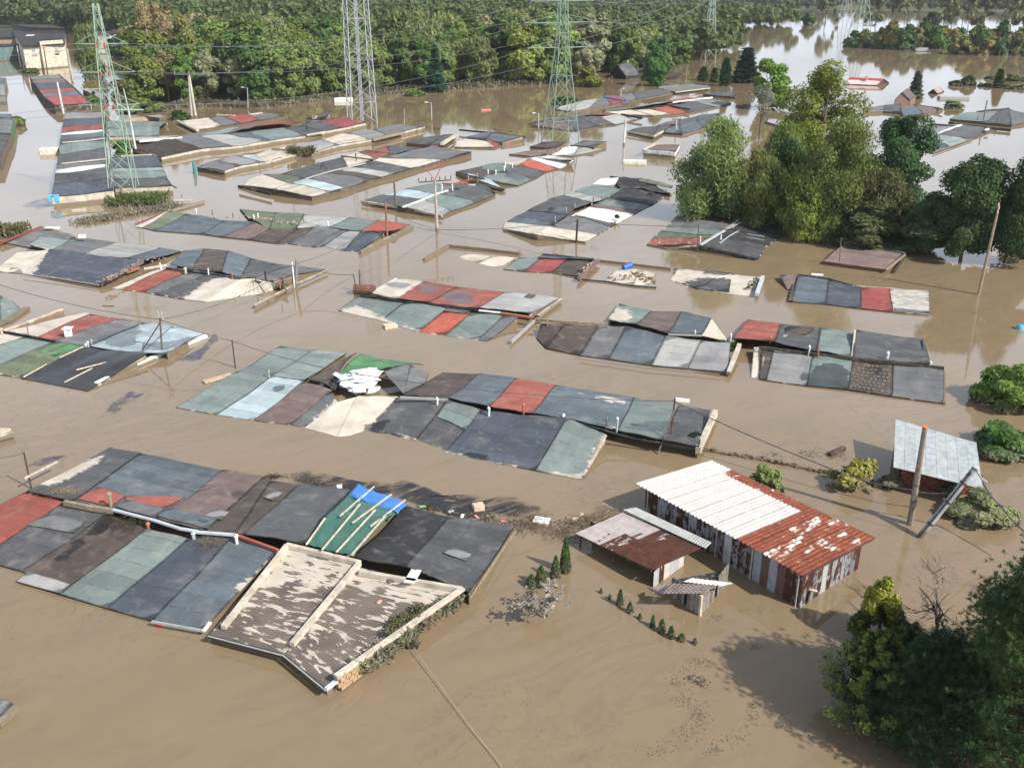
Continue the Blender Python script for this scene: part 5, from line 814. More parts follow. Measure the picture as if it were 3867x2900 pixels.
m = MB(org); m.prism([tuple((w0+nr*.08)[:2]), tuple((w1+nr*.08)[:2]), tuple(w2[:2]), tuple(w3[:2])], -.8, 1.3); m.build('wall', 'wall', root, (.25, .17, .13))
mb = MB(org)
for j in range(9):
    x = .2*(j % 2)
    while x < Lw-.35: q = w0+d*(x+.18); mb.box((q[0], q[1]+.0, -.3+j*.2), .37, .2, .18, math.atan2(d[1], d[0])); x += .4
o = mb.build('brickwork', 'brick', root, (.20, .062, .042)); o['kind'] = 'stuff'
m = MB(org); m.prism([tuple((w0-d*.05)[:2]), tuple((w0-d*.12)[:2]), tuple((w3-d*.12)[:2]), tuple((w3-d*.05)[:2])], -.8, 1.45); m.build('side_wall', 'wood', root, 'dw')

# ---------------------------------------------------------------- other small buildings
def gable(label, eL, eR, rL, rR, bL, bR, rc, wc, zr=None, chim=None, cat='house', name='gable_house', rc2=None):
    rc_ = C[rc] if isinstance(rc, str) else rc
    """near eave, ridge, far eave (3D points left-right)"""
    c_ = (V3(eL)+V3(bR))/2; org = (c_[0], c_[1], 0); root = thing(name, label, cat, org, None)
    for n_, (a, b, c, d) in enumerate(((eL, eR, rR, rL), (rL, rR, bR, bL))): patch('roof_slope', (a, b, c, d), 'felt', root, (rc2 or rc_) if n_ else rc_, org, sag=.3, thick=.12, gap=0, mud=.0, wet=0)
    for e, r, b, nm in ((eL, rL, bL, 'gable_wall'), (eR, rR, bR, 'gable_wall')):
        k = lambda p, t=.95: c_*V3((1, 1, 0))*(1-t)+V3(p)*V3((1, 1, 0))*t
        e_, r_, b_ = k(e), k(r), k(b); vs = [(*e_[:2], -.6), (*e_[:2], e[2]-.1), (*r_[:2], r[2]-.12), (*b_[:2], b[2]-.1), (*b_[:2], -.6)]
        vs2 = [tuple(V3(v)*V3((.97, .97, 1))+V3((c_[0]*.03, c_[1]*.03, 0))) for v in vs]
        mesh(nm, np.array(vs+vs2)-V3(org), [(0, 1, 2, 3, 4), (9, 8, 7, 6, 5), (0, 5, 6, 1), (1, 6, 7, 2), (2, 7, 8, 3), (3, 8, 9, 4)], 'wood', root, wc)
    m = MB(org)
    for e, f in ((eL, eR), (bL, bR)): a, b = V3(e), V3(f); a = a*.96+c_*.04; b = b*.96+c_*.04; m.beam((a[0], a[1], e[2]-.12), (b[0], b[1], f[2]-.12), .15, 1.8)
    m.build('side_wall', 'wood', root, wc)
    if chim: m = MB(org); m.box(chim, .5, .5, 1.0); m.build('chimney', 'brick', root, (.45, .3, .25))
    return root
def par(e0, e1, r0):     # complete a gable from near eave and one ridge end
    e0, e1, r0 = V3(e0), V3(e1), V3(r0); s = e1-e0; r1 = r0+s; b0 = 2*r0-e0; b0[2] = e0[2]; b1 = b0+s; return e0, e1, r0, r1, b0, b1
def gable_end(a, r, b, b2):     # near gable triangle and the far end of its right eave
    a, r, b, b2 = V3(a), V3(r), V3(b), V3(b2); s = b2-b; return b, b2, r, r+s, a, a+s
gable('black wooden cottage with a dark gable roof at the edge of the flooded wood', *gable_end(*[(29.24,301.11,0.9),(29.9,289.81,3.9),(32.31,286.9,0.9),(37.05,291.24,0.9)]), 'g1', 'bk', chim=[(33.78,296.92,3.4)][0])
q = [(103.37,276.66,0.2),(100.35,272.96,1.55),(97.68,269.99,0.2),(89.64,273.45,0.2)]; r_ = gable('red and pink roofed house standing in the flood up to its gable, behind the maple', *gable_end(*q), (.55, .48, .44), 'dw', chim=[(95.71,272.98,1.3)][0], rc2=(.42, .04, .05))
e0, e1, r0, r1, b0, b1 = gable_end(*q); patch('red_roof_band', (e0*.35+r0*.65, e1*.35+r1*.65, r1, r0), 'plain', r_, (.42, .04, .05), tuple(r_.location), sag=.3, thick=.03, gap=0, lift=.06)
gable('lone small pinkish roof with a dark gable end drifting beyond the hut', *gable_end(*[(103.99,251.47,0.2),(104.72,250.63,1.15),(105.7,249.86,0.2),(109.58,255.31,0.2)]), (.34, .25, .23), 'bk', cat='roof', name='floating_roof')
gable('pale grey gable roof awash in front of the hedge island', *par(*[(156.83,397.42,0.2),(162.61,398.73,0.2),(158.09,401.74,1.2)]), 'g3', 'g3', cat='roof', name='floating_roof')
gable('narrow wooden hut with a steep gable and a blue scrap on its roof', *gable_end(*[(86.25,226.26,1.3),(87.66,226.41,3),(89.99,226.72,1.3),(94.59,235.32,1.3)]), (.10, .08, .08), (.20, .13, .10), cat='hut', name='wooden_hut')
gable('dark little hut under bushes right of the black cottage', *par(*[(44.25,286.9,0.9),(46.8,286.9,0.9),(45.25,289.27,1.6)]), 'dw', 'dw', cat='hut', name='wooden_hut')
def flatb(label, base, h, rc, wc, wins=0, name='industrial_hall', cat='hall'):
    q = [V3(p) for p in base]; c_ = sum(q, V3((0, 0, 0)))/len(q); root = thing(name, label, cat, (c_[0], c_[1], 0)); org = (c_[0], c_[1], 0)
    m = MB(org); m.prism([tuple(p[:2]) for p in q], -1, h); m.build('walls', 'wall', root, wc)
    m = MB(org); m.prism([tuple((c_+(p-c_)*1.02)[:2]) for p in q], h+.01, h+.35); m.build('roof', 'felt', root, rc)
    for i in range(wins):
        a, b = q[0], q[1]; t0 = (i+.25)/wins; t1 = (i+.6)/wins; d = (b-a)/np.linalg.norm(b-a); nr = V3((d[1], -d[0], 0)); m = MB(org); p = a*(1-t0)+b*t0+nr*.05; p2 = a*(1-t1)+b*t1+nr*.05
        m.beam((p[0], p[1], h*.75), (p2[0], p2[1], h*.75), .06, h*.4); m.build('window', 'plain', root, (.05, .06, .07))
    return root
r_ = flatb('cream walled workshop with graffiti and a teal balcony under a wide dark roof', [(-151.37,316.81,6.9),(-143.27,328.25,6.9),(-187.7,432.05,6.9),(-196.6,405.39,6.9)], 6.9, 'g1', (.60, .53, .43), 0)
PL = lambda pts: [V3(p)+V3((.1, -.25, 0)) for p in pts]
for q_, nm_, c_ in ((PL([(-147,322.98,6.87),(-146.3,323.97,6.88)]), 'window', (.05, .05, .06)), (PL([(-145.3,325.39,6.86),(-144.71,326.23,6.88)]), 'balcony_door', (.30, .42, .42)), (PL([(-145.8,324.89,5.02),(-144.37,326.9,5.03)]), 'balcony', (.20, .34, .30)), (PL([(-145.76,325,4.43),(-144.7,326.5,4.4)]), 'window', (.06, .04, .04))):
    m = MB(tuple(r_.location)); m.beam(q_[0], q_[1], .12, {'window': .5, 'balcony_door': 1.7, 'balcony': .25}[nm_]); m.build(nm_, 'plain', r_, c_)
for q_ in [(-150.1,318.66,6.39),(-149.73,319.18,6.4),(-149.36,319.69,6.43),(-149.73,319.25,5.83),(-149.36,319.77,5.86),(-149.97,319.05,4.49),(-149.69,319.44,4.5),(-149.42,319.83,4.51),(-149.16,320.18,4.52)]:
    p_ = V3(q_)+V3((.1, -.25, 0)); m = MB(tuple(r_.location)); m.beam(p_, p_+V3((.25, 0, -.5)), .12, .12); m.build('graffiti', 'plain', r_, (.10, .13, .30))
m = MB(tuple(r_.location)); q_ = [(-173.29,369.2,7.4),(-176.12,376.99,7.4),(-155.48,347.62,7.4)]; m.beam(q_[0], q_[1], 2.5, 2.0); m.build('roof_hatch', 'plain', r_, (.6, .5, .42))
flatb('cream annex with a pale parapet on the right end of the workshop', [(-147.56,320.49,8.4),(-143.73,328.6,8.4),(-147.85,337.79,8.4),(-151.97,329.88,8.4)], 8.4, 'bl', (.60, .53, .43), 0)
flatb('teal walled low workshop left of the cream one', [(-176.61,348.2,4.6),(-171.85,358.05,4.6),(-175.67,367.13,4.6),(-183.37,361.89,4.6)], 4.6, 'g1', (.10, .19, .19), 0)
flatb('wide dark factory roof at the far left picture edge', [(-192.53,378.35,6),(-183.37,381.37,6),(-206.05,446.16,6),(-217.83,429.22,6)], 6.0, 'g1', (.30, .24, .18), 0)
flatb('brown walled hall with a dark roof behind the workshop', [(-205.11,423.45,8.5),(-185.68,397.66,8.5),(-170.02,391.23,8.5),(-187.98,421.35,8.5)], 8.5, 'bl', (.12, .09, .08), 0)
flatb('white walled hall behind the weeping birch', [(-158.91,386.15,6.5),(-150.65,384.56,6.5),(-154.68,407.16,6.5),(-172.23,419,6.5)], 6.5, 'g1', (.70, .68, .66), 0)
flatb('low dark roofed hall right of the white walled hall', [(-161.81,417.86,5),(-151.19,422.26,5),(-162.74,453.72,5),(-178.81,459.93,5)], 5.0, 'mv', (.50, .42, .36), 0)
flatb('dark warehouse at the top behind the wood', [(61.09,827.34,0),(81.97,861.5,0),(94.85,998.6,0),(73.57,998.6,0)], 16.0, 'bk', (.03, .03, .035), 0)
# ---------------------------------------------------------------- poles
def pole(label, bt, r0, r1, c, mat='wood', name='pole', cat='pole', cap=None, group=None):
    a, b = V3(bt[0]), V3(bt[1]); root = thing(name, label, cat, tuple(a), group); m = MB(a); d = (a-b)/np.linalg.norm(a-b)
    m.tube([a+d*1.0, (a+b)/2, b], r0, r1, 8); m.build('shaft', mat, root, c)
    if cap: m = MB(a); m.tube([b, b-d*.06], r1*1.15, r1*1.05, 8); m.build('cap', 'plain', root, cap)
    return root, a, b, d
def ins(root, a, p, h=.28, c=(.35, .12, .09)):
    m = MB(a); p = V3(p)
    for k in range(3): m.tube([p+V3((0, 0, h*k/3)), p+V3((0, 0, h*(k+.8)/3))], .08, .05, 6)
    m.build('insulator', 'steel', root, c)
def lamp_head(root, a, p, dx): 
    m = MB(a); p = V3(p); m.beam(p, p+V3((dx, -.1, .12)), .08, .08); m.build('lamp_arm', 'steel', root, 'gr'); m = MB(a); m.beam(p+V3((dx, -.1, .16)), p+V3((dx*1.9, -.15, .2)), .26, .14); m.build('lamp_head', 'steel', root, 'wh')
r_, a_, b_, d_ = pole('tall wooden pole with white insulators standing in open water at right', [(42.99,85.52,0),(43.25,85.52,7.6)], .16, .11, (.28, .22, .16))
for k, s in ((0, 0), (.32, .04), (.62, -.04)): ins(r_, a_, b_+V3((s, 0, k)), .28, (.75, .55, .48))
m = MB(a_); m.tube([b_-V3((0, 0, .1)), b_+V3((0, 0, .95))], .05, .04, 6); m.build('top_rod', 'steel', r_, 'mv')
r_, a_, b_, d_ = pole('weathered wooden pole with an orange cut top in front of the brick shed', [(21.29,44.89,0),(21.15,44.89,5.73)], .19, .135, (.22, .19, .155), cap=(.75, .17, .06))
for f in (.25, .42): m = MB(a_); q = a_*(1-f)+b_*f; m.tube([q, q-d_*.05], .185, .185, 10); m.build('band', 'steel', r_, 'g1')
A_ = V3([(21.3,43.59,0)][0]); Bp = A_+(V3([(21.3,43.59,0),(23.41,43.59,4)][1])-A_)+V3((0, 0, 0))
r_, a_, b_, d_ = pole('grey concrete pole leaning to the right with black straps and a cable clamped to it', (A_, Bp), .17, .15, (.33, .34, .36), 'wall', cap=(.06, .07, .09))
for f in (.20, .52, .80): m = MB(a_); q = a_*(1-f)+b_*f; m.tube([q, q-d_*.07], .19, .19, 10); m.build('strap', 'wire', r_, 'bk')
m = MB(a_); off = V3((-.12, -.12, .02)); m.tube([a_+off-d_*.1, (a_+b_)/2+off, b_+off+d_*.15, b_+V3((-.3, 0, -.3)), b_+V3((-.5, .1, -1.0))], .045, .045, 6); m.build('cable_sleeve', 'wire', r_, 'bk')
m = MB(a_); m.tube([b_+V3((.15, 0, -.1)), b_+V3((.45, 0, -.5)), b_+V3((.8, 0, -.75))], .05, .05, 6); m.build('clamp', 'steel', r_, 'gr')
pole('thin rusty pipe pole beside the corrugated roof with the blue beam', [(33.24,95.46,0),(33.08,95.46,2.79)], .06, .05, 'mv', 'steel')
pole('dark steel pole at the front of the bright white roof', [(7.06,104.35,0),(7.15,104.35,2.6)], .12, .11, (.035, .03, .03), 'steel')
pole('rusty pipe pole at the corner of the shaded dark block', [(19.7,100.57,0),(19.7,100.57,2.97)], .09, .07, 'mv', 'steel')
r_, a_, b_, d_ = pole('tall pale concrete pole with three tiers of dark insulators', [(-8.61,109.51,0),(-8.69,109.51,5.9)], .2, .12, (.42, .37, .32), 'wall', 'power_pole')
u_ = V3((.93, .37, 0))
for zz, L2, c in ((0, 1.9, (.05, .04, .04)), (1.7, 1.2, (.30, .10, .08))):
    m = MB(a_); p = b_+V3((0, 0, zz-.1)); m.beam(p-u_*L2+V3((0, 0, -.3*(zz > 0))), p+u_*L2+V3((0, 0, .35*(zz > 0))), .1, .12); m.build('crossarm', 'steel', r_, c)
    for t in (-1, -.55, -.2, .3, .65, 1): ins(r_, a_, p+u_*L2*t+V3((0, 0, .3*t*(zz > 0)+.05)), .4, (.06, .05, .05))
m = MB(a_); m.beam(b_, b_+V3((-.9, -.2, 1.3)), .09, .09); m.beam(b_, b_+V3((.9, .2, 1.9)), .09, .09); m.build('brace', 'steel', r_, (.3, .1, .08))
pole('rusty pole with wires tied on it at the red corner of the mossy block', [(-13.86,105.66,0),(-13.89,105.66,4.22)], .13, .11, (.24, .12, .08), 'steel')
pole('dark pole standing at the left of the patchwork block with the front beam', [(-14.51,120.34,0),(-14.61,120.34,3.52)], .14, .11, (.14, .09, .08), 'wood')
r_, a_, b_, d_ = pole('twin grey poles with a pale pipe at the end of the muddy ribbed roof', [(-20.29,87.46,0),(-20.03,87.46,2.66)], .13, .12, (.20, .20, .21), 'wall')
m = MB(a_); q = V3((-.32, -.05, 0)); m.tube([a_+q-V3((0, 0, .5)), b_+q-V3((.1, 0, .2))], .05, .05, 6); m.build('side_pipe', 'steel', r_, 'g1'); m = MB(a_); m.tube([a_+V3((-.1, -.2, .1)), a_+V3((-.12, -.2, 2.6))], .07, .07, 6); m.build('white_pipe', 'steel', r_, 'wh'); ins(r_, a_, b_+V3((0, 0, .05)), .3, (.3, .22, .2))
pole('grey wooden pole behind a rusty tank, left of the puddled red roofs', [(-14.03,86.15,0),(-13.99,86.15,2.18)], .13, .11, (.15, .145, .15))
pole('thin leaning iron pipe beside the grey wooden pole', [(-14.14,84.87,0),(-14.39,84.87,2.16)], .05, .04, (.06, .05, .05), 'steel')
m = MB(); q = V3([(-13.53,85.64,0.1)][0]); m.tube([q+V3((-1, .1, .35)), q+V3((.9, -.25, .35))], .48, .48, 10); o = m.build('rusty_tank', 'plain', None, (.16, .075, .05)); tag(o, 'rusty brown tank lying at the left end of the puddled red roofs', 'tank')
r_, a_, b_, d_ = pole('strutted iron pole with a tangle of cables above the pale blue roof', [(-27.04,69.96,0),(-26.8,69.96,3.03)], .08, .07, (.11, .09, .08), 'steel')
m = MB(a_); m.tube([V3([(-28.41,69.56,0.5)][0]), b_-V3((0, 0, .3))], .05, .05, 6); m.build('strut', 'steel', r_, 'dw')
for k in range(4): ins(r_, a_, b_+V3((random.uniform(-.2, .2), 0, random.uniform(-.3, .5))), .3, (.35, .3, .28))
pole('iron pipe with a ring at the corner of the long middle block', [(-20.7,67.35,0),(-20.72,67.35,2.24)], .06, .05, (.09, .07, .06), 'steel')
pole('iron pipe with a ring at the back corner of the largest block', [(-27.49,48.79,0),(-27.47,48.79,2.33)], .055, .045, (.07, .05, .05), 'steel')
r_, a_, b_, d_ = pole('rusty twin-leg post at the grey end of the long middle block', [(9.84,54.16,0),(9.94,54.16,3.3)], .06, .055, (.12, .06, .05), 'steel'); m = MB(a_); m.tube([V3([(8.96,53.15,0.05)][0]), b_-V3((0, 0, .8))], .05, .05, 6); m.build('strut', 'steel', r_, 'mv')
m = MB(a_); m.beam(b_+V3((.05, 0, .0)), b_+V3((.88, -.15, -.05)), .28, .16); m.build('white_lamp_box', 'steel', r_, 'wh')
r_, a_, b_, d_ = pole('double concrete pole in front of the brown wood', [(-65.54,206.67,0),(-65.87,206.67,8.43)], .28, .2, (.50, .46, .40), 'wall', 'power_pole'); m = MB(a_); m.tube([a_+V3((-.9, 0, -1)), b_+V3((-.15, 0, -.3))], .26, .18, 8); m.build('second_leg', 'wall', r_, (.46, .42, .37)); m = MB(a_); m.beam(b_+V3((-3, 0, .2)), b_+V3((3, 0, .2)), .15, .15); m.build('crossarm', 'steel', r_, 'g2'); [ins(r_, a_, b_+V3((t, 0, .2)), .6, (.5, .45, .42)) for t in (-2.9, 0, 2.9)]
r_, a_, b_, d_ = pole('pale pole with forked arms right of the left pylon', [(-61.88,161.89,0),(-62.11,161.89,6.89)], .2, .15, (.55, .58, .60), 'wall', 'power_pole'); m = MB(a_); m.beam(b_+V3((-2.4, 0, .3)), b_+V3((2.4, 0, .3)), .18, .18); m.tube([b_, b_+V3((-1.8, 0, 1.4))], .1, .07, 6); m.tube([b_, b_+V3((1.6, 0, 1.3))], .1, .07, 6); m.tube([b_, b_+V3((-.3, 0, 3.5))], .14, .08, 6); m.build('arms', 'steel', r_, (.42, .50, .44))
pole('white pole beside the white end wall of the red-striped row', [(-94.5,210.43,0),(-94.73,210.43,6.66)], .22, .16, (.62, .62, .62), 'wall', 'power_pole')
for q, lb_ in (([(-121.39,279.38,0),(-121.39,279.38,8.78)], 'white pole in front of the weeping birch'), ([(-138.53,302.43,0),(-138.39,302.43,7.95)], 'dark pole in front of the cream workshop'), ([(-140.81,304.36,0),(-140.59,304.36,6.31)], 'thin grey pole left of the dark pole before the cream workshop'), ([(-155.97,322.82,0),(-156.06,322.82,6.84)], 'pale concrete pole at the left corner of the cream workshop'), ([(-159.08,331.73,0),(-159.15,331.73,5)], 'second pale pole close to the cream workshop corner')): pole(lb_, q, .2, .15, (.08, .06, .06) if 'dark' in lb_ else (.50, .48, .46), 'wall')
for q, lb_, dx in (([(-57.93,219.39,0),(-57.6,219.39,4.67)], 'street lamp at the water edge of the wood, left of the mast', -.7), ([(-87.5,252.53,0),(-87.51,252.53,4.17)], 'street lamp under the brown trees', -.7), ([(-16.18,200.39,0),(-16.13,200.39,3.73)], 'street lamp standing in open water right of the mast', -.7), ([(5.03,188.08,0),(5.02,188.08,3.2)], 'street lamp beside the green pylon', -.6), ([(25.92,239.65,0),(25.98,239.65,2.34)], 'thin street lamp on the farthest garage row', .4)):
    r_, a_, b_, d_ = pole(lb_, q, .13, .09, (.42, .42, .42), 'wall', 'street_lamp', 'street lamp'); lamp_head(r_, a_, b_, dx)
pole('white concrete pole standing alone in water right of the green pylon', [(19.38,171.1,0),(19.53,171.1,4.35)], .2, .16, (.62, .62, .62), 'wall', 'power_pole')
r_, a_, b_, d_ = pole('concrete pole with lamps at the block half hidden by the willow', [(30.75,185.79,0),(30.66,185.79,2.4)], .17, .13, (.45, .45, .45), 'wall', 'power_pole'); m = MB(a_); m.beam(b_+V3((-.8, 0, .1)), b_+V3((.9, 0, .1)), .15, .15); m.build('crossarm', 'steel', r_, 'g1'); [ins(r_, a_, b_+V3((t, 0, .1)), .4, (.08, .07, .07)) for t in (-.6, 0, .7)]
pole('dark pole beside the leg of the grey mast', [(-30.66,209.48,0),(-30.61,209.48,3.76)], .16, .12, (.07, .06, .06)); pole('thin dark pole at the edge of the weathered row', [(-37.97,183.55,0),(-37.98,183.55,2.59)], .12, .09, (.04, .04, .05)); pole('thin pole rising in front of the large middle-distance block', [(-29.85,131.96,0),(-29.92,131.96,2.92)], .06, .05, (.10, .08, .08), 'steel')
pole('thin iron stake at the corner of the crumbling cream row', [(-37.42,145.03,0),(-37.49,145.03,1.59)], .06, .05, (.22, .10, .06), 'steel'); pole('thin stake in the water behind the crumbling cream row', [(-21.5,198.66,0),(-21.43,198.66,2.78)], .07, .05, (.4, .4, .38), 'steel'); pole('wooden pole beside the netted roof', [(94.1,198.66,0),(94.1,198.66,4.39)], .18, .13, (.25, .2, .15)); pole('thin stake near the lime tree in the far water', [(48.09,279.38,0),(48.14,279.38,3.63)], .1, .07, (.3, .28, .25))
# ---------------------------------------------------------------- lattice pylons
def pylon(label, base, Hh, wb, wt, rz, c, arms, taper=.55, name='lattice_pylon', n=10, leg=.11, steps=None, cc=None):
    org = (base[0], base[1], 0); root = thing(name, label, 'pylon', org)
    def hw(z): 
        t = max(0.0, min(1.0, z/Hh))
        return (wb*(1-t/taper)+wt*(t/taper))/2 if t < taper else (wt*(1-(t-taper)/(1-taper)*.55))/2
    ca, sa = math.cos(rz), math.sin(rz)
    P_ = lambda sx, sy, z: V3((org[0]+(ca*sx-sa*sy)*hw(z), org[1]+(sa*sx+ca*sy)*hw(z), z))
    zs = [Hh*(1-(1-i/n)**1.25) for i in range(n+1)]
    for sx, sy in ((1, 1), (1, -1), (-1, 1), (-1, -1)):
        m = MB(org); m.tube([P_(sx, sy, -1)]+[P_(sx, sy, z) for z in zs], leg, leg*.7, 4); m.build('leg', 'steel', root, c)
    m = MB(org)
    for i in range(n):
        for (x0, y0, x1, y1) in ((1, 1, 1, -1), (1, -1, -1, -1), (-1, -1, -1, 1), (-1, 1, 1, 1)):
            m.tube([P_(x0, y0, zs[i]), P_(x1, y1, zs[i+1])], leg*.45, leg*.45, 4); m.tube([P_(x1, y1, zs[i]), P_(x0, y0, zs[i+1])], leg*.45, leg*.45, 4)
            if i % 2 == 0: m.tube([P_(x0, y0, zs[i+1]), P_(x1, y1, zs[i+1])], leg*.5, leg*.5, 4)
    m.build('bracing', 'steel', root, cc or c)
    ends = []
    for z, L in arms:
        for s in (-1, 1):
            m = MB(org); tip = V3((org[0]+ca*s*L, org[1]+sa*s*L, z)); ends.append(tip)
            for sy in (-1, 1): m.tube([P_(s, sy, z), tip], leg*.6, leg*.4, 4)
            m.tube([P_(s, 0, z+1.3), tip], leg*.5, leg*.4, 4)
            for k in (.35, .65): m.tube([P_(s, 0, z+1.3)*(1-k)+tip*k, P_(s, 1, z)*(1-k)+tip*k], leg*.3, leg*.3, 4); m.tube([P_(s, 1, z)*(1-k)+tip*k, P_(s, -1, z)*(1-k)+tip*k], leg*.3, leg*.3, 4)
            m.build('crossarm', 'steel', root, c)
    return root, ends
GRN = (.27, .37, .29)
pb = [(-51.59,128.84,23.93,0)][0]
rP1, eP1 = pylon('pale green lattice pylon among the garages at left', pb, pb[3-1], 3.3, 1.3, .15, GRN, [(15.8, 3.6), (19.2, 3.2), (11.8, 3.6)], .75, leg=.075)
for z in (11.8, 15.8, 19.2):
    for s in (-.5, .6):
        m = MB((pb[0], pb[1], 0)); m.tube([(pb[0]+s, pb[1]-.6, z-.5), (pb[0]+s, pb[1]-.6, z+.2)], .14, .1, 6); m.build('insulator', 'steel', rP1, (.42, .06, .04))
pc = [(8.52,174.4,26.36,0)][0]
rP3, eP3 = pylon('tall green lattice pylon standing in the flood right of centre', pc, pc[2]+5, 5.2, 1.7, .32, (.23, .33, .26), [([(8.56,174.4,19.84,0)][0][2], 6.8), ([(8.56,174.4,15.86,0)][0][2], 6.2), ([(8.56,174.4,23.22,0)][0][2], 5.8)], .52, leg=.09)
for e in eP3:
    m = MB((pc[0], pc[1], 0)); c_ = V3((pc[0], pc[1], e[2])); d = (e-c_)/np.linalg.norm(e-c_)
    for dy in (-1, 1): m.tube([e, e+V3((d[0]*.5-1.2*dy*.5, dy*1.9, -.45))], .14, .12, 6)
    m.build('insulator', 'steel', rP3, (.10, .06, .06))
pd = [(-28.76,186.54,29.05,0)][0]
pylon('tall grey lattice mast with a central ladder in front of the wood', [(-30.17,200.39,0)][0], 46, 5.0, 3.4, .35, (.42, .45, .48), [], .9, 'lattice_mast', 14, .10, cc=(.36, .38, .40))
m = MB(); q = V3([(-30.17,200.39,0)][0]); [m.tube([q+V3((s, 0, -1)), q+V3((s, 0, 44))], .08, .08, 4) for s in (-.25, .25, 0)]; o = m.build('mast_ladder', 'steel', None, (.38, .42, .46)); tag(o, 'grey ladder and feeder bundle climbing inside the lattice mast', 'ladder')
pe = [(69.63,361.58,0)][0]
pylon('thin distant pylon at the water edge right of the wood', pe, 36, 4.0, 1.2, .2, (.38, .46, .42), [(24, 4.5), (29, 4.0)], .6, n=10, leg=.12)
pylon('pale green distant pylon behind the hedge island', [(168.29,498.29,0)][0], 40, 8.0, 1.6, .2, (.36, .46, .38), [(34, 6)], .6, n=8, leg=.16)
pylon('faint grey pylon in the far water', [(198.53,616.47,0)][0], 40, 6.0, 1.6, .2, (.45, .48, .48), [(34, 6)], .6, n=8, leg=.14)
# ---------------------------------------------------------------- wires
def wire(label, pts, sag, r=.025, c=(.10, .10, .10), name='power_cable', group='cables strung over the flooded garages', cat='cable'):
    m = MB(); pts = [V3(p) for p in pts]
    for a, b in zip(pts[:-1], pts[1:]):
        n = 14; m.tube([a*(1-t)+b*t-V3((0, 0, 4*sag*t*(1-t))) for t in [k/n for k in range(n+1)]], r, r, 4, False)
    tag(m.build(name, 'wire', None, c), label, cat, group)
HV = 'grey high-voltage conductor spanning from the left pylon to the green pylon'
eP1 = [V3(e) for e in eP1]; eP3 = [V3(e) for e in eP3]
for (i, j) in ((2, 4), (3, 5), (0, 0), (1, 1), (4, 2), (5, 3)):
    wire(HV, [eP1[i], eP3[j]+V3((-1, 0, -.5))], 2.6, .019, (.18, .19, .20), 'high_voltage_line', 'high-voltage lines left to green pylon')
    wire('grey high-voltage conductor leaving the left pylon toward the left picture edge', [eP1[i], eP1[i]+V3((-60, -22-6*j, 2))], 2, .019, (.20, .21, .22), 'high_voltage_line', 'high-voltage lines leaving left')
for k, e in enumerate(eP3): wire('thin high-voltage conductor from the green pylon to the distant pylon', [e, V3((pe[0]+(1 if k % 2 else -1)*4, pe[1], 24+2.5*(k//2)))], 4, .024, (.24, .26, .27), 'high_voltage_line', 'high-voltage lines to the distant pylon')
wire('black cable from the rusty twin-leg post to the leaning concrete pole', [[(9.84,54.16,0),(9.96,54.16,3.06)][1], [(18.64,48,1.35)][0], [(21.67,46.35,1.3)][0], [(23.41,45.8,1.4)][0]], .12, .035, (.05, .05, .06))
wire('black cable from the leaning concrete pole to the right picture edge', [[(21.3,43.59,0),(24,43.59,3.26)][1], [(24.84,43.25,2.2)][0], [(25.63,40.84,1.5)][0]], .1, .045, (.05, .06, .08))
E1 = V3([(-27.04,69.96,0),(-26.82,69.96,2.93)][1]); P2_ = V3([(-20.7,67.35,0),(-20.73,67.35,2.15)][1]); K1 = V3([(9.84,54.16,0),(9.96,54.16,3.1)][1]); I1 = V3([(-27.49,48.79,0),(-27.48,48.79,2.3)][1]); F1_ = V3([(-20.29,87.46,0),(-20.05,87.46,2.44)][1])
wire('dark cable from the strutted iron pole to the ringed pipe', [E1, P2_], .1, .03); wire('long dark cable crossing the middle block to the twin-leg post', [P2_, V3([(-8.63,60.07,2.2)][0]), K1], .35, .03)
wire('dark cable from the left picture edge to the strutted pole', [V3([(-42.94,76.49,4)][0]), E1], .4, .03); wire('dark cable from the strutted pole to the twin grey poles', [E1, F1_], .8, .03); wire('dark cable from the twin grey poles to the rusty pole', [F1_, V3([(-13.86,105.66,0),(-13.95,105.66,3.09)][1])], .9, .03)
wire('dark cable from the twin grey poles to the grey wooden pole', [F1_, V3([(-14.14,84.87,0),(-14.39,84.87,2.1)][1])], .4, .03); wire('dark cable from the rusty pole to the pale concrete pole', [V3([(-13.86,105.66,0),(-13.94,105.66,3.23)][1]), V3([(-8.61,109.51,0),(-8.6,109.51,0.21)][1])], .15, .03)
wire('dark cable from the pale concrete pole across to the dark steel pole', [V3([(-8.61,109.51,0),(-8.6,109.51,0.18)][1]), V3([(7.06,104.35,0),(7.16,104.35,2.4)][1])], .3, .03); wire('dark cable from the dark steel pole to the rusty pipe pole', [V3([(7.06,104.35,0),(7.16,104.35,2.27)][1]), V3([(19.7,100.57,0),(19.71,100.57,2.72)][1])], .1, .03)
wire('dark cable at the left edge tied to the ringed pipe of the largest block', [V3([(-29.46,47.54,2.6)][0]), I1], .15, .03); wire('cables from the mast pole to the street lamps', [V3([(-30.66,209.48,0),(-30.63,209.48,3.4)][1]), V3([(-16.18,200.39,0),(-16.14,200.39,3.61)][1]), V3([(5.03,188.08,0),(5.02,188.08,3.09)][1])], .5, .04)
wire('slack pale rope running from the ivy into the foreground water', [V3([(-4.21,34.14,0.25)][0]), V3([(-1.66,29.67,0.12)][0]), V3([(-0.51,27.81,0.1)][0]), V3([(0.32,26.12,0.08)][0])], .02, .016, (.42, .38, .30), 'rope', None, 'rope')
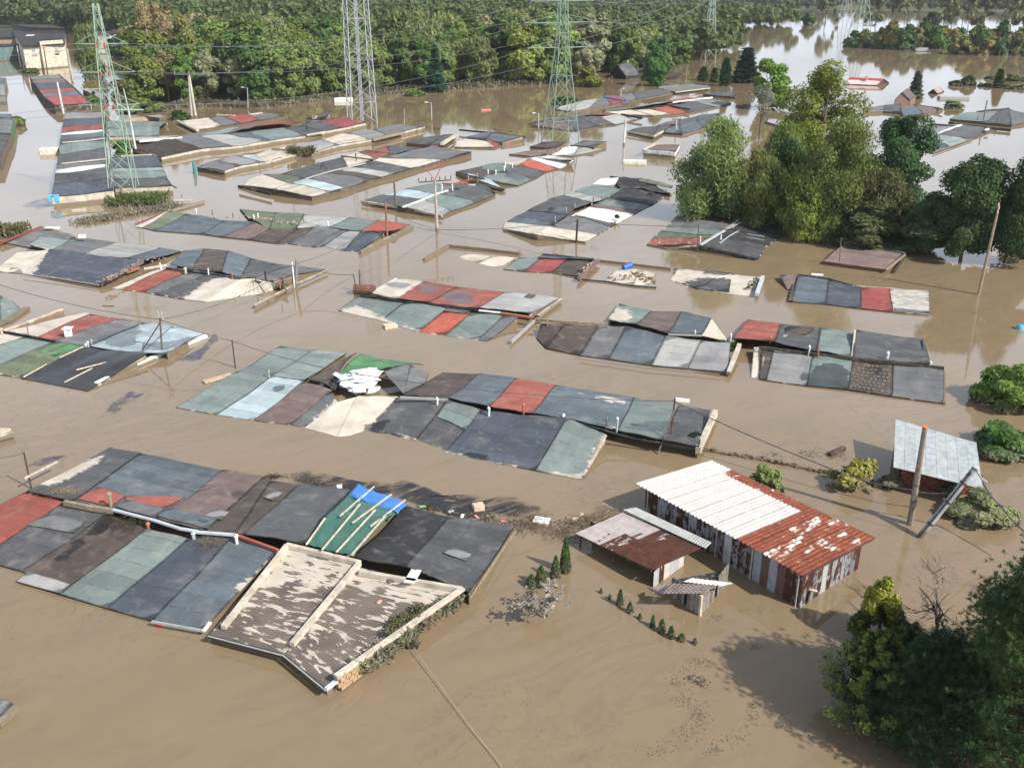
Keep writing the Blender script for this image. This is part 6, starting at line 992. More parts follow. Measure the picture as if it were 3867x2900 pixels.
# ---------------------------------------------------------------- floating and stranded things
def bx(name, label, cat, p, sx, sy, sz, rz, c, mat='plain', group=None):
    m = MB((p[0], p[1], p[2])); m.box(p, sx, sy, sz, rz); o = m.build(name, mat, None, c); o.location = p
    bv = o.modifiers.new('bevel', 'BEVEL'); bv.width = min(sx, sy, sz)*.12; bv.segments = 2; return tag(o, label, cat, group)
q = V3([(11.1,93.49,0.25)][0]); q2 = V3([(11.93,93.87,0.45)][0]); m = MB(); m.tube([q, q2], .31, .31, 14, False); m.tube([q*.6+q2*.4, q2], .28, .28, 14); [m.tube([q*(1-t)+q2*t, q*(.96-t)+q2*(t+.04)], .33, .33, 14) for t in (0, .35, .68, .96)]; tag(m.build('oil_drum', 'steel', None, (.05, .14, .42)), 'open blue steel drum lying on the mud-covered wall', 'drum')
m = MB(); q = V3([(42.19,76.04,0)][0]); m.tube([q+V3((0, 0, -.2)), q+V3((0, 0, -.05)), q+V3((0, 0, .15)), q+V3((0, 0, .3)), q+V3((0, 0, .36))], .42, .22, 10); tag(m.build('ball', 'plain', None, (.05, .32, .50), True), 'light blue ball floating at the right picture edge', 'ball')
bx('foam_block', 'cream foam block drifting in front of the pale green eave', 'foam block', [(-10.16,76.48,-0.05)][0], 1.1, .8, .3, .4, 'pk')
bx('log', 'dark squared log floating left of the brick shed', 'log', [(19.96,53.32,-0.05)][0], 1.5, .32, .28, .65, (.07, .045, .035), 'wood')
bx('crate', 'pinkish crate floating in the oily litter below the middle channel', 'crate', [(-1.85,46.52,-0.05)][0], .62, .5, .35, .3, (.62, .45, .36))
bx('foam_sheet', 'white foam sheet caught in the twigs beside the lean-to', 'foam sheet', [(1.58,45.17,-0.02)][0], .85, .6, .15, -.3, 'wh'); bx('bottle_crate', 'small white box at the back edge of the tarpaulin', 'box', [(-9.86,48.77,0.05)][0], .3, .2, .2, .2, 'wh')
for k, p in enumerate([(-4.93,46.73,-0.02),(-3.35,46.21,-0.02),(-2.7,45.72,-0.02),(-1.92,45.63,-0.02),(-0.42,45.13,-0.02),(3.4,45.44,-0.02),(3.75,45.82,-0.02)]): bx('plastic_litter', ['green plastic bottle in the oil behind the dark felt section', 'grey plastic scrap in the litter behind the grey felt end', 'white plastic strip at the back edge of the grey felt end', 'reddish wrapper in the litter by the grey felt end', 'red and green wrapper at the corner of the grey felt end', 'pink board scrap floating near the twigs', 'wooden scrap floating among the twigs'][k], 'litter', p, .35, .16, .08, k*.7, [(.2, .5, .25), (.3, .4, .42), 'wh', (.5, .25, .25), (.5, .2, .15), 'pk', 'cr'][k])
bx('white_board', 'white board leaning over the parapet of the twin flat roofs', 'board', [(-4.68,38.58,0.95)][0], .50, 1.1, .05, -.25, 'wh')
bx('brick', 'single brick lying on the right muddy flat roof', 'brick', [(-6.06,36.94,0.6)][0], .28, .15, .14, 1.1, (.5, .28, .2)); bx('brick_lump', 'dark brick lump near the top parapet of the right flat roof', 'brick', [(-5.69,38.45,0.75)][0], .3, .22, .12, .3, (.13, .06, .05)); bx('brick_slab', 'brown slab in the top corner of the right flat roof', 'brick', [(-6.57,38.97,0.75)][0], .35, .3, .1, .4, (.2, .13, .09))
bx('kayak_float', 'bright red float at the eave of the largest block', 'float', [(-15.9,36.19,-0.03)][0], .45, .22, .14, .2, (.7, .03, .03))
bx('white_van_roof', 'white van roof awash beside the mast', 'van', [(-39.48,235.1,-0.3)][0], 4.2, 1.9, 1.1, .1, 'wh'); bx('car_roof', 'beige car roof showing beside the long left row', 'car', [(-76.31,162.51,-0.3)][0], 3.0, 1.9, 1.25, .2, (.66, .60, .52)); bx('mattress', 'white and green mattress drifting right of the green pylon', 'mattress', [(19.22,153.31,-0.05)][0], 3.6, 1.6, .55, -.15, (.72, .72, .60)); bx('red_float', 'small red and white float on the water left of the green pylon', 'float', [(-5.76,218.15,-0.05)][0], 2.4, .7, .35, .4, (.62, .18, .16)); bx('red_drum', 'pinkish red drum floating before the green pylon', 'drum', [(-1.2,171.81,-0.05)][0], 1.4, .5, .5, .3, (.45, .10, .13))
bx('blue_awning', 'bright blue scrap hanging at the corner of the long left row', 'scrap', [(-58.12,122.45,0.6)][0], 1.3, .5, .9, .2, (.10, .42, .80)); q = V3([(-47.17,145.03,0)][0]); m = MB(); m.tube([q-V3((0, 0, .5)), q+V3((0, 0, 1.1)), q+V3((-.1, 0, 1.9))], .32, .16, 8); tag(m.build('furled_parasol', 'tarp', None, (.03, .22, .24)), 'closed teal parasol standing in the water left of the low cream row', 'parasol')
bx('white_tub', 'white tub on the ridge of the leftmost grey roofs', 'tub', [(-46.9,103.71,0.7)][0], .75, .5, .35, .2, 'wh'); bx('white_pallet_sheet', 'white panel lying on the ribbed grey roof by the leafy bank', 'panel', [(-51.95,107.87,0.75)][0], 1.6, .6, .12, -.2, 'wh'); bx('pallet', 'wooden pallet floating at the left edge of the long middle block', 'pallet', [(-21.39,65.12,0.02)][0], 2.2, .5, .14, .72, (.48, .36, .26)); bx('foam_pad', 'white foam pads at the back of the wavy slate roof', 'foam pad', [(29.54,90.54,0.35)][0], 1.1, .4, .12, -.3, 'wh'); bx('teal_boat', 'upturned teal plastic tub under the right-hand oak', 'tub', [(42.62,100.72,0)][0], 1.7, .7, .3, .1, (.06, .28, .28)); bx('boat', 'narrow grey boat awash by the shrub in the far right water', 'boat', [(105.51,240.05,-0.1)][0], 7, 2, .7, -.05, (.35, .35, .33)); bx('white_bowl', 'white floating bowl at the foot of the beige end wall', 'bowl', [(-54.06,119.89,-0.05)][0], 1.6, .8, .25, .1, 'ww')
bx('timber', 'loose timber leaning in the mud left of the ridge rubbish', 'timber', [(-42.63,125.03,0.2)][0], 2.4, .3, .15, .1, 'ww'); bx('plank_raft', 'crossed sticks floating above the terracotta roof', 'sticks', [(-35.87,82.07,0)][0], 1.1, .1, .08, -.1, (.2, .1, .07))
for p, lb_ in (([(4.69,109.83,0.72)][0], 'black tyre on the slate roof of the white-roofed block'), ([(18.47,128.18,0.45)][0], 'black tyre on the dark far roof under the trees'), ([(-7.4,130.1,0.6)][0], 'black tyre on the patchwork block with the front beam'), ([(4.74,117.52,0.75)][0], 'tyre beside the pond on the grey roof')):
    m = MB(); R_ = .32; pr = [(R_+.09*math.cos(t), .09*math.sin(t)) for t in [k*math.pi/4 for k in range(8)]]; vs = []; fs = []
    for i in range(16):
        t = i*math.pi/8
        for rr, zz in pr: vs.append((p[0]+rr*math.cos(t), p[1]+rr*math.sin(t), p[2]+.1+zz))
    for i in range(16):
        for k in range(8): fs.append((i*8+k, ((i+1) % 16)*8+k, ((i+1) % 16)*8+(k+1) % 8, i*8+(k+1) % 8))
    m.add(vs, fs); tag(m.build('tyre', 'plain', None, (.025, .025, .027)), lb_, 'tyre')
# crumpled white sheets burst from the middle block
def crumple(name, label, poly, z0, amp, c, mat, cat, seed, fine=.35, peak=.8):
    rg = random.Random(seed); pl = np.array([p[:2] for p in poly]); ce = pl.mean(0); vs = []; fs = []; nr, na = 7, 30; per = []
    seg = np.linalg.norm(np.roll(pl, -1, 0)-pl, axis=1); tot = seg.sum()
    for k in range(na):
        s = tot*k/na; i = 0
        while s > seg[i]: s -= seg[i]; i += 1
        per.append(pl[i]+(pl[(i+1) % len(pl)]-pl[i])*s/seg[i])
    for j in range(nr+1):
        for k in range(na):
            p = ce+(per[k]-ce)*(j/nr)*(1+rg.uniform(-.04, .04)); h = peak*(1-(j/nr)**2)
            vs.append((p[0], p[1], z0+h*(.6+.4*math.sin(k*1.3))+rg.uniform(-amp, amp)))
    for j in range(nr):
        for k in range(na): fs.append((j*na+k, j*na+(k+1) % na, (j+1)*na+(k+1) % na, (j+1)*na+k))
    o = mesh(name, vs, fs, mat, None, c); tag(o, label, cat); sm = o.modifiers.new('solid', 'SOLIDIFY'); sm.thickness = .03; return o
HEAP = ( [(-12.86,63.94,0.6),(-12.8,65.08,0.6),(-11.6,65.78,0.6),(-10.16,65.42,0.6),(-9.56,64.17,0.6),(-8.97,63.5,0.6),(-7.87,61.24,0.6),(-9.14,60.83,0.6),(-10.48,61.04,0.6),(-11.74,61.77,0.6),(-12.51,62.84,0.6)], )
hp = np.array(HEAP[0]); hc = hp.mean(0); root = thing('insulation_heap', 'heap of crumpled white insulation sheets bursting out of the long middle block', 'insulation heap', (hc[0], hc[1], 0)); rg = random.Random(3)
for k in range(34):
    a = rg.uniform(0, 6.28); i = int(a/6.28*len(hp)) % len(hp); t = rg.random()**.6*.78; q = hc*(1-t)+hp[i]*t; L2, W2 = rg.uniform(.8, 1.7), rg.uniform(.5, .95); ang = rg.choice([-.3, .1, 1.2, .6])+rg.uniform(-.3, .3); tx, ty = rg.gauss(0, .25), rg.gauss(0, .25); z0 = .62+.38*(1-t)+rg.uniform(-.08, .12); vs = []
    for u in (-1, 0, 1):
        for v in (-1, 0, 1):
            lx, ly = u*L2/2+rg.uniform(-.03, .03), v*W2/2+rg.uniform(-.03, .03); vs.append((q[0]-hc[0]+lx*math.cos(ang)-ly*math.sin(ang), q[1]-hc[1]+lx*math.sin(ang)+ly*math.cos(ang), z0+lx*tx+ly*ty+rg.uniform(-.05, .05)))
    o = mesh('foam_sheet', vs, [(0, 3, 4, 1), (1, 4, 5, 2), (3, 6, 7, 4), (4, 7, 8, 5)], 'tarp', root, jit((.84, .85, .87), .04)); sm = o.modifiers.new('solid', 'SOLIDIFY'); sm.thickness = .05

# tarpaulin garage: blue and green tarps held by laths, lying on the largest block
TA = [(-10.33,41.34,0.98),(-7.72,40.24,0.98)]; TM = [(-9.63,44.18,1.02),(-6.52,43.82,1.02)]; TN = [(-8.93,46.83,0.75),(-5.98,44.83,0.75)]; TB = [(-8.74,48.54,0.35),(-5.75,46.48,0.35)]
def tarp(name, label, rows, c, seed):
    rg = random.Random(seed); vs = []; fs = []; nu, k = 26, 12; n = 0
    for a, b in zip(rows[:-1], rows[1:]):
        for j in range(k+(b is rows[-1])):
            t = j/k
            for i in range(nu+1):
                s = i/nu; p = (V3(a[0])*(1-s)+V3(a[1])*s)*(1-t)+(V3(b[0])*(1-s)+V3(b[1])*s)*t
                vs.append(p+V3((0, 0, .035*math.sin(s*23+t*4+3*math.sin(t*5+n))+.03*math.sin(s*9-t*11+n)+rg.uniform(-.012, .012)+.04)))
            n += 0
    R = len(vs)//(nu+1)
    for j in range(R-1):
        for i in range(nu): fs.append((j*(nu+1)+i, j*(nu+1)+i+1, (j+1)*(nu+1)+i+1, (j+1)*(nu+1)+i))
    o = mesh(name, vs, fs, 'tarp', None, c, True); tag(o, label, 'tarpaulin'); sm = o.modifiers.new('solid', 'SOLIDIFY'); sm.thickness = .02; return o
tarp('green_tarpaulin', 'dark green tarpaulin stretched over a garage roof of the largest block under pale laths', [TA, TM, TN], (.045, .135, .105), 1)
tarp('blue_tarpaulin', 'bright blue tarpaulin strip along the back edge of the green one', [[(-9.01,46.54,0.8),(-6.03,44.68,0.8)], [(-8.73,48.45,0.42),(-5.7,46.35,0.42)]], (.035, .20, .72), 2)
tarp('dark_edge_sheet', 'black sheet hanging along the left side of the green tarpaulin', [[(-10.41,41.41,0.9),(-10.16,41.36,0.9)], [(-9.83,44.2,0.9),(-9.58,44.2,0.9)], [(-9.15,46.9,0.6),(-8.91,47.03,0.6)]], (.025, .026, .03), 4)
for k, a in enumerate(([(-8.94,43.79,1.05),(-7.74,47.96,0.5)], [(-8.17,43.03,1.1),(-6.65,46.9,0.6)], [(-7.21,42.76,1.05),(-5.83,46.36,0.55)], [(-9.28,40.53,1.08),(-8.07,44.91,1.1)], [(-8.55,40.32,1.08),(-7.17,44.35,1.1)], [(-7.79,40.1,1.05),(-6.59,43.91,1)], [(-10.15,41.06,1.05),(-9.68,43.58,1.05)])):
    m = MB(); m.beam(V3(a[0])+V3((0, 0, .14)), V3(a[1])+V3((0, 0, .14)), .09, .06); o = m.build('lath', 'wood', None, (.50, .46, .36)); tag(o, ['leftmost lath crossing the blue tarpaulin', 'middle lath crossing the blue tarpaulin', 'rightmost lath crossing the blue tarpaulin', 'long lath left of centre on the green tarpaulin', 'long lath right of centre on the green tarpaulin', 'lath along the right edge of the green tarpaulin', 'lath along the left edge of the green tarpaulin'][k], 'lath', 'laths on the tarpaulins')
# broken masonry line right of the middle block, oil films, litter
def rubble(name, label, line, w, h, n, c, seed, cat='rubble'):
    rg = random.Random(seed); m = MB(); L_ = [V3(p) for p in line]; k = len(L_)-1
    for _ in range(n):
        t = rg.random()*k; i = min(int(t), k-1); p = L_[i]*(1-(t-i))+L_[i+1]*(t-i); s = rg.uniform(.08, .26); m.box((p[0]+rg.uniform(-w, w), p[1]+rg.uniform(-w, w), p[2]+rg.uniform(-.1, h)-.06), s, s*rg.uniform(.4, 1), s*rg.uniform(.3, .7), rg.random()*3)
    o = m.build(name, 'wall', None, c); return tag(o, label, cat, None, 'stuff')
m = MB(); L_ = [(11.09,53.83,0.12),(13.39,53.1,0.12),(15.46,52.22,0.12),(16.28,51.83,0.12),(18.64,50.6,0.12)]
for a, b in zip(L_[:-1], L_[1:]): m.beam(a, b, .22, .3)
tag(m.build('wall_crest', 'wall', None, (.42, .36, .28)), 'muddy crest of a submerged garden wall leading to the yellow-green bush', 'wall')
rubble('wall_rubble', 'broken stones on the submerged wall crest', L_, .12, .10, 110, (.36, .31, .24), 5); rubble('roof_rubble', 'pale rubble along the broken gable of the left black roof', [(-38.11,86.99,0.9),(-37.36,89.16,0.9),(-36.87,93.58,0.9),(-34.37,94.69,0.9)], .15, .2, 70, (.28, .24, .20), 6); rubble('ridge_rubble', 'rubbish and wood scattered on the mossy ridge', [(-41.6,117.67,0.6),(-34.21,113.21,0.6),(-30.54,113.83,0.6),(-27.69,111.99,0.6),(-21.76,110.21,0.6)], .5, .2, 110, (.36, .31, .23), 8); rubble('gable_rubble', 'bricks and boards fallen at the right gable of the tilted red roof', [(6.52,90.05,0.4),(8.74,96.05,0.4)], .25, .3, 70, (.42, .33, .25), 9); rubble('mud_rubble', 'cream rubble on the awash roof beside the drum', [(9.52,89.92,0.08),(12.06,91.96,0.08),(13.5,89.52,0.08)], .7, .1, 130, 'cr', 10); rubble('end_rubble', 'twisted scrap at the right end of the sunken roof', [(22.1,86.49,0.3),(23.62,89.19,0.3)], .3, .3, 50, (.12, .11, .10), 11)
def film(name, label, poly, c, lv=.6):
    pl = [V3(p) for p in poly]; ce = sum(pl, V3((0, 0, 0)))/len(pl); vs = [(ce[0], ce[1], .006)]; at = [lv]
    for t in (.55, .8, 1.0):
        for p in pl: q = ce*(1-t)+p*t; vs.append((q[0], q[1], .006)); at.append(lv if t < .7 else lv-.15 if t < 1 else .08)
    n = len(pl); fs = [(0, 1+i, 1+(i+1) % n) for i in range(n)]+[(1+r*n+i, 1+(r+1)*n+i, 1+(r+1)*n+(i+1) % n, 1+r*n+(i+1) % n) for r in range(2) for i in range(n)]
    o = mesh(name, vs, fs, 'slick', None, c); A = o.data.attributes.new('wet', 'FLOAT', 'POINT'); A.data.foreach_set('value', at); tag(o, label, 'oil film', None, 'stuff')
film('oil_film', 'black oil swirls behind the tarpaulin and the dark felt end', [(-16.05,50.61,0),(-13.46,51.67,0),(-9.61,50.01,0),(-6.5,50.31,0),(-3.21,47.89,0),(-0.51,48.31,0),(1.52,47.76,0),(3.58,46.17,0),(3.11,44.79,0),(0.17,45.16,0),(-1.76,44.79,0),(-4.4,45.92,0),(-8.68,48.45,0),(-12.92,49.15,0)], (.022, .022, .026))
film('oil_film', 'dark oil streak left of the long middle block', [(-27.52,57.76,0),(-27.85,61.07,0),(-27.04,63.39,0),(-25.53,62.95,0),(-26.05,60.67,0),(-26.55,58.33,0)], (.035, .04, .075), .56); film('oil_film', 'dark oil streak behind the ringed pipe at left', [(-29.4,50.91,0),(-29.25,52.45,0),(-28.3,53.09,0),(-26.97,53.41,0),(-27.22,52.29,0),(-28.33,51.21,0)], (.035, .04, .075), .56); film('oil_film', 'violet oil patch in the left channel by the beige end wall', [(-62.83,121.7,0),(-63.49,127.45,0),(-61.46,128.96,0),(-57.98,122.39,0),(-58.73,119.34,0)], (.07, .09, .18), .55); film('oil_film', 'faint violet streak by the terracotta roof', [(-25.98,67.96,0),(-24.4,71.8,0),(-24.52,76.64,0),(-23.51,73.73,0),(-23.72,67.96,0)], (.06, .06, .10))

def litter(name, label, line, w_, n, size, c, seed):
    """flakes of leaf litter floating flat on the water"""
    rng = np.random.default_rng(seed); A = np.array([V3(p) for p in line]); k = len(A)-1; t = rng.random(n)*k; t += .35*np.sin(t*5+seed); t = np.clip(t, 0, k-.001); i = t.astype(int); p = A[i]*(1-(t-i))[:, None]+A[i+1]*(t-i)[:, None]
    p[:, :2] += rng.normal(size=(n, 2))*(w_*(.35+.65*np.abs(np.sin(t*4.1+seed))))[:, None]; p[:, 2] = .012
    a = rng.random(n)*6.283; s = size*rng.uniform(.4, 1.6, n)**1.5; u = np.c_[np.cos(a), np.sin(a), np.zeros(n)]*s[:, None]; v = np.c_[-np.sin(a), np.cos(a), np.zeros(n)]*(s*rng.uniform(.2, .55, n))[:, None]; z = rng.uniform(-.004, .008, (n, 1))*np.array([0, 0, 1])
    q = np.stack([p-u, p-v+z, p+u, p+v+z], 1).reshape(-1, 3); o = mesh(name, q, np.arange(n*4, dtype=np.int32).reshape(-1, 4), 'bark', None, c); tag(o, label, 'leaf litter', None, 'stuff')
litter('leaf_litter', 'leaf litter curling over the foreground water beside the tree shadow', [(10.88,34.66,0),(9.81,34.58,0),(8.69,34.17,0),(7.57,33.38,0),(6.78,32.24,0),(6.9,31.16,0),(7.53,30.61,0),(7.24,29.8,0),(6.46,29.03,0),(5.32,28.4,0)], .34, 800, .030, (.13, .105, .07), 21)
litter('leaf_litter', 'dark litter patch at the tip of the tree shadow', [(7.44,32.61,0),(7.69,32.32,0),(8.04,32.09,0)], .2, 180, .040, (.06, .05, .04), 22); litter('leaf_litter', 'litter drifting round the board hut and shed', [(5.01,38.88,0),(5.69,37.36,0),(7.26,36.72,0),(8.51,36.37,0),(10.05,36.99,0),(11.51,37.36,0)], .3, 260, .030, (.10, .078, .04), 23)
litter('leaf_litter', 'litter in the lower right of the foreground water', [(9.63,30.81,0),(9.57,30.13,0),(8.65,29.15,0),(7.86,28.65,0),(7.31,28.16,0)], .25, 200, .030, (.12, .10, .065), 24); litter('leaf_litter', 'black litter line behind the tarpaulin and the dark felt end', [(-15.62,50.01,0),(-13.17,50.31,0),(-11.13,49.15,0),(-8.02,48.58,0),(-5.81,46.95,0),(-3.11,46.04,0),(-0.49,45.16,0),(1.45,45.16,0),(3.38,45.04,0)], .28, 2600, .05, (.025, .024, .024), 25)
litter('leaf_litter', 'litter gathered in front of the submerged garden wall', [(15.63,53.25,0),(17.27,52.77,0),(18.91,53.41,0),(20.19,52.77,0)], .4, 380, .04, (.07, .06, .05), 27)
# ---------------------------------------------------------------- vegetation
def cards(cen, size, rng, flat=.35, asp=1.7, droop=False, out=None):
    if isinstance(cen, tuple): cen, out = cen
    n = len(cen); nrm = rng.normal(size=(n, 3))
    if out is None: nrm[:, 2] = np.abs(nrm[:, 2])+flat
    else: nrm = nrm*.55+out*1.15+np.array([0, 0, flat])
    nrm /= np.linalg.norm(nrm, axis=1)[:, None]
    u = np.cross(nrm, rng.normal(size=(n, 3)));
    if droop: u = rng.normal(size=(n, 3))*.6; u[:, 2] -= 1.0
    u /= np.linalg.norm(u, axis=1)[:, None]; v = np.cross(nrm, u); v /= np.linalg.norm(v, axis=1)[:, None]+1e-9
    s = (size*rng.uniform(.6, 1.35, n))[:, None]; a = u*s*asp*.5; b = v*s*.5
    q = np.stack([cen-a, cen-b*.9+a*.1, cen+a, cen+b*.9+a*.1], 1).reshape(-1, 3)
    return q
def quads(n): return np.arange(n*4, dtype=np.int32).reshape(-1, 4)
def lobes(rng, k, rx, rz, zc, lean=0.0):
    L = []
    for i in range(k):
        for _ in range(60):
            p = rng.uniform(-1, 1, 3)
            if np.linalg.norm(p) < .86: break
        w_ = 1-.45*max(0, p[2]); L.append((p[0]*rx*w_, p[1]*rx*w_, zc+p[2]*rz, rng.uniform(.20, .40)*rx))
    return L
def low(rng, rx):
    return [(math.cos(a)*rx*q, math.sin(a)*rx*q, z, rng.uniform(.22, .32)*rx) for a, q, z in zip(rng.uniform(0, 6.283, 9), rng.uniform(.25, .85, 9), rng.uniform(.7, 2.4, 9))]
def shell(rng, L, n, squash=.8, inner=.55):
    r = np.array([l[3] for l in L]); w_ = r**2/np.sum(r**2); idx = rng.choice(len(L), n, p=w_); d = rng.normal(size=(n, 3)); d[:, 2] += .25; d /= np.linalg.norm(d, axis=1)[:, None]
    rad = r[idx]*(inner+(1-inner)*rng.random(n)**.5)*rng.uniform(.85, 1.22, n); c = np.array([l[:3] for l in L])[idx]
    o_ = d+(c-c.mean(0))/(np.abs(c-c.mean(0)).max(0)+1e-6)*.8; o_ /= np.linalg.norm(o_, axis=1)[:, None]+1e-9; d[:, 2] *= squash; return c+d*rad[:, None], o_
def limbs(rng, L, h0, hb, r0, n=None, lean=0.0):
    m = MB(); top = V3((lean, 0, hb)); m.tube([(0, 0, -1), (lean*.3, 0, h0*.5), top], r0, r0*.55, 7)
    zt = max(l[2] for l in L); m.tube([top, (lean*1.2, .05*hb, (hb+zt)/2), (lean, 0, zt*.95)], r0*.55, r0*.1, 6)
    for l in L[:n or len(L)]:
        t = rng.uniform(.15, .75); b = top*(1-t)+V3((lean, 0, zt*.9))*t; b[2] = min(b[2], l[2]-.1*abs(l[2]-hb)-.2) if l[2] > hb*.6 else hb*.8
        e = V3(l[:3]); mid = (b+e)/2+V3((rng.uniform(-.2, .2), rng.uniform(-.2, .2), -.06*hb)); m.tube([b, mid, e], r0*.30, r0*.06, 5)
    return m
def proto(kind, seed, n, leaf):
    """crown and trunk meshes of a tree ten metres tall"""
    rng = np.random.default_rng(seed)
    if kind == 'broad': L = lobes(rng, 30, 3.6, 4.6, 5.2)+low(rng, 3.4); c = cards(shell(rng, L, n), leaf, rng); m = limbs(rng, L, 10, 3.0, .22)
    elif kind == 'bushy': L = lobes(rng, 34, 3.6, 4.9, 4.7)+low(rng, 3.6); c = cards(shell(rng, L, n), leaf, rng); m = limbs(rng, L, 10, 2.0, .2)
    elif kind == 'tall': L = lobes(rng, 24, 2.3, 4.8, 4.9); c = cards(shell(rng, L, n), leaf, rng, .2); m = limbs(rng, L, 10, 2.4, .17)
    elif kind == 'willow': L = lobes(rng, 42, 4.0, 4.8, 5.0)+low(rng, 4.2); p_, o_ = shell(rng, L, n, .95, .35); c = cards((p_+np.c_[np.zeros(n), np.zeros(n), -rng.random(n)*.8], o_), leaf, rng, .3, 2.6, droop=True); m = limbs(rng, L, 10, 2.2, .26)
    elif kind == 'sparse': L = lobes(rng, 20, 3.2, 3.6, 5.9); c = cards(shell(rng, L, n//3, .9, .2), leaf, rng); m = limbs(rng, L, 10, 2.5, .2)
    elif kind == 'conifer':
        t = rng.random(n)**.62; z = 10*(1-t*.97); a = rng.uniform(0, 6.283, n); lay = .72+.28*np.cos(z*4.2+np.sin(a*3)); R = (.25+2.1*t)*lay*rng.uniform(.45, 1.05, n)
        c = cards(np.c_[np.cos(a)*R, np.sin(a)*R, z-.18*R], leaf, rng, .8, 2.0); m = MB(); m.tube([(0, 0, -1), (0, 0, 9.6)], .17, .03, 6)
    elif kind == 'column':
        t = rng.random(n); z = 10*t; a = rng.uniform(0, 6.283, n); R = (1.9*np.sqrt(np.maximum(0, 1-t))*np.minimum(1, .75+t*3))*rng.uniform(.65, 1.05, n)*(.88+.12*np.sin(a*4+z)); c = cards(np.c_[np.cos(a)*R, np.sin(a)*R, z], leaf, rng, .1, 2.0, droop=True); m = MB(); m.tube([(0, 0, -1), (0, 0, 8)], .15, .05, 6)
    elif kind in ('bare', 'alder'):
        c = None; m = MB(); tips = []
        def br(p, d, l, r, k):
            e = p+d*l; md = p+d*l*.5+rng.normal(size=3)*l*.05; m.tube([p, md, e], r, r*.62, 5 if k < 2 else 3, False)
            if k >= 3: tips.append(e)
            if k < 4:
                for _ in range(3 if k < 3 else 2): nd = d*.75+rng.normal(size=3)*.46+V3((0, 0, .14)); nd /= np.linalg.norm(nd); br(p+(e-p)*rng.uniform(.5, 1), nd, l*rng.uniform(.58, .8), r*.58, k+1)
        if kind == 'alder':
            br(V3((0, 0, -.6)), V3((.04, .02, 1.0)), 4.2, .16, 0); tp = np.array(tips); c = cards(tp[rng.choice(len(tp), n)]+rng.normal(size=(n, 3))*.25, leaf, rng)
        else: br(V3((0, 0, -.6)), V3((0, 0, 1.0)), 2.6, .15, 0); br(V3((0, 0, 1.2)), V3((.3, .2, .93)), 2.8, .11, 1); br(V3((0, 0, 1.0)), V3((-.45, -.1, .88)), 2.6, .10, 1)
    elif kind == 'poplar': L = [(rng.normal()*.9, rng.normal()*.9, rng.uniform(3.6, 9.6), rng.uniform(.5, .9)) for _ in range(22)]; c = cards(shell(rng, L, n), leaf, rng); m = limbs(rng, L, 10, 3, .2)
    elif kind == 'shrub': L = [(a, b, c_*rng.uniform(.7, 1.1), r*rng.uniform(.6, 1.05)) for a, b, c_, r in lobes(rng, 26, 4.9, 4.8, 4.2)]; c = cards(shell(rng, L, n), leaf, rng, .3); m = limbs(rng, L, 10, 1.5, .18)
    elif kind == 'thuja':
        t = rng.random(n)**.75; z = 10*(1-t); a = rng.uniform(0, 6.283, n); R = (2.4*t**.8+.15)*rng.uniform(.7, 1.08, n); R = np.where(t > .9, R*.85, R); c = cards(np.c_[np.cos(a)*R, np.sin(a)*R, z], leaf, rng, .1, 1.8, droop=True); m = MB(); m.tube([(0, 0, -1), (0, 0, 8)], .2, .05, 6)
    cm = mesh('crown_mesh', c, quads(len(c)//4)) if c is not None else None
    if cm: d = cm.data; d.materials.append(M['leaf']); bpy.data.objects.remove(cm); cm = d
    t_ = m.build('trunk_mesh', 'bark'); tm = t_.data; bpy.data.objects.remove(t_)
    return cm, tm
PR = {}
def getp(kind, seed, n, leaf):
    k = (kind, seed, n, leaf)
    if k not in PR: PR[k] = proto(*k)
    return PR[k]
def tree(label, name, x, y, h, w_, kind, seed, n, leaf, c, group=None, rz=None, cat='tree', tc=(.13, .10, .075), nomw=7.0, z=0.0, sub=0.0):
    cm, tm = getp(kind, seed, n, leaf); root = thing(name, label, cat, (x, y, z-sub), group); sh = (h+sub)/10; sw = (w_/nomw) if w_ else sh
    root.scale = (sw, sw, sh); root.rotation_euler = (0, 0, random.uniform(0, 6.28) if rz is None else rz); k = random.uniform(.85, 1.18)*1.5
    if cm: o = bpy.data.objects.new('crown', cm); link(o, root); o.color = (c[0]*k*random.uniform(.9, 1.1), c[1]*k, c[2]*k, 1)
    o = bpy.data.objects.new('trunk', tm); link(o, root); o.color = (*tc, 1); return root
GREEN = (.105, .150, .034); OLIVE = (.128, .158, .050); DARK = (.045, .082, .026); BRN = (.20, .165, .085); GREY = (.20, .195, .11); MIDG = (.080, .130, .034)
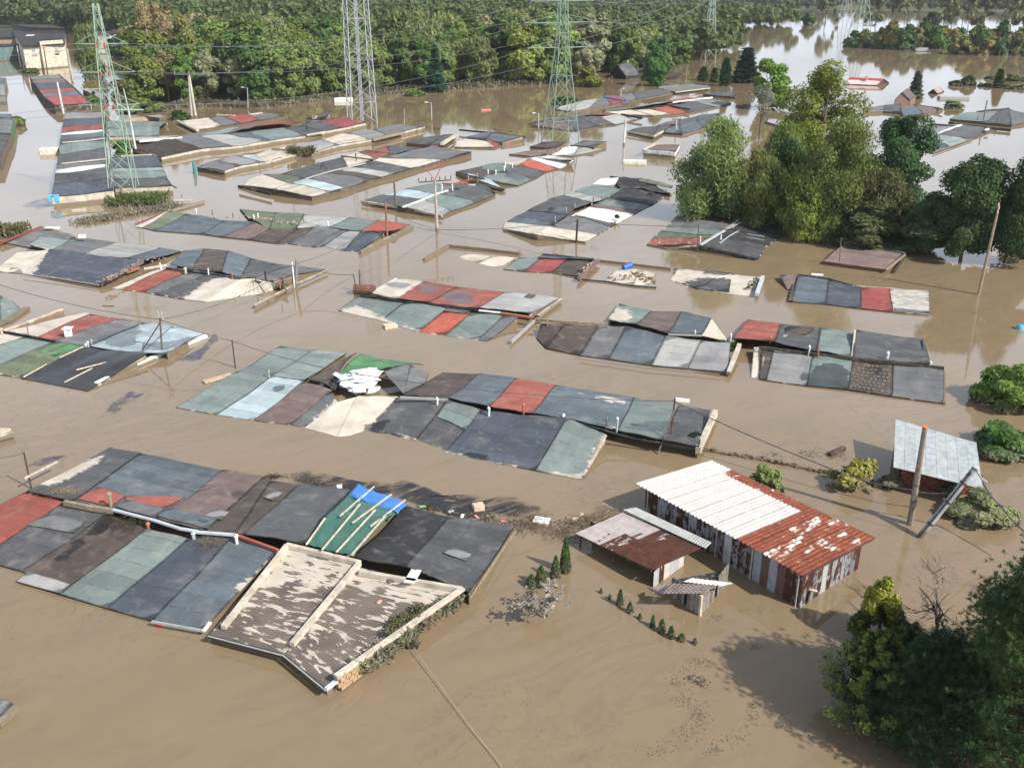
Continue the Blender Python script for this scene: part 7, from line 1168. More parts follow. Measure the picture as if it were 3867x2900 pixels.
# named trees near the right-hand side: (label, name, kind, px data, colour, leaves)
NEAR = [
 ('big olive willow leaning over the water at the left of the tree group', 'willow_tree', 'willow', [(24.71,116.47,12.03,12.15)], OLIVE, 1, 34000, .15),
 ('tall light olive willow in the middle of the tree group', 'willow_tree', 'willow', [(36.07,108.42,14.14,11.85)], (.115, .135, .035), 2, 42000, .15),
 ('maple turning yellow, highest tree of the group', 'maple_tree', 'broad', [(42.66,136.34,17.76,15.77)], (.155, .165, .024), 3, 26000, .24),
 ('dark green oak right of the willows', 'oak_tree', 'bushy', [(46.94,117.71,13.35,9.81)], DARK, 4, 24000, .24),
 ('upright dark oak with muddy skirts right of the gap, behind the tall wooden pole', 'oak_tree', 'bushy', [(46.5,97.62,12.23,7.87)], (.033, .062, .020), 5, 34000, .22),
 ('dark tree cut by the right picture edge', 'oak_tree', 'bushy', [(62.62,114.06,10.53,8.32)], DARK, 6, 18000, .24),
 ('olive brown willow low at the back of the dark oak', 'willow_tree', 'willow', [(40.26,105.27,8.88,7.71)], (.10, .095, .035), 7, 22000, .15),
 ('dark bush between the two willows', 'alder_tree', 'bushy', [(32.25,114.06,10.27,6.66)], (.035, .062, .02), 8, 18000, .2),
 ('lime green tree behind the maple', 'lime_tree', 'bushy', [(56.86,221.74,11.97,10.11)], (.13, .19, .035), 9, 7000, .5),
 ('bare grey tree in front of the lime green one', 'bare_tree', 'sparse', [(44.64,178.5,11.35,8.16)], (.15, .14, .11), 10, 3500, .25),
 ('dark cedar left of the lime green tree', 'cedar_tree', 'conifer', [(64.64,279.93,8.87,8.05)], (.03, .05, .035), 11, 3000, .8),
 ('yellow green low willow filling under the central willow', 'willow_tree', 'willow', [(32.84,106.3,6.71,6.24)], (.12, .14, .03), 12, 18000, .15),
 ('olive tree joining the left willow and the central willow', 'willow_tree', 'willow', [(29.76,111.74,8.55,7.08)], (.12, .135, .04), 16, 16000, .15),
 ('leafy tree behind the left willow and the dark bush', 'willow_tree', 'willow', [(35.61,127.12,10.38,7.39)], (.10, .13, .035), 17, 14000, .17),
 ('second upright dark oak nearest the right picture edge', 'oak_tree', 'bushy', [(50.4,96.21,11.65,7.53)], (.036, .066, .022), 19, 20000, .22),
 ('dark leafy tree closing the gap left of the upright oak', 'oak_tree', 'bushy', [(43.98,100.37,7.12,5.91)], (.045, .08, .026), 18, 12000, .22),
 ('olive willow limb reaching between the left willow and its neighbour', 'willow_tree', 'willow', [(28.49,114.54,8.88,6.69)], (.10, .12, .035), 20, 14000, .15),
 ('dark undergrowth at the foot of the left willow', 'undergrowth', 'bushy', [(27.38,114.54,4.04,8.4)], (.05, .08, .03), 14, 9000, .2),
 ('olive undergrowth between the central willow and the dark oak', 'undergrowth', 'bushy', [(38.23,102.28,5.28,7.53)], (.075, .09, .035), 15, 10000, .2),
 ('muddy leafed undergrowth below the right oaks', 'undergrowth', 'bushy', [(43.49,100.37,5.2,8.39)], (.05, .07, .03), 13, 12000, .2),
]
for lb_, nm, kd, hh, c, sd_, n, lf in NEAR: x, y, h, w_ = hh[0]; tree(lb_, nm, x, y, h, w_, kd, 100+sd_, n, lf*10/max(h, 4), c, nomw={'conifer': 4.6, 'willow': 8.4}.get(kd, 8.0))
MISC = [
 ('weeping birch with a white trunk at the far left', 'birch_tree', 'willow', [(-119.47,287.83,17.36,9.62)], (.105, .135, .05), 21, 5000, .55, (.6, .58, .55)),
 ('round green tree before the white walled hall', 'broad_tree', 'bushy', [(-142.69,369.87,7.77,8.24)], (.035, .07, .022), 22, 4000, .6, None),
 ('tall brown thinning poplar left of the wood edge', 'poplar_tree', 'sparse', [(-98.11,276.13,22.49,10.25)], BRN, 23, 9000, .45, None),
 ('brown grey poplar beside the thinning one', 'poplar_tree', 'poplar', [(-89.52,263.82,22.13,6.2)], (.165, .14, .075), 24, 6000, .5, None),
 ('orange brown tree at the left front of the wood', 'broad_tree', 'bushy', [(-82.12,258.06,20.02,10.54)], (.16, .15, .05), 25, 6000, .6, None),
 ('grey brown brush below the brown poplars', 'brush', 'shrub', [(-91.19,247.23,6.74,12.88)], (.12, .10, .05), 26, 5000, .5, None),
 ('yellow green brush before the left pylon', 'brush', 'shrub', [(-80.65,217.34,3.51,10.27)], (.11, .13, .03), 27, 4500, .4, None),
 ('compact dark green bush at the end of the pale block', 'bush', 'shrub', [(-67.3,203.04,2.01,4.3)], (.03, .07, .02), 28, 3500, .35, None),
 ('green bush behind the red-striped row', 'bush', 'shrub', [(-95.3,227.98,3.67,4.25)], (.07, .12, .025), 29, 3000, .4, None),
 ('ivy bush growing round the left pylon', 'bush', 'shrub', [(-63.62,160.73,3.26,3.82)], (.05, .10, .02), 30, 3500, .3, None),
 ('palm-like plant at the left channel edge', 'bush', 'shrub', [(-97.11,195.29,2.74,2.92)], (.12, .15, .03), 31, 1200, .5, None),
 ('bushes at the far left channel bend', 'bush', 'shrub', [(-146.93,308.28,1.91,4.97)], (.11, .14, .04), 32, 2000, .4, None),
 ('big rounded green bush at the right picture edge', 'bush', 'shrub', [(33.98,60.47,4.19,5.17)], (.13, .19, .04), 33, 15000, .20, None),
 ('dark bright-topped bush behind the brick shed', 'bush', 'shrub', [(30.21,54.07,2.21,4.15)], (.075, .125, .03), 34, 15000, .20, None),
 ('muddy leafed bush right of the leaning pole', 'bush', 'shrub', [(25.23,45.54,1.77,3.37)], (.15, .17, .08), 35, 12000, .16, None),
 ('ivy clump on the brick shed corner', 'bush', 'shrub', [(24.78,48.03,0.96,1.36)], (.06, .09, .035), 36, 3500, .16, None),
 ('yellow green bush left of the brick shed', 'bush', 'shrub', [(19.74,49.15,2.16,2.75)], (.19, .19, .045), 37, 2600, .17, None),
 ('muddy twigs at the foot of the brick shed', 'bush', 'shrub', [(21.73,49.15,0.78,1.59)], (.14, .12, .06), 38, 1800, .15, None),
 ('feathery green bush behind the rusty shed roof', 'bush', 'shrub', [(14.55,48.79,1.65,1.85)], (.13, .17, .05), 39, 2600, .17, None),
 ('spindly shrub awash in the far right water', 'bush', 'shrub', [(98.27,222.54,1.93,4.15)], (.12, .14, .06), 40, 900, .4, None),
 ('thin grey spruce standing in the far water', 'spruce_tree', 'conifer', [(97.12,242.13,6.12,3.91)], (.09, .10, .07), 41, 2600, .5, None),
 ('lone bright green tree at the tip of the far wood', 'broad_tree', 'bushy', [(176.94,616.47,8.21,9.52)], (.07, .11, .03), 42, 2500, .9, None),
 ('small dark dome tree at the left end of the hedge island', 'broad_tree', 'shrub', [(151.93,421.15,9.47,6.77)], (.028, .05, .028), 43, 2500, 1.0, None),
 ('pine with a grey top on the hedge island', 'pine_tree', 'bushy', [(247.55,608.9,7.92,10.54)], (.035, .05, .03), 44, 2000, 1.2, None),
 ('tall orange tipped tree on the hedge island', 'broad_tree', 'bushy', [(170.6,424.82,11.85,8.93)], (.07, .10, .025), 45, 3000, 1.0, None),
 ('green tree beside the black cottage', 'broad_tree', 'bushy', [(38.25,269.84,10.15,8.36)], (.055, .11, .025), 46, 6000, .6, None),
 ('yellowing bush in front of the green pylon wood', 'broad_tree', 'shrub', [(20.53,268.31,5.31,7.15)], (.11, .12, .025), 47, 4000, .6, None),
 ('green shrub between the pylon legs', 'bush', 'shrub', [(11.9,229.1,1.98,4.84)], (.05, .08, .025), 48, 2500, .5, None),
 ('clipped green bush on the wood bank near the mast', 'bush', 'shrub', [(-24.32,247.23,1.7,4.91)], (.10, .17, .03), 49, 2500, .5, None),
 ('tall column cypress near the far end of the back row', 'cypress_tree', 'column', [(56.89,269.84,6.55,2.68)], (.025, .055, .02), 50, 2500, .8, None),
 ('small thuja left of the column cypress', 'cypress_tree', 'thuja', [(53.7,284.39,3.37,2.12)], (.04, .07, .025), 51, 1200, .8, None),
 ('thin grey conifer between the two cypresses', 'spruce_tree', 'conifer', [(55.94,279.38,3.79,2.25)], (.08, .10, .06), 52, 1200, .7, None),
 ('blue green spruce at the front of the wood', 'spruce_tree', 'conifer', [(-19.31,255.27,11.34,5.85)], (.030, .068, .042), 53, 6000, .55, None),
]
for lb_, nm, kd, hh, c, sd_, n, lf, tc in MISC:
    x, y, h, w_ = hh[0]; sub = 0.25*h if kd == 'shrub' else 0
    tree(lb_, nm, x, y, h, w_, kd, 200+sd_, n, lf*10/max(h+sub, .5), c, cat='bush' if nm in ('bush', 'brush', 'undergrowth') else 'tree', tc=tc or (.13, .10, .075), nomw={'conifer': 4.6, 'willow': 9.0, 'column': 3.6, 'thuja': 4.6, 'shrub': 9.0, 'poplar': 4.0}.get(kd, 8.4), sub=sub)
# row of thujas and dwarf firs in the foreground
TH = [('tallest thuja of the foreground three, right of the dead branches', [(2.62,40.44,1.95,0.53)]), ('shorter thuja beside the tallest one', [(2.12,39.92,1.23,0.47)]), ('thuja left in front of the foreground three', [(1.39,39.28,1.09,0.58)]), ('smallest thuja at the left of the foreground group', [(0.93,39.18,0.68,0.53)])]
for lb_, hh in TH: x, y, h, w_ = hh[0]; tree(lb_, 'thuja', x, y, h, w_*1.1, 'thuja', 301, 2600, .62, (.06, .105, .025), 'foreground thujas', nomw=4.8)
DF = [(4.23,38.64,0.27,0.15),(4.61,38.2,0.22,0.17),(5.03,37.68,0.83,0.31),(5.43,37.13,0.53,0.29),(5.83,36.62,0.29,0.2),(6.34,36.06,0.59,0.24),(6.68,35.67,0.65,0.33),(7.04,35.26,0.6,0.32),(7.48,35.07,0.35,0.33),(8.02,34.82,0.31,0.21)]
for k, (x, y, h, w_) in enumerate(DF): tree(['first and smallest dwarf fir at the upper end of the slanting row', 'second dwarf fir, a mere tip left of the tall one', 'tallest dwarf fir near the upper end of the row', 'fourth dwarf fir of the row, rounded', 'fifth dwarf fir, a small tip mid row', 'slim dwarf fir in the middle of the row', 'wide dwarf fir just past the middle of the row', 'ragged dwarf fir third from the lower end', 'squat round dwarf fir second from the lower end', 'last dwarf fir at the lower right end of the row'][k], 'dwarf_fir', x, y, h, w_, 'thuja', 302, 700, 1.3, (.045, .085, .025), 'dwarf firs in a slanting row', nomw=4.8)
# far right hedges and bare trees
for k, (x, y, h, w_) in enumerate([(141.3,424.82,4.91,7.88),(145.04,421.15,5.8,7.82),(147.74,417.55,4.83,8.27),(153.29,414,8.19,10.24),(156.84,410.51,7.9,10.16),(163.85,417.55,6.66,8.27),(173.13,417.55,6.66,9.3),(178.53,421.15,6.95,9.38),(182.96,421.15,6.26,8.34),(169.72,384.54,5.32,9.04),(175.13,384.54,8.69,10.94),(178.27,381.52,7.58,9.44),(182.3,381.52,9.25,9.44),(187.22,381.52,8,9.44),(189.35,378.54,6.9,7.5)]):
    tree('leafy shrub of the hedge island in the upper right flood', 'hedge_shrub', x, y, h*1.5, w_*1.35, 'shrub', 310+k % 3, 1800, 1.1, [(.05, .085, .03), (.115, .115, .045), (.075, .12, .03), (.14, .115, .04)][k % 4], 'hedge island shrubs', cat='shrub', nomw=11, sub=h*.25)
for k, (x, y, h, w_) in enumerate([(119.28,271.39,1.7,3.03),(122.66,271.39,3.23,3.37),(125.35,269.84,1.07,2.01),(126.42,268.31,1.22,2),(127.9,265.3,4.51,2.47),(129.25,263.82,1.2,2.62),(131.06,262.36,1.05,2.93),(132.93,262.36,1.35,2.93),(121.56,272.95,1.24,3.05),(136.1,287.83,1.14,2.86),(140.6,284.39,2.09,5.29),(142.47,282.7,1.28,2.81)]):
    tree('low shrub of the drowned hedge at the right edge', 'hedge_shrub', x, y, h*1.05, w_*1.35, 'conifer' if k == 4 else 'shrub', 313, 1500, 1.1, [(.05, .075, .03), (.07, .085, .03), (.045, .07, .035)][k % 3], 'drowned hedge shrubs', cat='shrub', nomw=4.6 if k == 4 else 11, sub=0 if k == 4 else h*.25)
for k, (x, y, h, w_) in enumerate([(194.42,640.33,19.25,10.29),(240.8,832.85,18.69,15.43),(215.04,611.91,20.25,12.85),(222.67,605.92,20.31,9.73),(238.69,624.23,19.45,9.26),(245.72,587.25,19.27,10.89),(245.81,577.65,20.62,9.28),(253,580.36,18.75,8.61),(244.34,551.86,20.32,10.23),(262.58,577.65,21.85,12.13),(271.44,573.63,20.06,10.63),(265.37,548.18,20.95,10.84),(273.2,551.86,20.32,10.23),(227.65,657.28,2.85,4.87),(197.48,632.18,9.91,3.13)]):
    tree('tall half bare alder of the line across the far flood', 'bare_alder', x, y, h*1.05, w_*1.25, 'alder', 320+k % 3, 900, .75, (.13, .14, .07), 'bare alders across the far flood', nomw=8, tc=(.07, .06, .05))
# ---- flooded wood: individual trees along its front, one mass behind
def inside(poly, x, y):
    c = False; n = len(poly)
    for i in range(n):
        a, b = poly[i], poly[(i+1) % n]
        if (a[1] > y) != (b[1] > y) and x < (b[0]-a[0])*(y-a[1])/(b[1]-a[1])+a[0]: c = not c
    return c
KIN = [('bushy', GREEN), ('tall', MIDG), ('broad', OLIVE), ('willow', (.125, .15, .055)), ('tall', (.11, .155, .035)), ('broad', (.135, .165, .042)), ('bushy', (.07, .11, .03)), ('tall', GREY), ('sparse', (.18, .16, .075)), ('bushy', (.085, .13, .045))]
LBL = {'bushy': 'rounded green tree in the flooded wood', 'tall': 'slender green tree in the flooded wood', 'broad': 'broad crowned tree in the flooded wood', 'willow': 'drooping willow in the flooded wood', 'sparse': 'thin half bare tree in the flooded wood'}
WOODS = [([(-82.44,220.93,0),(-72.17,231.09,0),(-57.25,226.75,0),(-45.5,243.15,0),(-29.25,258.64,0),(-13.03,267.71,0),(7.53,278.66,0),(23.6,279.93,0),(28.36,320.64,0),(13.52,403.46,0),(-25.8,541.34,0),(-199.81,541.34,0)], 7.4, (11.5, 21), .10), ([(8.63,320.64,0),(42.71,297.51,0),(87.5,390.91,0),(97.53,446.27,0),(80.93,480.08,0),(31.03,446.27,0)], 7.0, (11, 16), .3), ([(47.97,580.7,0),(124.36,560.34,0),(161.38,580.7,0),(176.91,664.98,0),(61.53,708.93,0)], 8.5, (10, 15), .3), ([(-324.18,620.04,0),(-161.94,462.57,0),(-251.58,724.88,0),(-435.92,837.65,0)], 9, (19, 25), .1), ([(-199.81,541.34,0),(-25.8,541.34,0),(13.52,403.46,0),(50.58,580.7,0),(60.23,693.66,0),(-266.16,724.88,0)], 9.5, (15, 21), .1)]
cand = []; rg = random.Random(11)
for wi, (poly, st, (h0, h1), thin) in enumerate(WOODS):
    xs = [p[0] for p in poly]; ys = [p[1] for p in poly]; x = min(xs)
    while x < max(xs):
        y = min(ys)
        while y < max(ys):
            px, py = x+rg.uniform(-.45, .45)*st, y+rg.uniform(-.45, .45)*st
            if inside(poly, px, py) and rg.random() > thin: cand.append((math.hypot(px, py), px, py, rg.uniform(h0, h1), wi, rg.random()))
            y += st
        x += st
cand.sort()
front = cand[:260]; back = cand[260:]
for k, (d, x, y, h, wi, rr) in enumerate(front):
    kd, c = KIN[int((math.sin(x*.045)+math.sin(y*.06+1)+2)/4*5+rr*5) % 10]; fr = 1.0 if wi else .9+.1*rr
    tree(LBL[kd], 'wood_'+kd.replace('bushy', 'round').replace('sparse', 'thin')+'_tree', x, y, h*fr, None, kd, 400+int(rr*30) % 3, 7500 if d < 330 else 4500, .36 if d < 330 else .46, c, 'trees of the flooded wood, '+kd, tc=(.16, .14, .115), nomw=8)
def mass(name, label, lst, nl, leaf, tint=None):
    rng = np.random.default_rng(5); V_ = []
    for d, x, y, h, wi, rr in lst:
        kd, c = KIN[int(rr*10) % 10]; L = lobes(rng, 10, h*.34, h*.44, h*.52); p, o_ = shell(rng, L, nl); V_.append(cards((p+V3((x, y, 0)), o_), leaf, rng))
    v = np.vstack(V_); o = mesh(name, v, quads(len(v)//4), 'leaf', None, tint or (.06, .085, .028)); tag(o, label, 'wood', None, 'stuff')
if back: mass('wood_mass', 'dense treetops of the wood behind its front trees', back, 300, 1.35, (.13, .165, .06))
# distant bank
land('far_bank', [(174.18,859.9,0),(234.02,883.34,0),(304.62,859.9,0),(403.19,816.52,0),(484.08,777.25,0),(776.65,1169.19,0),(618.89,1259.41,0),(220.47,1259.41,0),(181.53,1090.93,0)], .8, (.10, .105, .05), 'far bank of the flood with fields and trees')
land('wood_ground', [(-84.81,227.6,0),(-74.06,237.44,0),(-58.5,231.97,0),(-46.57,249.13,0),(-29.98,265.38,0),(-13.36,274.91,0),(7.74,286.45,0),(24.68,293.27,0),(28.36,320.64,0),(12.87,383.75,0),(-24.77,519.29,0),(-191.84,519.29,0)], .12, (.09, .075, .045), 'muddy floor of the flooded wood')
land('north_bank', [(-402.37,638.55,0),(-171.73,491.22,0),(-282.89,816.52,0),(-682.45,1090.93,0)], .3, (.07, .08, .035), 'ground under the dark wood behind the halls')
far = []
for (poly, st, hh_) in (([(157.34,895.54,0),(312.81,883.34,0),(501.93,806.34,0),(634.56,1022.4,0),(385.4,1090.93,0),(191.24,1090.93,0)], 15, (9, 15)), ([(23.99,724.88,0),(240.49,908.07,0),(279.07,1055.56,0),(-2.91,1090.93,0)], 13, (11, 16)), ([(-475.13,883.34,0),(-2.04,758.99,0),(-2.73,1022.4,0),(-626.94,1169.19,0)], 14, (14, 20))):
    xs = [p[0] for p in poly]; ys = [p[1] for p in poly]
    for _ in range(420):
        px, py = rg.uniform(min(xs), max(xs)), rg.uniform(min(ys), max(ys))
        if inside(poly, px, py): far.append((0, px, py, rg.uniform(*hh_), 0, rg.random()))
mass('far_wood', 'woods on the far bank and behind the main wood', far, 200, 2.0, (.10, .125, .06))
# reeds and muddy brush along the wood edge, leafy banks
def brush(name, label, line, w_, h, n, leaf, c, seed, droop=True):
    rng = np.random.default_rng(seed); L_ = [V3(p) for p in line]; k = len(L_)-1; t = rng.random(n)*k; i = np.minimum(t.astype(int), k-1); A = np.array(L_); p = A[i]*(1-(t-i))[:, None]+A[i+1]*(t-i)[:, None]
    lump = .35+.65*np.abs(np.sin(t*7.3+seed)*np.cos(t*3.1)); p = p+np.c_[rng.normal(size=n)*w_*.5, rng.normal(size=n)*w_*.5, rng.random(n)*h*lump]
    v = cards(p, leaf, rng, .1, 2.2, droop=droop); o = mesh(name, v, quads(n), 'leaf', None, c); tag(o, label, 'undergrowth', None, 'stuff')
brush('reed_bank', 'grey brown reeds and brush along the water edge of the wood', [(-81.87,219.32,0),(-71.64,229.33,0),(-57.04,225.9,0),(-45.33,242.18,0),(-36.24,249.13,0),(-29.01,256.47,0),(-12.92,265.38,0),(-3.26,273.69,0),(7.5,277.4,0),(24.24,287.79,0)], 4, 1.3, 6000, .5, (.15, .14, .075), 1)
brush('leafy_bank', 'muddy leaves drifted on the bank round the left pylon', [(-51.17,113.93,0),(-49.49,115.47,0),(-47.42,117.7,0),(-45.27,120,0),(-43.05,122.39,0)], 1.3, .5, 4500, .18, (.23, .20, .14), 2); brush('weed_patch', 'green weeds growing on the bank round the left pylon', [(-50.78,123.09,0),(-49.15,124.51,0),(-46.34,123.09,0),(-45.92,125.96,0)], 1.4, 1.4, 3600, .22, (.10, .15, .035), 3); brush('leafy_bank', 'leafy bank at the left picture edge', [(-57.91,106.47,0),(-57.1,107.55,0),(-55.86,108.39,0)], 1.1, 1.4, 3000, .22, (.15, .145, .07), 4)
brush('hanging_ivy', 'mud-grey ivy hanging over the brick side of the twin flat garages', [(-6.36,32.69,0.25),(-5.68,33.46,0.25),(-4.83,34.54,0.25),(-4.14,35.59,0.25),(-3.35,36.61,0.25),(-2.53,37.57,0.25)], .3, .75, 9000, .12, (.20, .195, .125), 5, False); brush('ivy_top', 'greener ivy creeping over the parapet of the right flat roof', [(-5.4,34.38,0.85),(-4.88,35.31,0.85),(-4.17,36.18,0.85)], .2, .3, 2000, .085, (.12, .125, .06), 6, False); brush('ivy_root', 'dark ivy root in the water at the end of the rope', [(-4.76,34.82,0),(-4.21,34.58,0)], .2, .3, 900, .08, (.07, .07, .05), 7, False)
brush('ivy_patch', 'green ivy on the right corner of the streaked block', [(16.42,71.01,0.6),(16.56,69.43,0.6),(17.2,70.74,0.6)], .35, .25, 1100, .14, (.05, .10, .02), 8, False); brush('weeds', 'weeds at the end of the long middle block', [(10.9,53.73,0.5),(11.61,54.4,0.5)], .25, .6, 700, .12, (.045, .07, .025), 9, False); brush('wall_weeds', 'dry weeds on the low cream row wall', [(-35.61,158.29,0.6),(-32.35,159.44,0.6)], .7, 1.2, 1600, .24, (.15, .15, .07), 10); brush('potted_leaves', 'green plant in the pot at the edge of the white roof', [(12.36,114.26,0.5),(12.62,113.95,0.5)], .15, .5, 350, .13, (.08, .13, .03), 12, False)
m = MB(); q = [(12.31,112.87,0.25)][0]; m.tube([q, V3(q)+V3((0, 0, .35))], .25, .3, 10); tag(m.build('plant_pot', 'plain', None, 'wh'), 'white plant pot at the edge of the white roof', 'pot')
# twigs and drift wood in the oily water
def twigs(name, label, line, w_, n, ln, c, seed, up=.15, r=.012):
    rg = random.Random(seed); m = MB(); L_ = [V3(p) for p in line]; k = len(L_)-1
    for _ in range(n):
        t = rg.random()*k; i = min(int(t), k-1); p = L_[i]*(1-(t-i))+L_[i+1]*(t-i)+V3((rg.gauss(0, w_), rg.gauss(0, w_), rg.random()*up)); a = rg.random()*6.28; l = ln*rg.uniform(.4, 1.2); d = V3((math.cos(a)*l, math.sin(a)*l, rg.uniform(-.05, up))); m.tube([p, p+d*.5+V3((0, 0, rg.uniform(0, .06))), p+d], r, r*.5, 3, False)
    tag(m.build(name, 'bark', None, c), label, 'twigs', None, 'stuff')
twigs('drift_twigs', 'raft of brown twigs drifted between the dark felt end and the lean-to', [(-0.09,44.77,0.01),(0.81,45.02,0.01),(2.06,44.29,0.01),(3.05,43.81,0.01),(3.86,44.65,0.01),(4.7,45.52,0.01),(5.38,45.9,0.01)], .45, 420, .8, (.13, .095, .06), 1); twigs('dry_grass', 'dry grass clumps on the ridge of the largest block', [(-25.28,46.61,0.95),(-23.84,46.61,0.95)], .25, 160, .35, (.28, .2, .11), 2, .1, .008); twigs('dry_grass', 'dark rotten grass on the dark section of the largest block', [(-21.09,43.57,0.95),(-18.98,43.22,0.95)], .35, 200, .4, (.05, .04, .03), 3, .08, .01); twigs('root_tangle', 'root tangle on the slate section of the largest block', [(-15.66,41.96,0.8),(-14.55,41.85,0.8)], .3, 130, .5, (.16, .13, .09), 4, .06, .01)
# dead branches with pale leaves in the foreground
x, y, h, w_ = [(1.51,36.72,1.82,3.56)][0]; cm, tm = getp('bare', 501, 0, 0); root = thing('dead_branches', 'drowned bush of grey branches with pale curled leaves in front of the thujas', 'bush', (x, y, 0)); root.scale = (w_/8, w_/8, h/9*1.2); root.rotation_euler = (0, 0, .4)
o = bpy.data.objects.new('branches', tm); link(o, root); o.color = (.30, .27, .22, 1); rng = np.random.default_rng(9); vv = np.empty(len(tm.vertices)*3); tm.vertices.foreach_get('co', vv); vv = vv.reshape(-1, 3); vv = vv[vv[:, 2] > 1.2]; p = vv[rng.choice(len(vv), 900)]+rng.normal(size=(900, 3))*.12; v = cards(p, .34, rng, .2, 1.6); o = mesh('leaves', v, quads(900), 'leaf', root, (.36, .32, .27))
x, y, h, w_ = [(18.8,35.37,5.04,3.83)][0]; tree('leafless fruit tree with a mossy forked trunk behind the golden cypress', 'bare_tree', x, y, h*1.05, w_, 'bare', 502, 0, 0, (0, 0, 0), tc=(.17, .145, .115), nomw=5.6, rz=1.0); x, y, h, w_ = [(22.98,38.3,1.93,1.89)][0]; tree('small leafless sapling near the right picture edge', 'bare_tree', x, y, h, w_, 'bare', 503, 0, 0, (0, 0, 0), tc=(.15, .12, .10), nomw=8.5)
# ---- big conifers of the lower right corner
def pine(label, x, y, h, r, seed, c, n, tuft=20, nl=.135, prof=None, clump=.62, wid=.011, zlo=.12):
    rng = np.random.default_rng(seed); root = thing('pine_tree', label, 'tree', (x, y, 0)); m = MB((x, y, 0)); m.tube([(x, y, -1), (x, y, h*.5), (x, y, h*.96)], .22, .05, 8); B_ = []; 
    for i in range(n):
        t = zlo+(1-zlo)*(i+rng.random())/n; R = r*(prof(t) if prof else math.sqrt(max(0, 1-t**2.2))); a = rng.random()*6.283; q = R*rng.uniform(.55, 1.05); e = V3((x+math.cos(a)*q, y+math.sin(a)*q, h*t+rng.uniform(-.2, .35))); B_.append(e)
        m.tube([(x, y, max(.2, h*t-q*.55)), ((x+e[0])/2, (y+e[1])/2, h*t-q*.22), tuple(e)], .05, .012, 4, False)
    m.build('trunk', 'bark', root, (.10, .07, .05)); B_ = np.array(B_); k = 22; cen = np.repeat(B_, k, 0)+rng.normal(size=(n*k, 3))*clump*np.array([.55, .55, .42]); N = len(cen)
    d = rng.normal(size=(N, tuft, 3)); d[:, :, 2] += .55; out = (cen-V3((x, y, 0)))*np.array([1, 1, 0]); out /= np.linalg.norm(out, axis=1)[:, None]+1e-6; d += out[:, None, :]*.7; d /= np.linalg.norm(d, axis=2)[:, :, None]; b = cen[:, None, :]+d*.02; l = nl*rng.uniform(.7, 1.2, (N, tuft, 1)); e = b+d*l; s = np.cross(d, rng.normal(size=d.shape)); s /= np.linalg.norm(s, axis=2)[:, :, None]; s *= wid
    v = np.stack([b-s, b+s, e+s*.5, e-s*.5], 2).reshape(-1, 3)-V3((x, y, 0)); mesh('crown', v, quads(len(v)//4), 'needle', root, c)
pg = [(15.41,28.53,0),(18.31,26.81,0),(21.1,30.81,0)]
pine('dark pine filling the lower right corner, biggest tree in the foreground', pg[1][0]+.9, pg[1][1]+.6, 9.6, 3.5, 1, (.055, .115, .034), 430, 20)
pine('dark pine at the right picture edge behind the biggest pine', pg[2][0]+.6, pg[2][1], 6.8, 2.7, 2, (.052, .105, .034), 230, 20)
pine('shadowed young pine left of the biggest pine', pg[0][0]+.4, pg[0][1], 4.6, 2.0, 3, (.032, .066, .024), 190, 18)
def cypress(label, base, h, r, c, seed, n, tipc=None, lumps=26, name='cypress_tree', tint=None, wob=.35):
    rng = np.random.default_rng(seed); x, y = base[0], base[1]; root = thing(name, label, 'tree', (x, y, 0)); L = []
    for i in range(lumps): t = rng.random()**.8; a = rng.random()*6.283; R = r*(1-t)**.65*rng.uniform(.35, 1)*(1+wob*rng.normal()); L.append((R*math.cos(a), R*math.sin(a), h*(.03+.93*t), rng.uniform(.2, .34)*r*(1.15-.6*t)))
    L.append((0, 0, h*.95, .16*r)); p, o_ = shell(rng, L, n, 1.35, .6); kp = p[:, 2] > -.05; p = p[kp]; v = cards((p, o_[kp]), .075, rng, .1, 2.0, droop=False)
    zt = p[:, 2]/h
    lo = np.repeat(zt+rng.normal(size=len(p))*.06 < .55, 4) if tipc else np.ones(len(p)*4, bool)
    for sel, cc, nm in ((lo, c, 'crown'), (~lo, tipc, 'crown_top')):
        if sel.sum(): vs = v[sel]; mesh(nm, vs, quads(len(vs)//4), 'needle', root, cc)
    m = MB(); m.tube([(0, 0, -1), (0, 0, h*.85)], .12, .03, 6); m.build('trunk', 'bark', root, (.1, .07, .05))
b1 = [(16.09,34.99,3.22,1.76)][0]; cypress('golden topped cypress right of the rusty shed', b1, b1[2], 1.35, (.07, .10, .018), 1, 18000, (.22, .23, .03), wob=.15)
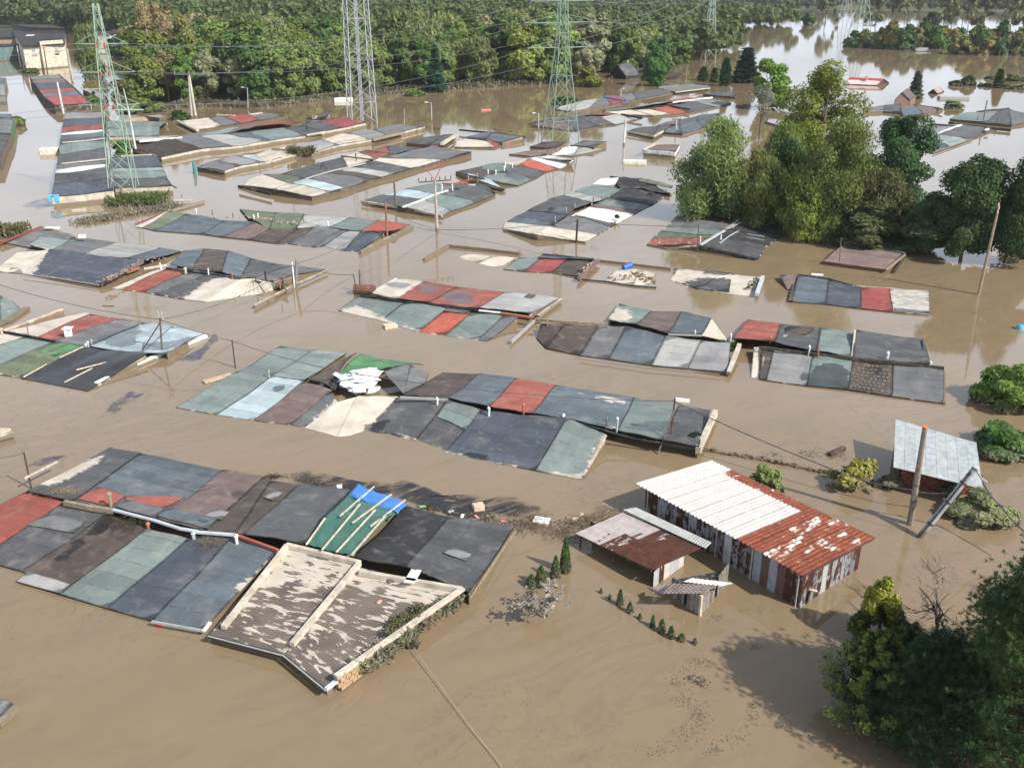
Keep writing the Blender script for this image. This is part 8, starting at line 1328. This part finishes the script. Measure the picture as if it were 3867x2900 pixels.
def fronds(label, base, h, r, c, tipc, seed, nb, per):
    """conifer of many drooping fronds with brighter tips"""
    rng = np.random.default_rng(seed); x, y = base[0], base[1]; root = thing('cypress_tree', label, 'tree', (x, y, 0)); m = MB(); m.tube([(0, 0, -1), (0, 0, h*.9)], .13, .03, 6); P_ = []; O_ = []; S_ = []
    for k in range(nb):
        t = (k+rng.random())/nb; z0 = h*(.02+.9*t); a = k*2.399+rng.normal()*.3; R = r*(1-t)**.72*rng.uniform(.6, 1.12)+.12; d = V3((math.cos(a), math.sin(a), 0)); s = rng.random(per)**.8; z = z0+R*(.10*s+.42*s*s)+rng.normal(size=per)*.03
        wd = (.30*R*(1-s*.75)+.05)[:, None]; p = d*(R*s)[:, None]+V3((0, 0, 1))*z[:, None]+rng.normal(size=(per, 3))*wd*np.array([.5, .5, .38]); P_.append(p); O_.append(np.tile(d*.9+V3((0, 0, .5)), (per, 1))); S_.append(s+rng.normal(size=per)*.08); m.tube([(0, 0, z0*.9), tuple(d*R*.5+V3((0, 0, z0+R*.15)))], .03, .01, 3, False)
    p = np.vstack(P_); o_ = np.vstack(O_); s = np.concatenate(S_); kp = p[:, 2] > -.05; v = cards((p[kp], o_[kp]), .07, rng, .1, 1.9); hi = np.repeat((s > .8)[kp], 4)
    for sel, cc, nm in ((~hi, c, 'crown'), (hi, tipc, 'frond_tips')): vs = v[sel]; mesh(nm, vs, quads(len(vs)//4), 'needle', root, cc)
    m.build('trunk', 'bark', root, (.1, .07, .05))
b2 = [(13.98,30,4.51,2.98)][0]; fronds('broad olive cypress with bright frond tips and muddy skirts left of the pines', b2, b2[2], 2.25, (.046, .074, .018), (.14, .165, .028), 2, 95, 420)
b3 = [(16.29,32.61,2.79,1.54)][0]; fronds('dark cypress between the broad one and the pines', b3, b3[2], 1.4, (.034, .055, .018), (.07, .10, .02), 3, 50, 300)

# ---------------------------------------------------------------- light summer haze over the flood plain
m = MB(); m.prism([(-2200, -700), (2200, -700), (2200, 3200), (-2200, 3200)], -2.4, 62)
o = m.build('haze', None); tag(o, 'thin pale haze over the flood plain', kind='stuff')
hm = bpy.data.materials.new('haze_air'); hm.use_nodes = True; hn = hm.node_tree
for n_ in list(hn.nodes):
    if n_.type == 'BSDF_PRINCIPLED': hn.nodes.remove(n_)
pv = hn.nodes.new('ShaderNodeVolumePrincipled'); pv.inputs['Color'].default_value = (.86, .90, .95, 1); pv.inputs['Density'].default_value = 0.00010; pv.inputs['Anisotropy'].default_value = 0.0
hn.links.new(pv.outputs[0], hn.nodes['Material Output'].inputs['Volume']); o.data.materials.append(hm)
